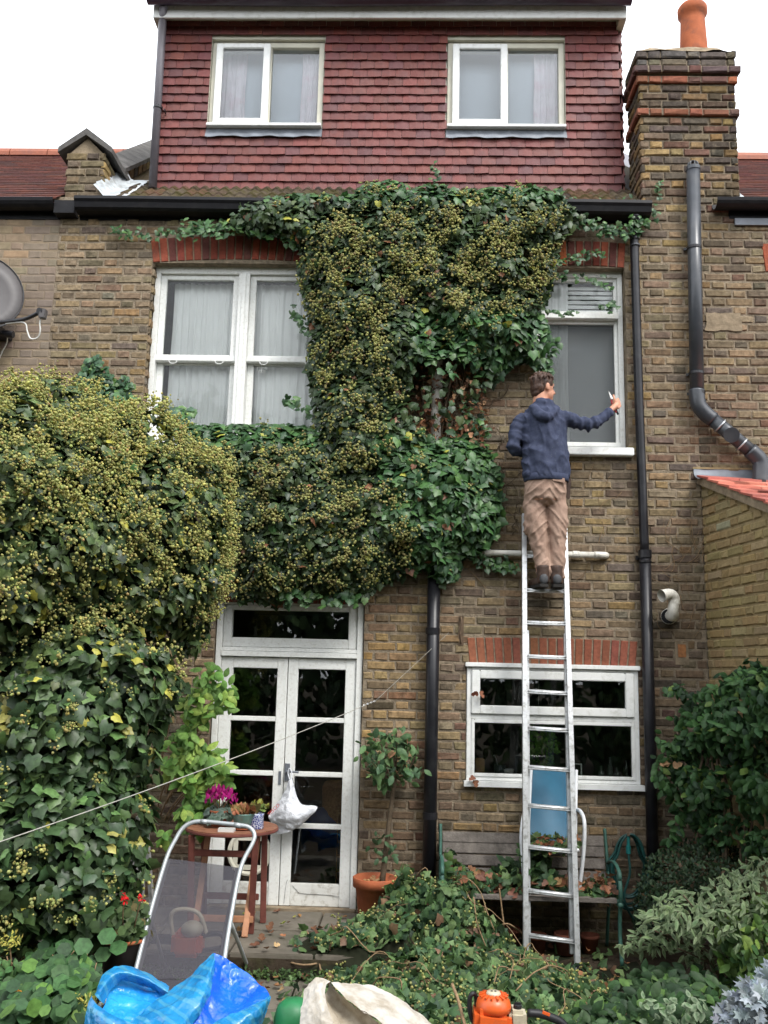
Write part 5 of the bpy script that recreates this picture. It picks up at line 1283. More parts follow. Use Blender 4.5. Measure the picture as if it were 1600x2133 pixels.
for y in RUNGS:
    c = lad_pt(y, (FL + FR) / 2, (TL + TR) / 2); a = lad_pt(y - 3, FL, TL); s = np.linalg.norm(a - FL) / np.linalg.norm(TL - FL)
    a = FL + (TL - FL) * s; b = FR + (TR - FR) * s; rp.append((a + b) / 2)
    m0 = MB().tube([a, b], 0.0165, 10); part('rung', m0, 'aluminium', lad, True)
    m0 = MB().bar(a + nrm * 0.008, b + nrm * 0.008, 0.026, 0.012, up=nrm); part('tread', m0, 'aluminium', lad)
STAND = rp[9]
print('stand', STAND, [round(float(np.linalg.norm(rp[i + 1] - rp[i])), 3) for i in range(len(rp) - 1)])

# ================================================================ bench, chair, hose
plain('bench_wood', (0.15, 0.132, 0.116), 0.9, 0.15, vary=0.35, scale=14, bmp=0.5, bscale=60, dirt=(0.07, 0.06, 0.055), dirtamt=0.7, dscale=8)
plain('green_iron', (0.035, 0.10, 0.075), 0.55, 0.4, vary=0.25, scale=20)
bx0, bx1 = W(922, 1745, -0.13)[0], W(1258, 1755, -0.13)[0]
ben = thing('garden_bench', 'weathered grey wooden bench with green iron ends under the kitchen window', 'bench', ((bx0 + bx1) / 2, -0.35, LOW))
backs = [(W(1100, y, yd)[2], yd) for y, yd in ((1748, -0.11), (1770, -0.13), (1795, -0.155), (1822, -0.18), (1846, -0.20))]
for z, yd in backs: part('back_slat', MB().bar((bx0, yd, z), (bx1, yd, z), 0.075, 0.025, up=(0, -0.95, 0.3)), 'bench_wood', ben, bevel=0.004)
for i, yd in enumerate((-0.565, -0.48, -0.395, -0.31, -0.235)): part('seat_slat', MB().bar((bx0 + 0.01, yd, 0.262 - 0.004 * i), (bx1 - 0.01, yd, 0.262 - 0.004 * i), 0.068, 0.03), 'bench_wood', ben, bevel=0.004)
for x, sx in ((bx0 - 0.015, -1), (bx1 + 0.015, 1)):
    e = part('bench_end', MB().tube(spline([(x, -0.09, 0.66), (x, -0.13, 0.55), (x, -0.19, 0.36), (x, -0.22, 0.25), (x, -0.15, 0.02), (x, -0.10, LOW)], 20), 0.021, 8, flat=0.6), 'green_iron', ben, True)
    part('arm', MB().tube(spline([(x, -0.17, 0.43), (x, -0.30, 0.47), (x, -0.45, 0.48), (x, -0.56, 0.45), (x, -0.585, 0.41), (x, -0.55, 0.39), (x, -0.53, 0.42)], 22), 0.014, 8, flat=0.7), 'green_iron', ben, True)
    part('leg', MB().tube(spline([(x, -0.55, 0.44), (x, -0.60, 0.33), (x, -0.57, 0.22), (x, -0.55, 0.05), (x, -0.60, LOW)], 18), 0.014, 8, flat=0.7), 'green_iron', ben, True)
    part('seat_rail', MB().tube([(x, -0.60, 0.235), (x, -0.2, 0.225)], 0.018, 8), 'green_iron', ben, True)
plain('white_tube', (0.70, 0.72, 0.74), 0.3, 0.5, vary=0.05, scale=6, dirt=(0.3, 0.3, 0.27), dirtamt=0.4, dscale=15)
mt, n, b = newmat('blue_mesh'); p = wpos(n); setc(n, b, ramp(n, noise(n, p, 5, 4), [(0.3, (0.012, 0.085, 0.155)), (0.7, (0.018, 0.125, 0.215))]), 0.45, 0.4); bump(n, b, noise(n, p, 300, 1), 0.25, 0.003)
chr_ = thing('folding_chair', 'blue mesh garden chair with white tube frame standing on the bench', 'chair', tuple(W(1150, 1862, -0.42)))
qa = [W(1109, 1604, -0.10), W(1199, 1608, -0.10), W(1196, 1748, -0.28), W(1103, 1742, -0.28)]
P = [[(1 - s) * ((1 - u) * qa[0] + u * qa[1]) + s * ((1 - u) * qa[3] + u * qa[2]) + np.array([0, 0.03 * math.sin(s * 3.14) * math.sin(u * 3.14), 0]) for u in np.linspace(0, 1, 8)] for s in np.linspace(0, 1, 10)]
m0 = MB().grid(P); m0.add([q + np.array([0, 0.006, 0]) for r in P for q in r], [tuple(reversed(f)) for f in m0.f]); part('back_sling', m0, 'blue_mesh', chr_, True)
qs = [W(1105, 1745, -0.28), W(1196, 1752, -0.28), W(1200, 1772, -0.50), W(1103, 1766, -0.50)]
P = [[(1 - s) * ((1 - u) * qs[0] + u * qs[1]) + s * ((1 - u) * qs[3] + u * qs[2]) - np.array([0, 0, 0.05 * math.sin(s * 3.14)]) for u in np.linspace(0, 1, 6)] for s in np.linspace(0, 1, 6)]
m0 = MB().grid(P); m0.add([q - np.array([0, 0, 0.006]) for r in P for q in r], [tuple(reversed(f)) for f in m0.f]); part('seat_sling', m0, 'blue_mesh', chr_, True)
part('back_frame', MB().tube([W(1107, 1600, -0.11), W(1100, 1745, -0.29), W(1099, 1765, -0.50)], 0.011, 8), 'white_tube', chr_, True)
part('back_frame', MB().tube([W(1201, 1604, -0.11), W(1199, 1750, -0.29), W(1204, 1772, -0.50)], 0.011, 8), 'white_tube', chr_, True)
part('front_rail', MB().tube([W(1099, 1766, -0.51), W(1204, 1772, -0.51)], 0.011, 8), 'white_tube', chr_, True)
part('arm', MB().tube(spline([W(1199, 1688, -0.16), W(1208, 1689, -0.30), W(1217, 1710, -0.42), W(1217, 1760, -0.45), W(1212, 1812, -0.45), W(1206, 1858, -0.44)], 24), 0.0145, 8), 'white_tube', chr_, True)
part('arm', MB().tube(spline([W(1102, 1672, -0.16), W(1093, 1690, -0.28), W(1086, 1740, -0.38), W(1090, 1800, -0.42), W(1093, 1856, -0.44)], 24), 0.0145, 8), 'white_tube', chr_, True)
plain('hose_green', (0.012, 0.062, 0.055), 0.4, 0.45, vary=0.25, scale=14)
hos = thing('garden_hose', 'dark green garden hose coiled on the wall beside the bench', 'hose', tuple(W(1310, 1880, -0.1)))
rh = random.Random(4)
pts = []
for i in range(8):
    rx, rz = rh.uniform(30, 46), rh.uniform(62, 82); yd = -0.10 - 0.016 * i; cx = 1311 + rh.uniform(-4, 4)
    for a in np.linspace(0, 6.283, 22, endpoint=False): pts.append(W(cx + rx * math.sin(a) * (1 if math.cos(a) < 0.3 else 0.75), 1738 + rz - rz * math.cos(a), yd))
part('coil', MB().tube(spline(pts, 340), 0.0095, 6), 'hose_green', hos, True)
plain('teal_plastic', (0.015, 0.17, 0.16), 0.35, 0.5)
part('connector', MB().cyl(W(1309, 1742, -0.22), W(1309, 1762, -0.22), 0.012, 10).cyl(W(1309, 1762, -0.22), W(1309, 1778, -0.22), 0.017, 10), 'teal_plastic', hos)
part('tail', MB().tube(spline([W(1309, 1778, -0.22), W(1312, 1820, -0.24), W(1300, 1870, -0.25), W(1320, 1915, -0.22), W(1345, 1935, -0.2)], 30), 0.0095, 6), 'hose_green', hos, True)
part('bracket', MB().cyl(W(1309, 1738, 0.0), W(1309, 1738, -0.24), 0.012, 8), 'rust', hos)

for i, (px_, yd, r_, h_) in enumerate(((1118, -0.38, 0.075, 0.13), (1178, -0.36, 0.085, 0.14), (1060, -0.30, 0.08, 0.15), (1228, -0.30, 0.07, 0.12))):  # last two pots are unseen, added to darken the space below the seat
    cc = W(px_, 1930, yd); single('flower_pot', MB().lathe([(r_ * 0.68, 0), (r_ * 0.9, h_ * 0.8), (r_, h_ * 0.81), (r_, h_), (r_ * 0.88, h_), (r_ * 0.6, 0.02)], (cc[0], yd, LOW), 20), 'old_terracotta', ('empty clay pot under the bench, seen left of centre between the ladder stiles', 'empty clay pot under the bench, seen beside the right ladder stile', 'clay pot added to darken the space under the bench, left of the ladder', 'clay pot added to darken the space under the right end of the bench')[i], 'pot', None, True)

# ================================================================ kitchen window-sill things seen through the pane
plain('pine', (0.36, 0.20, 0.08), 0.6, 0.3, vary=0.2, scale=12); plain('dark_ceramic', (0.03, 0.035, 0.045), 0.3, 0.5); plain('white_ceramic', (0.65, 0.65, 0.62), 0.25, 0.5, vary=0.04)
glassmat('bottle_glass', (0.75, 0.8, 0.78), ior=1.5, haze=(0.5, 0.52, 0.5), hazeamt=0.12)
part('window_board', MB().box(0.44, 1.76, 0.062, 0.28, 0.97, 0.995), 'white_paint', house)
ZB = 0.996
c = W(1000, 1588, 0.12); t = thing('speaker', 'small pine box with round front on the kitchen window-sill', 'speaker', (c[0], 0.14, ZB))
part('case', MB().box(c[0] - 0.036, c[0] + 0.036, 0.11, 0.17, ZB, ZB + 0.135), 'pine', t, bevel=0.008)
part('cone', MB().lathe([(0.022, 0), (0.02, 0.006), (0.008, 0.004)], (0, 0, 0), 16), 'dark_ceramic', t); t.children[-1].rotation_euler = (math.radians(90), 0, 0); t.children[-1].location = (0, -0.031, 0.06)
def lathe_thing(name, prof, px, y, label, cat, mat, seg=18):
    c = W(px, 1600, y); return single(name, MB().lathe(prof, (c[0], y, ZB), seg), mat, label, cat, None, True)
t = thing('utensil_mug', 'dark mug of utensils on the kitchen window-sill', 'mug', (W(1041, 1600, 0.16)[0], 0.16, ZB))
mx = t.location[0]; part('mug', MB().lathe([(0.034, 0), (0.042, 0.02), (0.045, 0.085), (0.041, 0.085), (0.036, 0.02)], (mx, 0.16, ZB), 18), 'dark_ceramic', t, True)
part('spoon', MB().tube([(mx, 0.16, ZB + 0.03), (mx - 0.03, 0.16, ZB + 0.13), (mx - 0.045, 0.16, ZB + 0.16)], [0.004, 0.005, 0.011], 6), 'steel', t)
lathe_thing('bowl', [(0.02, 0), (0.03, 0.01), (0.043, 0.06), (0.04, 0.06), (0.02, 0.012)], 1060, 0.12, 'white bowl on the kitchen window-sill left of the ladder', 'bowl', 'white_ceramic')
for px, h, r, lb in ((1252, 0.10, 0.026, 'squat clear jar on the kitchen window-sill'), (1271, 0.17, 0.021, 'tall clear bottle on the kitchen window-sill'), (1285, 0.09, 0.028, 'short round glass bottle on the kitchen window-sill'), (1305, 0.15, 0.024, 'slim glass bottle nearest the right end of the kitchen window-sill')):
    lathe_thing('glass_bottle', [(r, 0), (r * 1.02, 0.01), (r, h * 0.55), (r * 0.45, h * 0.72), (r * 0.4, h), (r * 0.3, h), (r * 0.34, h * 0.72), (r * 0.85, h * 0.5), (r * 0.85, 0.01)], px, 0.13, lb, 'bottle', 'bottle_glass')
c = W(1200, 1600, 0.13); m0 = MB(); frame4(m0, c[0] - 0.045, c[0] + 0.045, ZB, ZB + 0.115, 0.12, 0.13, 0.01); single('picture_frame', m0, 'white_paint', 'small white frame leaning on the kitchen window-sill behind the ladder', 'frame')
t = thing('trailing_plant', 'trailing green houseplant hanging inside the kitchen window', 'houseplant', tuple(W(1125, 1600, 0.25)))
px, py = patch([(1085, 1500), (1150, 1495), (1160, 1560), (1145, 1600), (1105, 1600), (1095, 1560)], 420); n = len(px); f_ = Fol(); f_.add(plane_pts(px, py, 0.075 + RNG.uniform(0, 0.10, n)), np.tile([0, -1, 0.4], (n, 1)), RNG.uniform(0.03, 0.05, n), palette(n, [((0.16, 0.34, 0.06), 3), ((0.10, 0.23, 0.05), 3)]), OVAL, wob=0.4)
plant_leaves(f_, t, 'soft_leaf', 40); part('pot', MB().lathe([(0.05, 0), (0.065, 0.09), (0.058, 0.09), (0.045, 0.02)], tuple(W(1122, 1500, 0.24))), 'white_ceramic', t, True); part('cord', MB().tube([W(1122, 1480, 0.24), W(1122, 1400, 0.24)], 0.003, 5), 'rope', t)
# things behind the french doors
plain('wicker', (0.26, 0.13, 0.06), 0.8, 0.2, vary=0.3, scale=60); c = W(708, 1700, 0.45); single('wicker_basket', MB().lathe([(0.10, 0), (0.15, 0.08), (0.155, 0.3), (0.13, 0.34), (0.12, 0.3), (0.1, 0.05)], (c[0], 0.5, W(708, 1720, 0.45)[2]), 20), 'wicker', 'brown wicker basket just inside the right-hand french door', 'basket', None, True)
c = W(672, 1720, 0.4); m0 = MB().ball((c[0], 0.45, c[2] + 0.02), (0.16, 0.1, 0.12), 14, 8); m0.v = [tuple(np.array(v) + 0.03 * fbm(np.array(v) * 12)) for v in m0.v]; plain('navy_bag', (0.02, 0.05, 0.16), 0.4, 0.5); single('blue_bag', m0, 'navy_bag', 'dark blue bag lying inside the right-hand french door', 'bag', None, True)
m0 = MB()
for z in np.linspace(0.1, 0.65, 6): m0.box(-0.56, -0.50, 0.34, 0.4, z, z + 0.012)
m0.box(-0.565, -0.56, 0.34, 0.4, 0.014, 0.68); m0.box(-0.50, -0.495, 0.34, 0.4, 0.014, 0.68); single('shelf_rack', m0, 'pine', 'narrow wooden rack inside the right-hand french door', 'rack')

# ================================================================ table by the doors and what stands on it
plain('table_wood', (0.24, 0.105, 0.06), 0.6, 0.3, vary=0.3, scale=16, bmp=0.3, bscale=50, dirt=(0.13, 0.07, 0.05), dirtamt=0.7, dscale=8)
plain('red_wood', (0.15, 0.05, 0.038), 0.6, 0.3, vary=0.25, scale=16); plain('pale_wood', (0.40, 0.20, 0.11), 0.6, 0.3, vary=0.2, scale=16)
TC = W(484, 1722, -0.58); TZ = TC[2]; TR_ = 0.325
tab = thing('garden_table', 'small round folding wooden table beside the french doors', 'table', (TC[0], TC[1], 0.0))
top = part('tabletop', MB().lathe([(TR_ - 0.01, -0.024), (TR_, -0.018), (TR_, -0.006), (TR_ - 0.008, -0.002)], (TC[0], TC[1], TZ), 40), 'red_wood', tab)
for i in range(9):
    y0 = -TR_ + 0.02 + i * 0.0682; y1 = y0 + 0.064; pts = []
    for yy in np.linspace(y0, y1, 4): pts.append((math.sqrt(max(0.0001, (TR_ - 0.006) ** 2 - yy * yy)), yy))
    L = [(TC[0] - x, TC[1] + y, TZ) for x, y in pts]; Rr = [(TC[0] + x, TC[1] + y, TZ) for x, y in reversed(pts)]
    loop = L + Rr; k = len(loop); m0 = MB().add([(a, b, TZ - 0.0015) for a, b, c in loop] + [(a, b, TZ + 0.004) for a, b, c in loop], [tuple(range(k, 2 * k))] + [(q, (q + 1) % k, k + (q + 1) % k, k + q) for q in range(k)]); part('slat', m0, 'table_wood', top)
for dy in (-0.20, 0.20):
    yA, yB = TC[1] + dy, TC[1] + dy * 0.8
    part('leg', MB().bar((TC[0] + 0.20, yA, TZ - 0.03), (TC[0] + (0.18 if dy < 0 else 0.22), yA + (0.10 if dy < 0 else -0.02), 0.0), 0.042, 0.026, up=(0, 1, 0)), 'red_wood', tab, bevel=0.004)
    part('leg', MB().bar((TC[0] - 0.24, yA, TZ - 0.03), (TC[0] - 0.22, yA + 0.05, 0.0), 0.042, 0.026, up=(0, 1, 0)), 'red_wood', tab, bevel=0.004)
part('leg', MB().bar((TC[0] + 0.165, TC[1] + 0.16, TZ - 0.03), (TC[0] + 0.155, TC[1] - 0.20, 0.0), 0.03, 0.04, up=(1, 0, 0)), 'pale_wood', tab, bevel=0.004)
part('leg', MB().bar((TC[0] - 0.195, TC[1] + 0.16, TZ - 0.03), (TC[0] - 0.185, TC[1] - 0.20, 0.0), 0.03, 0.04, up=(1, 0, 0)), 'pale_wood', tab, bevel=0.004)
for z, y, m_ in ((TZ - 0.15, TC[1] - 0.17, 'red_wood'), (0.20, TC[1] + 0.06, 'red_wood'), (0.10, TC[1] - 0.14, 'pale_wood'), (TZ - 0.05, TC[1] + 0.15, 'red_wood')):
    part('rail', MB().bar((TC[0] - 0.23, y, z), (TC[0] + 0.20, y, z), 0.024, 0.042), m_, tab, bevel=0.004)
def pot_prof(r, h, rim=0.16): return [(r * 0.68, 0), (r * 0.72, 0.01), (r * 0.9, h * (1 - rim)), (r, h * (1 - rim) + 0.002), (r, h), (r * 0.9, h), (r * 0.86, h * 0.85), (r * 0.3, h * 0.82)]
plain('teal_glaze', (0.11, 0.22, 0.19), 0.3, 0.5, vary=0.3, scale=14, dirt=(0.22, 0.19, 0.13), dirtamt=0.8, dscale=10)
Z0 = TZ + 0.0045
cyc = thing('cyclamen', 'magenta cyclamen with silvery leaves in a terracotta pot on the round table', 'potted plant', (TC[0] - 0.09, TC[1] - 0.02, Z0)); cx, cy = TC[0] - 0.09, TC[1] - 0.02
part('pot', MB().lathe(pot_prof(0.075, 0.11), (cx, cy, Z0), 22), 'terracotta', cyc, True)
n = 70; a = RNG.uniform(0, 6.283, n); r = 0.11 * np.sqrt(RNG.random(n)); f_ = Fol(); f_.add(np.stack([cx + r * np.cos(a), cy + r * np.sin(a), Z0 + 0.13 - r * 0.35 + RNG.uniform(-0.03, 0.02, n)], 1), np.stack([np.cos(a) * 0.8, np.sin(a) * 0.8 - 0.5, np.full(n, 0.6)], 1), RNG.uniform(0.045, 0.07, n), palette(n, [((0.045, 0.085, 0.06), 3), ((0.06, 0.11, 0.075), 2)]), IVY, tip=(0, -0.3, -1), wob=0.3, edge=(0.35, (0.33, 0.40, 0.34)))
plant_leaves(f_, cyc, 'soft_leaf', 50)
n = 110; a = RNG.uniform(0, 6.283, n); r = 0.115 * np.sqrt(RNG.random(n)); f_ = Fol(); f_.add(np.stack([cx + r * np.cos(a), cy + r * np.sin(a), Z0 + 0.235 - r * r * 5 + RNG.uniform(-0.02, 0.025, n)], 1), np.stack([np.cos(a), np.sin(a) - 0.5, np.zeros(n)], 1), RNG.uniform(0.035, 0.055, n), palette(n, [((0.36, 0.008, 0.16), 3), ((0.26, 0.005, 0.12), 2), ((0.45, 0.02, 0.22), 1)]), OVAL, tip=(0, 0, 1), wob=0.6, twob=0.35)
mass(f_, cyc, 'flowers', 'petal')
mb = MB()
for i in range(14): a0 = i * 2.4; mb.tube([(cx, cy, Z0 + 0.09), (cx + 0.09 * math.cos(a0), cy + 0.09 * math.sin(a0), Z0 + 0.22)], 0.003, 5)
part('stem', mb, 'twig', cyc)
bw = thing('succulent_bowl', 'glazed teal bowl of bronze leaves on the round table', 'potted plant', (TC[0] + 0.095, TC[1] - 0.12, Z0)); cx, cy = TC[0] + 0.095, TC[1] - 0.12
part('saucer', MB().lathe([(0.06, 0), (0.085, 0.012), (0.08, 0.014), (0.05, 0.006)], (cx, cy, Z0), 20), 'terracotta', bw, True)
part('bowl', MB().lathe([(0.045, 0.012), (0.055, 0.02), (0.07, 0.07), (0.085, 0.1), (0.088, 0.108), (0.08, 0.108), (0.06, 0.09), (0.02, 0.088)], (cx, cy, Z0), 24), 'teal_glaze', bw, True)
n = 60; a = RNG.uniform(0, 6.283, n); r = 0.075 * np.sqrt(RNG.random(n)); f_ = Fol(); f_.add(np.stack([cx + r * np.cos(a), cy + r * np.sin(a), Z0 + 0.10 + RNG.uniform(0, 0.02, n)], 1), np.stack([-np.sin(a), np.cos(a), np.full(n, 0.3)], 1), RNG.uniform(0.05, 0.085, n), palette(n, [((0.34, 0.17, 0.08), 3), ((0.24, 0.2, 0.07), 3), ((0.45, 0.18, 0.10), 1)]), OVAL, tip=(0, 0, 1.2), wob=0.5, twob=0.55)
plant_leaves(f_, bw, 'soft_leaf', 40)
bp = thing('blue_pot', 'blue and white patterned pot with a yellowing plant on the round table', 'potted plant', (TC[0] + 0.18, TC[1] - 0.09, Z0)); cx, cy = TC[0] + 0.18, TC[1] - 0.09
mt, n_, b_ = newmat('blue_pattern'); uv = opos(n_); chk = nd(n_, 'ShaderNodeTexVoronoi', feature='DISTANCE_TO_EDGE'); chk.inputs['Scale'].default_value = 75; n_.links.new(uv, chk.inputs['Vector']); setc(n_, b_, ramp(n_, chk.outputs[0], [(0.06, (0.62, 0.66, 0.74)), (0.10, (0.03, 0.05, 0.22))]), 0.25, 0.5)
part('pot', MB().lathe([(0.05, 0), (0.055, 0.01), (0.052, 0.09), (0.056, 0.105), (0.048, 0.105), (0.02, 0.09)], (cx, cy, Z0), 22), 'blue_pattern', bp, True)
n = 40; a = RNG.uniform(0, 6.283, n); f_ = Fol(); f_.add(np.stack([cx + 0.02 + 0.05 * np.cos(a), cy + 0.04 + 0.04 * np.sin(a), Z0 + 0.11 + RNG.uniform(0, 0.06, n)], 1), np.stack([np.cos(a), np.sin(a), np.full(n, 0.6)], 1), RNG.uniform(0.03, 0.05, n), palette(n, [((0.25, 0.24, 0.05), 3), ((0.14, 0.19, 0.05), 2)]), OVAL, tip=(0, 0, 0.6), wob=0.6)
plant_leaves(f_, bp, 'soft_leaf', 20)
c = W(475, 1718, -0.80); single('card', MB().box(TC[0] - 0.05, TC[0] + 0.06, TC[1] - 0.26, TC[1] - 0.20, Z0, Z0 + 0.022), 'white_ceramic', 'white card tray at the front of the round table', 'tray')

# carrier bag on the door handle
plain('bag_white', (0.66, 0.68, 0.72), 0.35, 0.45, vary=0.10, scale=30, bmp=0.7, bscale=45)
def sheet(ctrl, nu=28, nv=28):
    """smooth surface through a net of control points"""
    rows = [spline(r, nu) for r in ctrl]; cols = []
    for j in range(nu): cols.append(spline([r[j] for r in rows], nv))
    return np.array([[cols[j][i] for j in range(nu)] for i in range(nv)])
def crumple(P, amp, sc, seed=0.0, ridge=True):
    P = np.array(P); du = np.gradient(P, axis=1); dv = np.gradient(P, axis=0); N = np.cross(du, dv); N /= (np.linalg.norm(N, axis=2, keepdims=True) + 1e-9)
    for i in range(P.shape[0]):
        for j in range(P.shape[1]):
            q = P[i, j] * sc; h = mnoise.ridged_multi_fractal(Vector(q) + Vector((seed, 0, 0)), 0.9, 2.1, 3, 0.9, 2.0) - 0.9 if ridge else fbm(q + seed)
            P[i, j] = P[i, j] + N[i, j] * amp * h
    return P
def add_sheet(mb, P, th=0.003):
    k = len(mb.v); mb.grid(P); return mb
Yb = -0.04
front = [[W(603, 1622, Yb), W(606, 1622, Yb - 0.01), W(609, 1623, Yb)], [W(592, 1652, Yb), W(604, 1652, Yb - 0.05), W(617, 1655, Yb)], [W(574, 1680, Yb), W(598, 1682, Yb - 0.09), W(628, 1676, Yb - 0.02)], [W(560, 1700, Yb), W(600, 1706, Yb - 0.10), W(660, 1681, Yb - 0.05)], [W(568, 1718, Yb), W(604, 1718, Yb - 0.08), W(646, 1701, Yb - 0.05)], [W(579, 1738, Yb - 0.01), W(600, 1733, Yb - 0.05), W(622, 1724, Yb - 0.03)]]
back = [[p * np.array([1, 1, 1]) + np.array([0, 0.03 + (0.08 if j == 1 else 0), 0]) for j, p in enumerate(r)] for r in front]
bag = thing('carrier_bag', 'crumpled white carrier bag with red print hanging from the french door handle', 'bag', tuple(W(580, 1738, Yb)))
part('bag_front', MB().grid(crumple(sheet(front, 30, 40), 0.010, 17)), 'bag_white', bag, True)
part('bag_back', MB().grid(crumple(sheet([[np.minimum(p, [9, 0.035, 9]) for p in r] for r in back], 20, 26), 0.004, 17)), 'bag_white', bag, True)
part('handle_loop', MB().tube(spline([W(604, 1626, Yb), W(600, 1610, -0.015), W(603, 1600, -0.012), W(608, 1610, -0.015), W(607, 1626, Yb)], 16), 0.004, 6), 'bag_white', bag, True)
plain('red_print', (0.55, 0.09, 0.08), 0.5, 0.4, vary=0.1)
fc = bpy.data.curves.new('print', 'FONT'); fc.body = 'TESCO'; fc.size = 0.036; fc.align_x = 'CENTER'; fc.extrude = 0.0006
fo = bpy.data.objects.new('print_tmp', fc); COL.objects.link(fo); dg = bpy.context.evaluated_depsgraph_get(); me = bpy.data.meshes.new_from_object(fo.evaluated_get(dg)); bpy.data.objects.remove(fo); me.materials.clear(); me.materials.append(MATS['red_print'])
po = link('print', me, bag); cpt = W(572, 1689, Yb - 0.075) - origin(bag); ex = unit(W(584, 1677, -0.1) - W(560, 1701, -0.1)); ez = unit(np.array([-0.25, -1, 0.2])); ez = unit(ez - ex * (ez @ ex)); ey = np.cross(ez, ex)
po.matrix_local = Matrix(((ex[0], ey[0], ez[0], cpt[0]), (ex[1], ey[1], ez[1], cpt[1]), (ex[2], ey[2], ez[2], cpt[2]), (0, 0, 0, 1)))

# ================================================================ standard tree in its pot, pot with the climber
st = thing('potted_tree', 'small lollipop tree in a terracotta pot right of the french doors', 'potted tree', (W(780, 1900, -0.24)[0], -0.24, 0.0)); cx, cy = st.location[0], -0.24
part('pot', MB().lathe([(0.105, 0), (0.112, 0.01), (0.142, 0.235), (0.162, 0.238), (0.165, 0.30), (0.157, 0.305), (0.145, 0.30), (0.138, 0.27), (0.02, 0.265)], (cx, cy, -0.002), 32), 'terracotta', st, True)
part('trunk', MB().tube(spline([(cx + 0.05, cy, 0.25), (cx + 0.075, cy, 0.5), (cx + 0.10, cy, 0.75), (cx + 0.125, cy, 0.98), (cx + 0.12, cy, 1.15)], 20), [0.022 - 0.0005 * i for i in range(20)], 8), 'bark', st, True)
TCn = W(815, 1578, -0.24); mb = MB()
for i in range(16):
    d_ = unit(np.array([random.uniform(-1, 1), random.uniform(-1, 1), random.uniform(-0.4, 1)])); s = np.array((cx + 0.122, cy, 1.0)); mb.tube(spline([s, s + d_ * 0.1 + (0, 0, 0.03), TCn + d_ * 0.2], 8), 0.004, 5)
part('branch', mb, 'bark', st, kind='stuff')
n = 250; u = unit(RNG.normal(size=(n, 3))) * (RNG.uniform(0.35, 1, n) ** 0.5)[:, None] * np.array([0.215, 0.2, 0.215]); u[:, 0] += 0.25 * np.abs(u[:, 2]) * 0
P = TCn + u + RNG.normal(0, 0.032, (n, 3)); f_ = Fol(); f_.add(P, u + np.array([0, -0.1, 0.12]), RNG.uniform(0.05, 0.10, n), palette(n, [((0.095, 0.17, 0.07), 4), ((0.065, 0.12, 0.055), 3), ((0.15, 0.23, 0.09), 1.5), ((0.34, 0.17, 0.10), 0.35)]), OVAL, wob=0.5, tip=(0, -0.2, -0.6))
n = 26; P = np.stack([cx + 0.07 + RNG.normal(0, 0.05, n), cy + RNG.normal(0, 0.05, n), RNG.uniform(0.42, 0.62, n)], 1); f_.add(P, np.tile([0, -1, 0.5], (n, 1)), RNG.uniform(0.04, 0.07, n), palette(n, [((0.05, 0.10, 0.045), 1)]), OVAL)
n = 12; P = np.stack([cx + RNG.uniform(-0.1, 0.1, n), cy + RNG.uniform(-0.1, 0.1, n), np.full(n, 0.285)], 1); f_.add(P, np.tile([0, -0.5, 1], (n, 1)), RNG.uniform(0.04, 0.06, n), palette(n, [((0.40, 0.24, 0.11), 1)]), DEAD)
plant_leaves(f_, st, 'soft_leaf', 150)
cl = thing('climbing_shrub', 'bright green climbing shrub in a terracotta pot left of the french doors', 'shrub', tuple(G(312, 1868, 0.0)))
cc = np.array(cl.location); part('pot', MB().lathe([(0.115, 0), (0.15, 0.25), (0.172, 0.252), (0.175, 0.32), (0.158, 0.32), (0.14, 0.26), (0.02, 0.255)], (cc[0], cc[1], 0.0), 28), 'terracotta', cl, True)
rc = random.Random(6); mb = MB()
for i in range(9):
    e_ = W(rc.uniform(345, 450), rc.uniform(1430, 1650), -0.35); b0 = cc + np.array([rc.uniform(-0.06, 0.06), 0, 0.26]); mb.tube(spline([b0, b0 + (e_ - b0) * 0.5 + np.array([-0.05, 0, 0.05]), e_], 16), 0.006, 6)
part('stem', mb, 'twig', cl, True, kind='stuff')
f_ = Fol()
for poly, n0 in (([(345, 1560), (390, 1440), (425, 1385), (450, 1380), (490, 1440), (480, 1480), (440, 1490), (410, 1530)], 330), ([(335, 1620), (350, 1570), (400, 1540), (450, 1560), (472, 1600), (465, 1660), (400, 1650)], 360), ([(372, 1690), (400, 1655), (435, 1650), (440, 1690), (420, 1725), (380, 1720)], 200), ([(330, 1740), (345, 1730), (345, 1760), (335, 1765)], 14)):
    px, py = patch(poly, n0); n = len(px); f_.add(plane_pts(px, py, -0.30 - RNG.uniform(0, 0.22, n)), np.tile([0, -1, 0.7], (n, 1)), RNG.uniform(0.07, 0.12, n), palette(n, [((0.17, 0.31, 0.07), 4), ((0.12, 0.23, 0.055), 3), ((0.28, 0.40, 0.09), 2)]), OVAL, wob=0.45, tip=(0.3, -0.2, -0.5), twob=0.8)
plant_leaves(f_, cl, 'soft_leaf', 200)

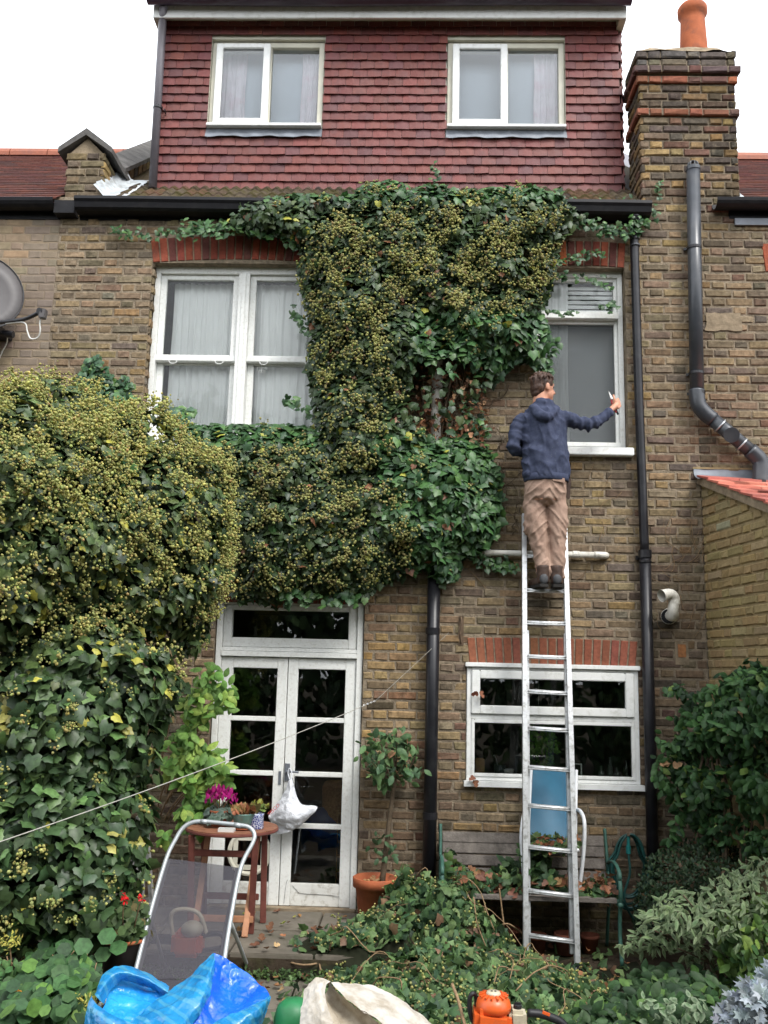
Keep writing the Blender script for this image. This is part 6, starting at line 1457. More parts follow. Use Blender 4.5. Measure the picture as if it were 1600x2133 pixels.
# ================================================================ lounger, step ladder, tools
plain('lounger_tube', (0.42, 0.45, 0.46), 0.35, 0.5, 0.35, vary=0.06, scale=6)
mt, n_, b_ = newmat('mesh_fabric'); setc(n_, b_, (0.078, 0.075, 0.088), 0.65, 0.2); trn = nd(n_, 'ShaderNodeBsdfTransparent'); mxs = nd(n_, 'ShaderNodeMixShader'); mxs.inputs[0].default_value = 0.30; n_.links.new(b_.outputs[0], mxs.inputs[1]); n_.links.new(trn.outputs[0], mxs.inputs[2]); n_.links.new(mxs.outputs[0], n_.nodes['Material Output'].inputs['Surface'])
plain('mesh_hem', (0.06, 0.058, 0.068), 0.6, 0.3, vary=0.1)
lg = thing('lounger', 'reclined garden lounger of grey mesh on a pale tube frame in front of the table', 'lounger', tuple(G(380, 2060, LOW)))
def LP(px, py):      # the reclined back lies in one sloping plane
    return W(px, py, -1.35 - (py - 1712) / 300.0 * 0.42)
fr = [LP(278, 2040), LP(312, 1905), LP(346, 1790), LP(366, 1748), LP(380, 1726), LP(398, 1714), LP(420, 1711), LP(455, 1714), LP(500, 1719), LP(520, 1724), LP(530, 1738), LP(526, 1757), LP(501, 1810), LP(478, 1930), LP(462, 2040)]
part('frame', MB().tube(spline(fr, 90), 0.0135, 10), 'lounger_tube', lg, True)
for q in ((418, 1711, 432, 1712), (488, 1718, 502, 1720)): part('sleeve', MB().tube([LP(q[0], q[1]), LP(q[2], q[3])], 0.0155, 10), 'lounger_tube', lg, True)
LE, RE = [LP(346, 1788), LP(312, 1905), LP(278, 2040)], [LP(501, 1808), LP(478, 1930), LP(462, 2040)]
P = []
for s in range(30):
    a, b = spline(LE, 30)[s], spline(RE, 30)[s]; P.append([a + (b - a) * u + np.array([0, 0.035 * math.sin(u * 3.14) * math.sin(0.3 + s / 29 * 2.6), 0]) for u in np.linspace(0, 1, 16)])
part('sling', MB().grid(P), 'mesh_fabric', lg, True)
for c0, c1 in ((0, 1), (14, 15)): part('hem', MB().grid([[r[c0] + np.array([0, -0.003, 0]), r[c1] + np.array([0, -0.003, 0])] for r in P]), 'mesh_hem', lg, True)
part('leg', MB().tube(spline([LP(312, 1905), G(300, 2080, LOW) + np.array([0, 0.5, 0.0])], 6), 0.0125, 8), 'lounger_tube', lg, True)
part('leg', MB().tube(spline([LP(480, 1920), G(490, 2080, LOW) + np.array([0, 0.5, 0.0])], 6), 0.0125, 8), 'lounger_tube', lg, True)
a, b = LP(278, 2040), LP(462, 2040); part('seat_frame', MB().tube(spline([a, a + np.array([-0.05, -0.55, -0.03]), b + np.array([-0.05, -0.55, -0.03]), b], 20), 0.0125, 8), 'lounger_tube', lg, True)
P = [[a + (b - a) * u + np.array([-0.05, -0.5, -0.03]) * s for u in np.linspace(0, 1, 8)] for s in np.linspace(0, 1, 8)]; part('seat_sling', MB().grid(P), 'mesh_fabric', lg, True)
c = G(172, 2120, -0.02); single('tube_end', MB().tube([W(165, 2112, -2.3), W(205, 2116, -2.25)], 0.014, 10), 'lounger_tube', 'pale round tube end poking out left of the blue sack', 'tube')
sl = thing('step_ladder', 'aluminium step ladder half hidden behind the ivy bush', 'step ladder', tuple(W(280, 1900, -1.0)))
for (xa, ya, xb, yb, d0) in ((288, 1700, 262, 1905, -1.0), (306, 1740, 318, 1905, -1.0), (262, 1740, 245, 1900, -1.12), (300, 1810, 292, 1900, -0.86)): part('stile', MB().bar(W(xa, ya, d0), W(xb, yb, d0), 0.022, 0.05, up=(0, 1, 0)), 'aluminium', sl)
for (xa, ya, xb, yb) in ((258, 1824, 312, 1806), (272, 1896, 322, 1874), (278, 1752, 302, 1745)): part('tread', MB().bar(W(xa, ya, -1.06), W(xb, yb, -0.98), 0.085, 0.02, up=(0, -0.35, 1)), 'aluminium', sl)
plain('orange_plastic', (0.62, 0.10, 0.018), 0.35, 0.5, vary=0.12, scale=10, dirt=(0.22, 0.08, 0.04), dirtamt=0.5, dscale=20)
plain('cream_plastic', (0.50, 0.45, 0.33), 0.4, 0.5, vary=0.08, dirt=(0.2, 0.17, 0.12), dirtamt=0.5, dscale=15); plain('dark_rubber', (0.014, 0.014, 0.016), 0.5, 0.4)
cs = thing('chainsaw', 'orange and white chainsaw lying on the patio behind the lounger', 'chainsaw', tuple(G(392, 1990, 0.0)))
c = np.array(cs.location); part('body', MB().box(c[0] - 0.10, c[0] + 0.09, c[1] - 0.08, c[1] + 0.08, 0.0, 0.15), 'orange_plastic', cs, bevel=0.03)
part('motor_cover', MB().ball((c[0] + 0.02, c[1] - 0.02, 0.16), (0.07, 0.07, 0.05), 14, 8), 'cream_plastic', cs, True)
part('handle', MB().tube(spline([(c[0] - 0.10, c[1], 0.1), (c[0] - 0.12, c[1], 0.24), (c[0] - 0.03, c[1], 0.27), (c[0] + 0.06, c[1], 0.24), (c[0] + 0.11, c[1], 0.12)], 20), 0.014, 8), 'cream_plastic', cs, True)
part('guide_bar', MB().box(c[0] - 0.40, c[0] - 0.10, c[1] - 0.01, c[1] + 0.01, 0.06, 0.12), 'dark_rubber', cs, bevel=0.008); part('rear_grip', MB().tube(spline([(c[0] + 0.08, c[1], 0.12), (c[0] + 0.2, c[1], 0.13), (c[0] + 0.22, c[1], 0.06), (c[0] + 0.09, c[1], 0.03)], 14), 0.016, 8), 'dark_rubber', cs, True)

# ================================================================ sacks
def plastic(name, c0, c1, rough, bands=None):
    mt, n, b = newmat(name); p = opos(n); col = ramp(n, noise(n, p, 6, 4), [(0.35, c0), (0.65, c1)])
    if bands:
        wv = nd(n, 'ShaderNodeTexWave', bands_direction='DIAGONAL'); wv.inputs['Scale'].default_value = bands[1]; wv.inputs['Distortion'].default_value = 2.5; wv.inputs['Detail'].default_value = 2; n.links.new(p, wv.inputs['Vector'])
        col = mix(n, mapr(n, wv.outputs['Fac'], 0.70, 0.9, 0, 0.75), col, bands[0])
    setc(n, b, col, rough, 0.6); bump(n, b, noise(n, p, 30, 3, 0.5), 0.5, 0.01); return mt
plastic('blue_sack', (0.004, 0.085, 0.55), (0.008, 0.14, 0.72), 0.28); plastic('sky_sack', (0.01, 0.20, 0.66), (0.03, 0.34, 0.78), 0.22); plastic('teal_sack', (0.01, 0.15, 0.36), (0.02, 0.24, 0.50), 0.25, ((0.06, 0.27, 0.42), 5.5))
sk = thing('rubble_sack', 'shiny blue plastic rubble sack lying crumpled at the front', 'sack', tuple(G(380, 2133, -0.1)))
def net(rows): return [[W(x, y, d_) for x, y, d_ in r] for r in rows]
def sack_part(name, rows, mat, amp, sc, nu=44, nv=40, seed=0.0):
    return part(name, MB().grid(crumple(crumple(sheet(net(rows), nu * 2, nv * 2), amp * 0.6, sc * 0.8, seed), 0.0018, sc * 2.6, seed + 7)), mat, sk, True)
# left mouth of the sack: rolled rim, paler lining, outer wall
sack_part('rim', [[(198, 2072, -2.50), (215, 2030, -2.36), (250, 2012, -2.28), (300, 2024, -2.26), (352, 2056, -2.30)], [(204, 2080, -2.54), (226, 2040, -2.42), (256, 2026, -2.36), (304, 2040, -2.33), (350, 2068, -2.36)], [(216, 2092, -2.48), (236, 2056, -2.36), (262, 2042, -2.28), (306, 2056, -2.26), (346, 2076, -2.30)]], 'teal_sack', 0.010, 12, seed=1)
sack_part('lining', [[(216, 2088, -2.46), (236, 2054, -2.30), (262, 2040, -2.22), (306, 2054, -2.22), (350, 2074, -2.28)], [(212, 2110, -2.52), (240, 2090, -2.40), (270, 2080, -2.34), (310, 2086, -2.34), (345, 2092, -2.36)], [(220, 2150, -2.60), (250, 2140, -2.55), (285, 2135, -2.50), (320, 2130, -2.48), (350, 2125, -2.46)]], 'sky_sack', 0.022, 14, seed=2)
sack_part('front_wall', [[(192, 2074, -2.52), (200, 2090, -2.58), (230, 2112, -2.64), (260, 2128, -2.66), (300, 2140, -2.64)], [(180, 2110, -2.56), (196, 2124, -2.64), (226, 2140, -2.70), (262, 2160, -2.72), (300, 2175, -2.70)], [(176, 2190, -2.6), (196, 2210, -2.66), (230, 2230, -2.72), (266, 2240, -2.72), (304, 2250, -2.70)]], 'teal_sack', 0.012, 12, seed=3)
# the crest between the two mouths
sack_part('crest', [[(444, 1984, -2.18), (404, 2024, -2.24), (350, 2064, -2.34), (300, 2104, -2.50), (250, 2150, -2.62)], [(447, 1994, -2.24), (420, 2040, -2.36), (375, 2088, -2.50), (330, 2130, -2.62), (280, 2180, -2.70)], [(448, 2002, -2.24), (430, 2058, -2.42), (398, 2108, -2.56), (360, 2150, -2.68), (310, 2200, -2.74)], [(448, 2006, -2.20), (440, 2064, -2.38), (412, 2120, -2.52), (378, 2165, -2.62), (330, 2220, -2.70)]], 'teal_sack', 0.020, 10, 60, 44, seed=4)
# right mouth: deep blue inside and its lower lip
sack_part('lining', [[(446, 1986, -2.19), (476, 2000, -2.16), (510, 2024, -2.16), (540, 2050, -2.20), (562, 2072, -2.28)], [(440, 2040, -2.30), (470, 2046, -2.22), (506, 2060, -2.22), (536, 2070, -2.26), (558, 2080, -2.32)], [(416, 2100, -2.44), (456, 2100, -2.36), (498, 2096, -2.34), (530, 2090, -2.34), (556, 2084, -2.34)], [(380, 2160, -2.60), (430, 2150, -2.52), (480, 2130, -2.44), (524, 2108, -2.40), (554, 2092, -2.36)]], 'blue_sack', 0.022, 11, 56, 48, seed=5)
sack_part('lower_lip', [[(563, 2072, -2.29), (540, 2086, -2.40), (500, 2104, -2.48), (450, 2128, -2.54), (410, 2160, -2.6)], [(562, 2086, -2.34), (540, 2104, -2.48), (504, 2126, -2.56), (460, 2150, -2.62), (420, 2180, -2.66)], [(540, 2150, -2.40), (530, 2170, -2.5), (500, 2190, -2.58), (460, 2210, -2.64), (420, 2230, -2.66)]], 'teal_sack', 0.012, 12, seed=6)
mt, n_, b_ = newmat('sack_white'); p = opos(n_); col = mix(n_, mapr(n_, noise(n_, p, 9, 6, 0.65), 0.46, 0.66, 0, 0.75), (0.50, 0.47, 0.42), (0.28, 0.235, 0.17)); setc(n_, b_, col, 0.6, 0.3); bump(n_, b_, noise(n_, p, 160, 3), 0.3, 0.003)
ws = thing('woven_sack', 'dirty white woven sack slumped at the bottom centre', 'sack', tuple(G(760, 2200, LOW)))
def wsack(name, rows, amp, sc, seed): part(name, MB().grid(crumple(crumple(sheet(net(rows), 80, 64), amp, sc, seed, True), 0.0015, 24, seed + 3, True)), 'sack_white', ws, True)
mt, n_, b_ = newmat('sack_inside'); p = opos(n_); col = mix(n_, mapr(n_, noise(n_, p, 12, 6, 0.65), 0.42, 0.66, 0, 0.8), (0.40, 0.35, 0.27), (0.24, 0.19, 0.13)); setc(n_, b_, col, 0.7, 0.25); bump(n_, b_, noise(n_, p, 160, 3), 0.3, 0.003)
wsack('outer_side', [[(690, 2046, -2.60), (726, 2048, -2.54), (765, 2051, -2.50), (806, 2066, -2.49), (852, 2095, -2.51), (908, 2138, -2.56)], [(703, 2062, -2.67), (738, 2070, -2.64), (776, 2078, -2.62), (818, 2092, -2.61), (862, 2116, -2.62), (908, 2152, -2.64)], [(735, 2092, -2.74), (764, 2100, -2.72), (798, 2108, -2.72), (834, 2124, -2.72), (874, 2146, -2.71), (912, 2172, -2.70)], [(800, 2137, -2.80), (818, 2140, -2.80), (842, 2148, -2.80), (868, 2160, -2.79), (894, 2176, -2.77), (918, 2196, -2.75)], [(860, 2215, -2.84), (868, 2215, -2.84), (880, 2220, -2.84), (896, 2224, -2.83), (910, 2232, -2.81), (922, 2240, -2.79)]], 0.010, 7, 3)
part('lining', MB().grid(crumple(crumple(sheet(net([[(690, 2047, -2.605), (704, 2063, -2.672), (736, 2093, -2.742), (801, 2138, -2.802), (861, 2216, -2.842)], [(682, 2062, -2.58), (702, 2084, -2.60), (728, 2110, -2.66), (768, 2150, -2.74), (800, 2220, -2.82)], [(672, 2078, -2.62), (690, 2100, -2.64), (708, 2124, -2.70), (728, 2160, -2.76), (744, 2220, -2.84)], [(664, 2060, -2.70), (679, 2090, -2.75), (690, 2121, -2.79), (700, 2161, -2.82), (706, 2220, -2.86)]]), 60, 50), 0.012, 8, 5), 0.002, 22, 9)), 'sack_inside', ws, True)
wsack('folded_rim', [[(690, 2046, -2.602), (668, 2036, -2.60), (648, 2043, -2.62), (632, 2066, -2.66)], [(680, 2052, -2.65), (666, 2050, -2.67), (648, 2062, -2.68), (629, 2088, -2.71)], [(680, 2088, -2.75), (668, 2088, -2.78), (650, 2094, -2.77), (626, 2112, -2.75)], [(692, 2122, -2.79), (676, 2124, -2.82), (652, 2130, -2.81), (622, 2145, -2.79)], [(702, 2165, -2.82), (682, 2170, -2.85), (654, 2176, -2.84), (618, 2190, -2.82)]], 0.010, 10, 7)
plain('green_plastic', (0.02, 0.17, 0.06), 0.45, 0.45, vary=0.25, scale=8)
c = W(612, 2110, -2.35); single('bucket', MB().lathe([(0.10, -0.16), (0.105, -0.10), (0.098, -0.02), (0.082, 0.035), (0.05, 0.062), (0.01, 0.07)], (c[0], c[1], c[2]), 24), 'green_plastic', 'upturned round green plastic tub beside the white sack', 'tub', None, True)
single('stick', MB().tube(spline([W(942, 2050, -2.1), W(955, 2085, -2.25), W(972, 2150, -2.5)], 12), [0.0085] * 12, 8), 'twig', 'straight brown stick leaning beside the hedge trimmer', 'stick', None, True)

# ================================================================ hedge trimmer
hc = W(1028, 2113, -2.45); ht = thing('hedge_trimmer', 'orange petrol hedge trimmer with cream tank lying at the bottom edge', 'hedge trimmer', (hc[0], hc[1], hc[2] - 0.16))
x, y, z = hc
part('housing', MB().hexa([(x - 0.105, y - 0.10, z - 0.16), (x + 0.095, y - 0.10, z - 0.16), (x + 0.095, y + 0.10, z - 0.16), (x - 0.105, y + 0.10, z - 0.16), (x - 0.095, y - 0.092, z + 0.045), (x + 0.082, y - 0.092, z + 0.03), (x + 0.082, y + 0.09, z + 0.03), (x - 0.095, y + 0.09, z + 0.045)]), 'orange_plastic', ht, False, bevel=0.026)
part('fan_cover', MB().lathe([(0.086, 0.02), (0.086, 0.045), (0.078, 0.07), (0.06, 0.086), (0.045, 0.092)], (x, y, z), 28), 'orange_plastic', ht, True)
m0 = MB()
for i in range(14): a = i * 0.4488; m0.bar((x + 0.042 * math.cos(a), y + 0.042 * math.sin(a), z + 0.0945), (x + 0.072 * math.cos(a), y + 0.072 * math.sin(a), z + 0.088), 0.009, 0.008)
part('cooling_fin', m0, 'orange_plastic', ht, kind='stuff')
m0 = MB()
for i in range(5): m0.box(x - 0.045, x + 0.035, y - 0.108, y - 0.098, z - 0.02 - i * 0.016, z - 0.012 - i * 0.016)
part('vent_slot', m0, 'dark_rubber', ht, kind='stuff')
part('starter_cap', MB().lathe([(0.034, 0.085), (0.036, 0.095), (0.033, 0.104), (0.012, 0.107)], (x, y, z), 20), 'cream_plastic', ht, True)
m0 = MB()
for sx in (-1, 1): m0.lathe([(0.006, 0.107), (0.006, 0.109)], (x + sx * 0.009, y - 0.004, z), 10)
part('cap_mark', m0, 'dark_rubber', ht)
tz = W(1078, 2100, -2.45); part('tank', MB().box(tz[0] - 0.045, tz[0] + 0.04, y - 0.06, y + 0.06, z - 0.12, z + 0.035), 'cream_plastic', ht, bevel=0.018)
part('fuel_cap', MB().lathe([(0.02, 0.035), (0.021, 0.05), (0.015, 0.053)], (tz[0], y - 0.01, z), 14).box(tz[0] - 0.016, tz[0] + 0.016, y - 0.014, y - 0.006, z + 0.053, z + 0.062), 'dark_rubber', ht)
part('guard', MB().tube(spline([W(1000, 2150, -2.42), W(982, 2120, -2.42), W(978, 2085, -2.42), W(984, 2070, -2.42), W(992, 2078, -2.40), W(992, 2120, -2.40)], 24), 0.0115, 8), 'dark_rubber', ht, True)
part('rear_handle', MB().tube(spline([W(1100, 2110, -2.45), W(1125, 2112, -2.44), W(1150, 2120, -2.43), W(1172, 2132, -2.42), W(1185, 2160, -2.42)], 16), 0.02, 8), 'dark_rubber', ht, True)
part('trigger', MB().bar(W(1130, 2108, -2.45), W(1145, 2114, -2.45), 0.012, 0.012), 'orange_plastic', ht)
part('blade', MB().bar((x - 0.08, y - 0.02, z - 0.16), (x - 0.7, y + 0.1, z - 0.19), 0.05, 0.012), 'steel', ht)

# ================================================================ the man on the ladder
plain('skin', (0.52, 0.26, 0.17), 0.55, 0.35, vary=0.12, scale=20)
mt, n_, b_ = newmat('hair_brown'); p = wpos(n_); setc(n_, b_, ramp(n_, noise(n_, p, 40, 4, 0.6, (1, 1, 0.25)), [(0.3, (0.028, 0.013, 0.008)), (0.62, (0.07, 0.032, 0.018)), (0.8, (0.12, 0.06, 0.034))]), 0.5, 0.4); bump(n_, b_, noise(n_, p, 170, 3, 0.6, (1, 1, 0.2)), 0.7, 0.006)
mt, n_, b_ = newmat('navy_cotton'); p = wpos(n_); c_ = ramp(n_, noise(n_, p, 22, 6, 0.65), [(0.3, (0.032, 0.039, 0.068)), (0.7, (0.062, 0.072, 0.115))]); sp2 = nd(n_, 'ShaderNodeTexVoronoi'); sp2.inputs['Scale'].default_value = 55; n_.links.new(p, sp2.inputs['Vector']); c_ = mix(n_, mapr(n_, sp2.outputs['Distance'], 0.10, 0.05, 0, 0.55), c_, (0.30, 0.28, 0.20)); setc(n_, b_, c_, 0.95, 0.1); bump(n_, b_, noise(n_, p, 240, 3), 0.35, 0.004)
mt, n_, b_ = newmat('tan_canvas'); p = wpos(n_); setc(n_, b_, ramp(n_, noise(n_, p, 14, 6, 0.6), [(0.3, (0.28, 0.185, 0.14)), (0.7, (0.41, 0.285, 0.22))]), 0.9, 0.15); bump(n_, b_, noise(n_, p, 90, 4), 0.35, 0.006)
plain('boot_leather', (0.06, 0.035, 0.025), 0.6, 0.35, vary=0.3, scale=25, bmp=0.3); plain('boot_sole', (0.03, 0.028, 0.026), 0.8, 0.2); plain('heel_patch', (0.06, 0.062, 0.066), 0.6, 0.3)
def ell_ring(c, rx, ry, k=20, rot=0.0, tilt=0.0):
    return [(c[0] + rx * math.cos(a) * math.cos(rot) - ry * math.sin(a) * math.sin(rot), c[1] + rx * math.cos(a) * math.sin(rot) + ry * math.sin(a) * math.cos(rot), c[2] + tilt * rx * math.cos(a)) for a in np.linspace(0, 2 * math.pi, k, endpoint=False)]
def blob(mb, voxel, smooth=6, disp=None):
    me = raw_mesh('tmp', mb.v, mb.f); o = bpy.data.objects.new('tmp', me); COL.objects.link(o)
    r = o.modifiers.new('r', 'REMESH'); r.mode = 'VOXEL'; r.voxel_size = voxel
    if smooth: s = o.modifiers.new('s', 'SMOOTH'); s.factor = 0.5; s.iterations = smooth
    dg = bpy.context.evaluated_depsgraph_get(); m2 = bpy.data.meshes.new_from_object(o.evaluated_get(dg)); bpy.data.objects.remove(o)
    V = np.empty(len(m2.vertices) * 3); m2.vertices.foreach_get('co', V); V = V.reshape(-1, 3); Nn = np.empty_like(V).ravel(); m2.vertices.foreach_get('normal', Nn); Nn = Nn.reshape(-1, 3)
    if disp is not None:
        V = V + Nn * np.array([disp(p) for p in V])[:, None]; 
    m2.vertices.foreach_set('co', V.ravel()); m2.polygons.foreach_set('use_smooth', np.ones(len(m2.polygons), bool)); m2.update(); return m2
def blob_part(name, mb, mat, root, voxel, smooth=6, disp=None):
    me = blob(mb, voxel, smooth, disp); org = origin(root); V = np.empty(len(me.vertices) * 3); me.vertices.foreach_get('co', V); V = V.reshape(-1, 3) - org; me.vertices.foreach_set('co', V.ravel()); me.materials.clear(); me.materials.append(MATS[mat]); me.name = name
    return link(name, me, root)
YT, YL = -0.31, -0.25
man = thing('person', 'person in a navy hoodie and tan work trousers on the ladder, cutting ivy with secateurs', 'person', (float(STAND[0]) + 0.03, -0.22, float(STAND[2]) + 0.018))
T_ = lambda x, y, d=YT: W(x, y, d)
# --- hoodie
hd = MB()
tors = [(1138, 1003, .168, .118), (1137, 992, .182, .128), (1137, 965, .180, .127), (1135, 930, .178, .124), (1133, 900, .182, .122), (1131, 880, .184, .116), (1130, 866, .168, .102), (1131, 853, .118, .088), (1132, 842, .082, .078), (1133, 834, .072, .072)]
hd.ring_loft([ell_ring(T_(x, y), rx, ry, 22) for x, y, rx, ry in tors])
def arm(mb, pts, rad, seg=14): mb.tube(spline([p for p in pts], 20), list(np.interp(np.linspace(0, len(rad) - 1, 20), range(len(rad)), rad)), seg)
RA = [T_(1160, 874), T_(1178, 872), T_(1205, 880, -0.31), T_(1228, 884, -0.30), T_(1250, 874, -0.27), T_(1270, 857, -0.23)]
LA = [T_(1102, 876), T_(1085, 880), T_(1074, 905, -0.32), T_(1070, 932, -0.33), T_(1078, 940, -0.25), T_(1090, 932, -0.13)]
arm(hd, RA, [.068, .063, .054, .048, .042, .035]); arm(hd, LA, [.068, .062, .053, .049, .045, .037])
# hood lying on the shoulders
hd.tube(spline([T_(1108, 856, -0.24), T_(1112, 850, -0.36), T_(1124, 864, -0.43), T_(1140, 868, -0.43), T_(1156, 856, -0.38), T_(1160, 850, -0.25)], 18), [.026, .032, .038, .040, .034, .026] and list(np.interp(np.linspace(0, 5, 18), range(6), [.022, .032, .042, .042, .034, .022])), 10)
hd.ball(T_(1134, 858, -0.38), (.075, .05, .05), 12, 8)
hd.tube([T_(1116, 843, -0.30), T_(1122, 838, -0.36), T_(1134, 838, -0.385), T_(1148, 840, -0.35), T_(1152, 846, -0.29)], .02, 8)
RAa = np.array(spline(RA, 30))
def crease(q, k=3.0):
    return max(0.0, 1.0 - k * abs(mnoise.noise(Vector(q)))) ** 2
def wr_h(p):
    z = p[2]; f = 0.0035 * fbm(p * np.array([9, 9, 6])) + 0.0025 * fbm(p * 22)
    zw = T_(1135, 985)[2]; f += 0.006 * math.exp(-((z - zw - 0.035) / 0.03) ** 2) * math.sin(p[0] * 38 + 3 * fbm(p * 5))
    if p[0] > 1.20: f += 0.009 * math.sin(p[0] * 95 + p[2] * 40 + 3.5 * fbm(p * 7)) * math.exp(-((p[0] - 1.33) / 0.11) ** 2)
    if p[0] < 0.88: f += 0.005 * math.sin(p[2] * 70 + p[0] * 25)
    f += 0.007 * math.sin(p[0] * 30 + p[2] * 16 + 2.5 * fbm(p * 4)) * (1 if 0.88 < p[0] < 1.15 else 0)
    f *= 0.9
    if p[0] > 1.19: f += 0.011 * crease((p[0] * 17, p[1] * 5, p[2] * 7 + 3))
    elif p[0] > 0.87: f += 0.009 * crease((p[0] * 11 + p[2] * 5, p[1] * 4, p[2] * 4 - p[0] * 3)) - 0.003
    else: f += 0.010 * crease((p[0] * 6, p[1] * 5, p[2] * 13 + p[0] * 8))
    return f
blob_part('hoodie', hd, 'navy_cotton', man, 0.0078, 5, wr_h)
part('waistband', MB().ring_loft([ell_ring(T_(x, y), rx, ry, 26) for x, y, rx, ry in ((1138, 1004, .166, .118), (1138, 1003, .172, .123), (1138, 991, .176, .127), (1138, 990, .168, .12))]), 'navy_cotton', man, True)
part('cuff', MB().tube([RAa[-2] + (RAa[-1] - RAa[-2]) * 0.2, RAa[-1] + (RAa[-1] - RAa[-2]) * 0.5], [.037, .034], 14), 'navy_cotton', man, True)
# --- trousers
tr = MB(); Lq = lambda x, y, d=YL: W(x, y, d)
tr.ring_loft([ell_ring(W(x, y, d), rx, ry, 22) for x, y, d, rx, ry in ((1137, 984, YT, .150, .108), (1137, 1000, -.30, .160, .118), (1136, 1022, -.29, .168, .128), (1136, 1042, -.28, .158, .115), (1136, 1056, -.27, .10, .07))])
tr.tube(spline([Lq(1116, 1030, -.28), Lq(1114, 1060, -.27), Lq(1118, 1095, -.27), Lq(1124, 1130, -.26), Lq(1129, 1165, -.26), Lq(1133, 1190, -.265), Lq(1135, 1204, -.27)], 24), list(np.interp(np.linspace(0, 6, 24), range(7), [.080, .090, .082, .070, .062, .062, .056])), 14)
tr.tube(spline([Lq(1157, 1030, -.28), Lq(1160, 1060, -.27), Lq(1161, 1095, -.27), Lq(1161, 1130, -.26), Lq(1161, 1165, -.26), Lq(1160, 1192, -.265), Lq(1160, 1206, -.27)], 24), list(np.interp(np.linspace(0, 6, 24), range(7), [.080, .086, .079, .069, .062, .061, .056])), 14)
tr.ball(Lq(1098, 1098, -.27), (.03, .05, .07), 8, 6)          # cargo pocket
def wr_t(p):
    z = p[2]; zk = Lq(1120, 1120)[2]; za = Lq(1130, 1190)[2]; zs = Lq(1130, 1050)[2]
    f = 0.005 * fbm(p * 14) + 0.0075 * math.sin(z * 58 + p[0] * 75 + 4.5 * fbm(p * 6)) * (math.exp(-((z - zk) / 0.10) ** 2) * 0.7 + math.exp(-((z - za) / 0.055) ** 2) * 1.2 + math.exp(-((z - zs) / 0.06) ** 2) * 0.5)
    f = f * 0.6 + 0.010 * crease((p[0] * 7, p[1] * 5, p[2] * 15 + (p[0] - 1.03) * 16 * (1 if p[0] > 1.03 else -1))) - 0.003
    return f
blob_part('trousers', tr, 'tan_canvas', man, 0.0078, 4, wr_t)
m0 = MB().hexa([W(1152, 1001, -.425), W(1178, 1006, -.395), W(1178, 1006, -.38), W(1152, 1001, -.41), W(1150, 994, -.425), W(1176, 996, -.40), W(1176, 996, -.38), W(1150, 994, -.41)]); part('pocket_flap', m0, 'tan_canvas', man)
# --- body under the clothes, head and hands: one surface
bd = MB(); fdir = unit(np.array([0.86, 0.50, 0])); rdir = np.array([fdir[1], -fdir[0], 0]); HC = T_(1131, 806, -0.30)
hp = lambda f, r, u: HC + fdir * f + rdir * r + np.array([0, 0, u])
def eb(mb, c, rf, rr, ru, seg=18, rings=12):
    R_ = []
    for i in range(rings + 1):
        a = math.pi * (0.01 + 0.98 * i / rings); R_.append([c + fdir * rf * math.sin(a) * math.cos(t) + rdir * rr * math.sin(a) * math.sin(t) - np.array([0, 0, ru * math.cos(a)]) for t in np.linspace(0, 6.283, seg, endpoint=False)])
    mb.ring_loft(R_)
eb(bd, hp(-0.005, 0, 0.012), .094, .073, .098); eb(bd, hp(0.030, 0, -0.052), .062, .056, .062); eb(bd, hp(0.068, 0, -0.088), .024, .026, .022)
bd.tube([hp(-0.02, 0, -0.05), hp(-0.035, 0, -0.15)], .056, 14)
bd.tube([hp(0.088, 0, 0.0), hp(0.103, 0, -0.022), hp(0.112, 0, -0.036), hp(0.096, 0, -0.044)], [.009, .012, .014, .008], 8)
eb(bd, hp(0.080, 0, 0.022), .018, .045, .012, 10, 6); eb(bd, hp(0.088, 0, -0.064), .012, .02, .009, 10, 6)
eb(bd, hp(-0.008, 0.074, -0.018), .020, .010, .032, 10, 8); eb(bd, hp(-0.008, -0.074, -0.018), .020, .010, .032, 10, 8)
bd.ring_loft([ell_ring(T_(x, y), rx * 0.86, ry * 0.84, 18) for x, y, rx, ry in tors])
arm(bd, RA, [.045, .042, .034, .028, .026, .026], 10); arm(bd, LA, [.045, .04, .034, .028, .028, .028], 10)
bd.ring_loft([ell_ring(W(1136, y, -.29), .13, .1, 16) for y in (985, 1010, 1045)])
for s in ((1115, 1030), (1158, 1030)): bd.tube([Lq(s[0], 1030, -.28), Lq(s[0] + 6, 1130, -.26), Lq(s[0] + 14 if s[0] < 1130 else s[0] + 2, 1208, -.27)], [.066, .05, .034], 10)
# right hand closed on the secateurs
wr0, pc = T_(1268, 858, -0.235), T_(1281, 846, -0.205); hdv = unit(pc - wr0); tool = unit(T_(1271, 812, -0.20) - T_(1292, 864, -0.20)); out = unit(np.cross(hdv, tool));
if out[1] > 0: out = -out
bd.tube([wr0 - hdv * 0.03, wr0 + hdv * 0.02, pc, pc + hdv * 0.022], [.025, .027, .034, .026], 10, flat=0.75)
for i, (L, r) in enumerate(((.072, .0095), (.078, .010), (.074, .0095), (.060, .0085))):
    k0 = pc + hdv * 0.028 + tool * (0.030 - 0.0205 * i) + out * 0.014
    bd.tube(spline([k0 - hdv * 0.02, k0, k0 + hdv * L * 0.34 - out * 0.004, k0 + hdv * L * 0.42 - out * 0.026, k0 + hdv * L * 0.12 - out * 0.042, k0 - hdv * 0.012 - out * 0.038], 14), [r * 1.1] * 4 + [r] * 10, 8)
th = pc - hdv * 0.012 + tool * 0.028 + out * 0.012; bd.tube(spline([th, th + tool * 0.022 + out * 0.016 + hdv * 0.008, th + tool * 0.045 + hdv * 0.022 + out * 0.008, th + tool * 0.054 + hdv * 0.034 - out * 0.002], 10), [.0125, .012, .0115, .011, .0105, .010, .010, .0095, .009, .008], 8)
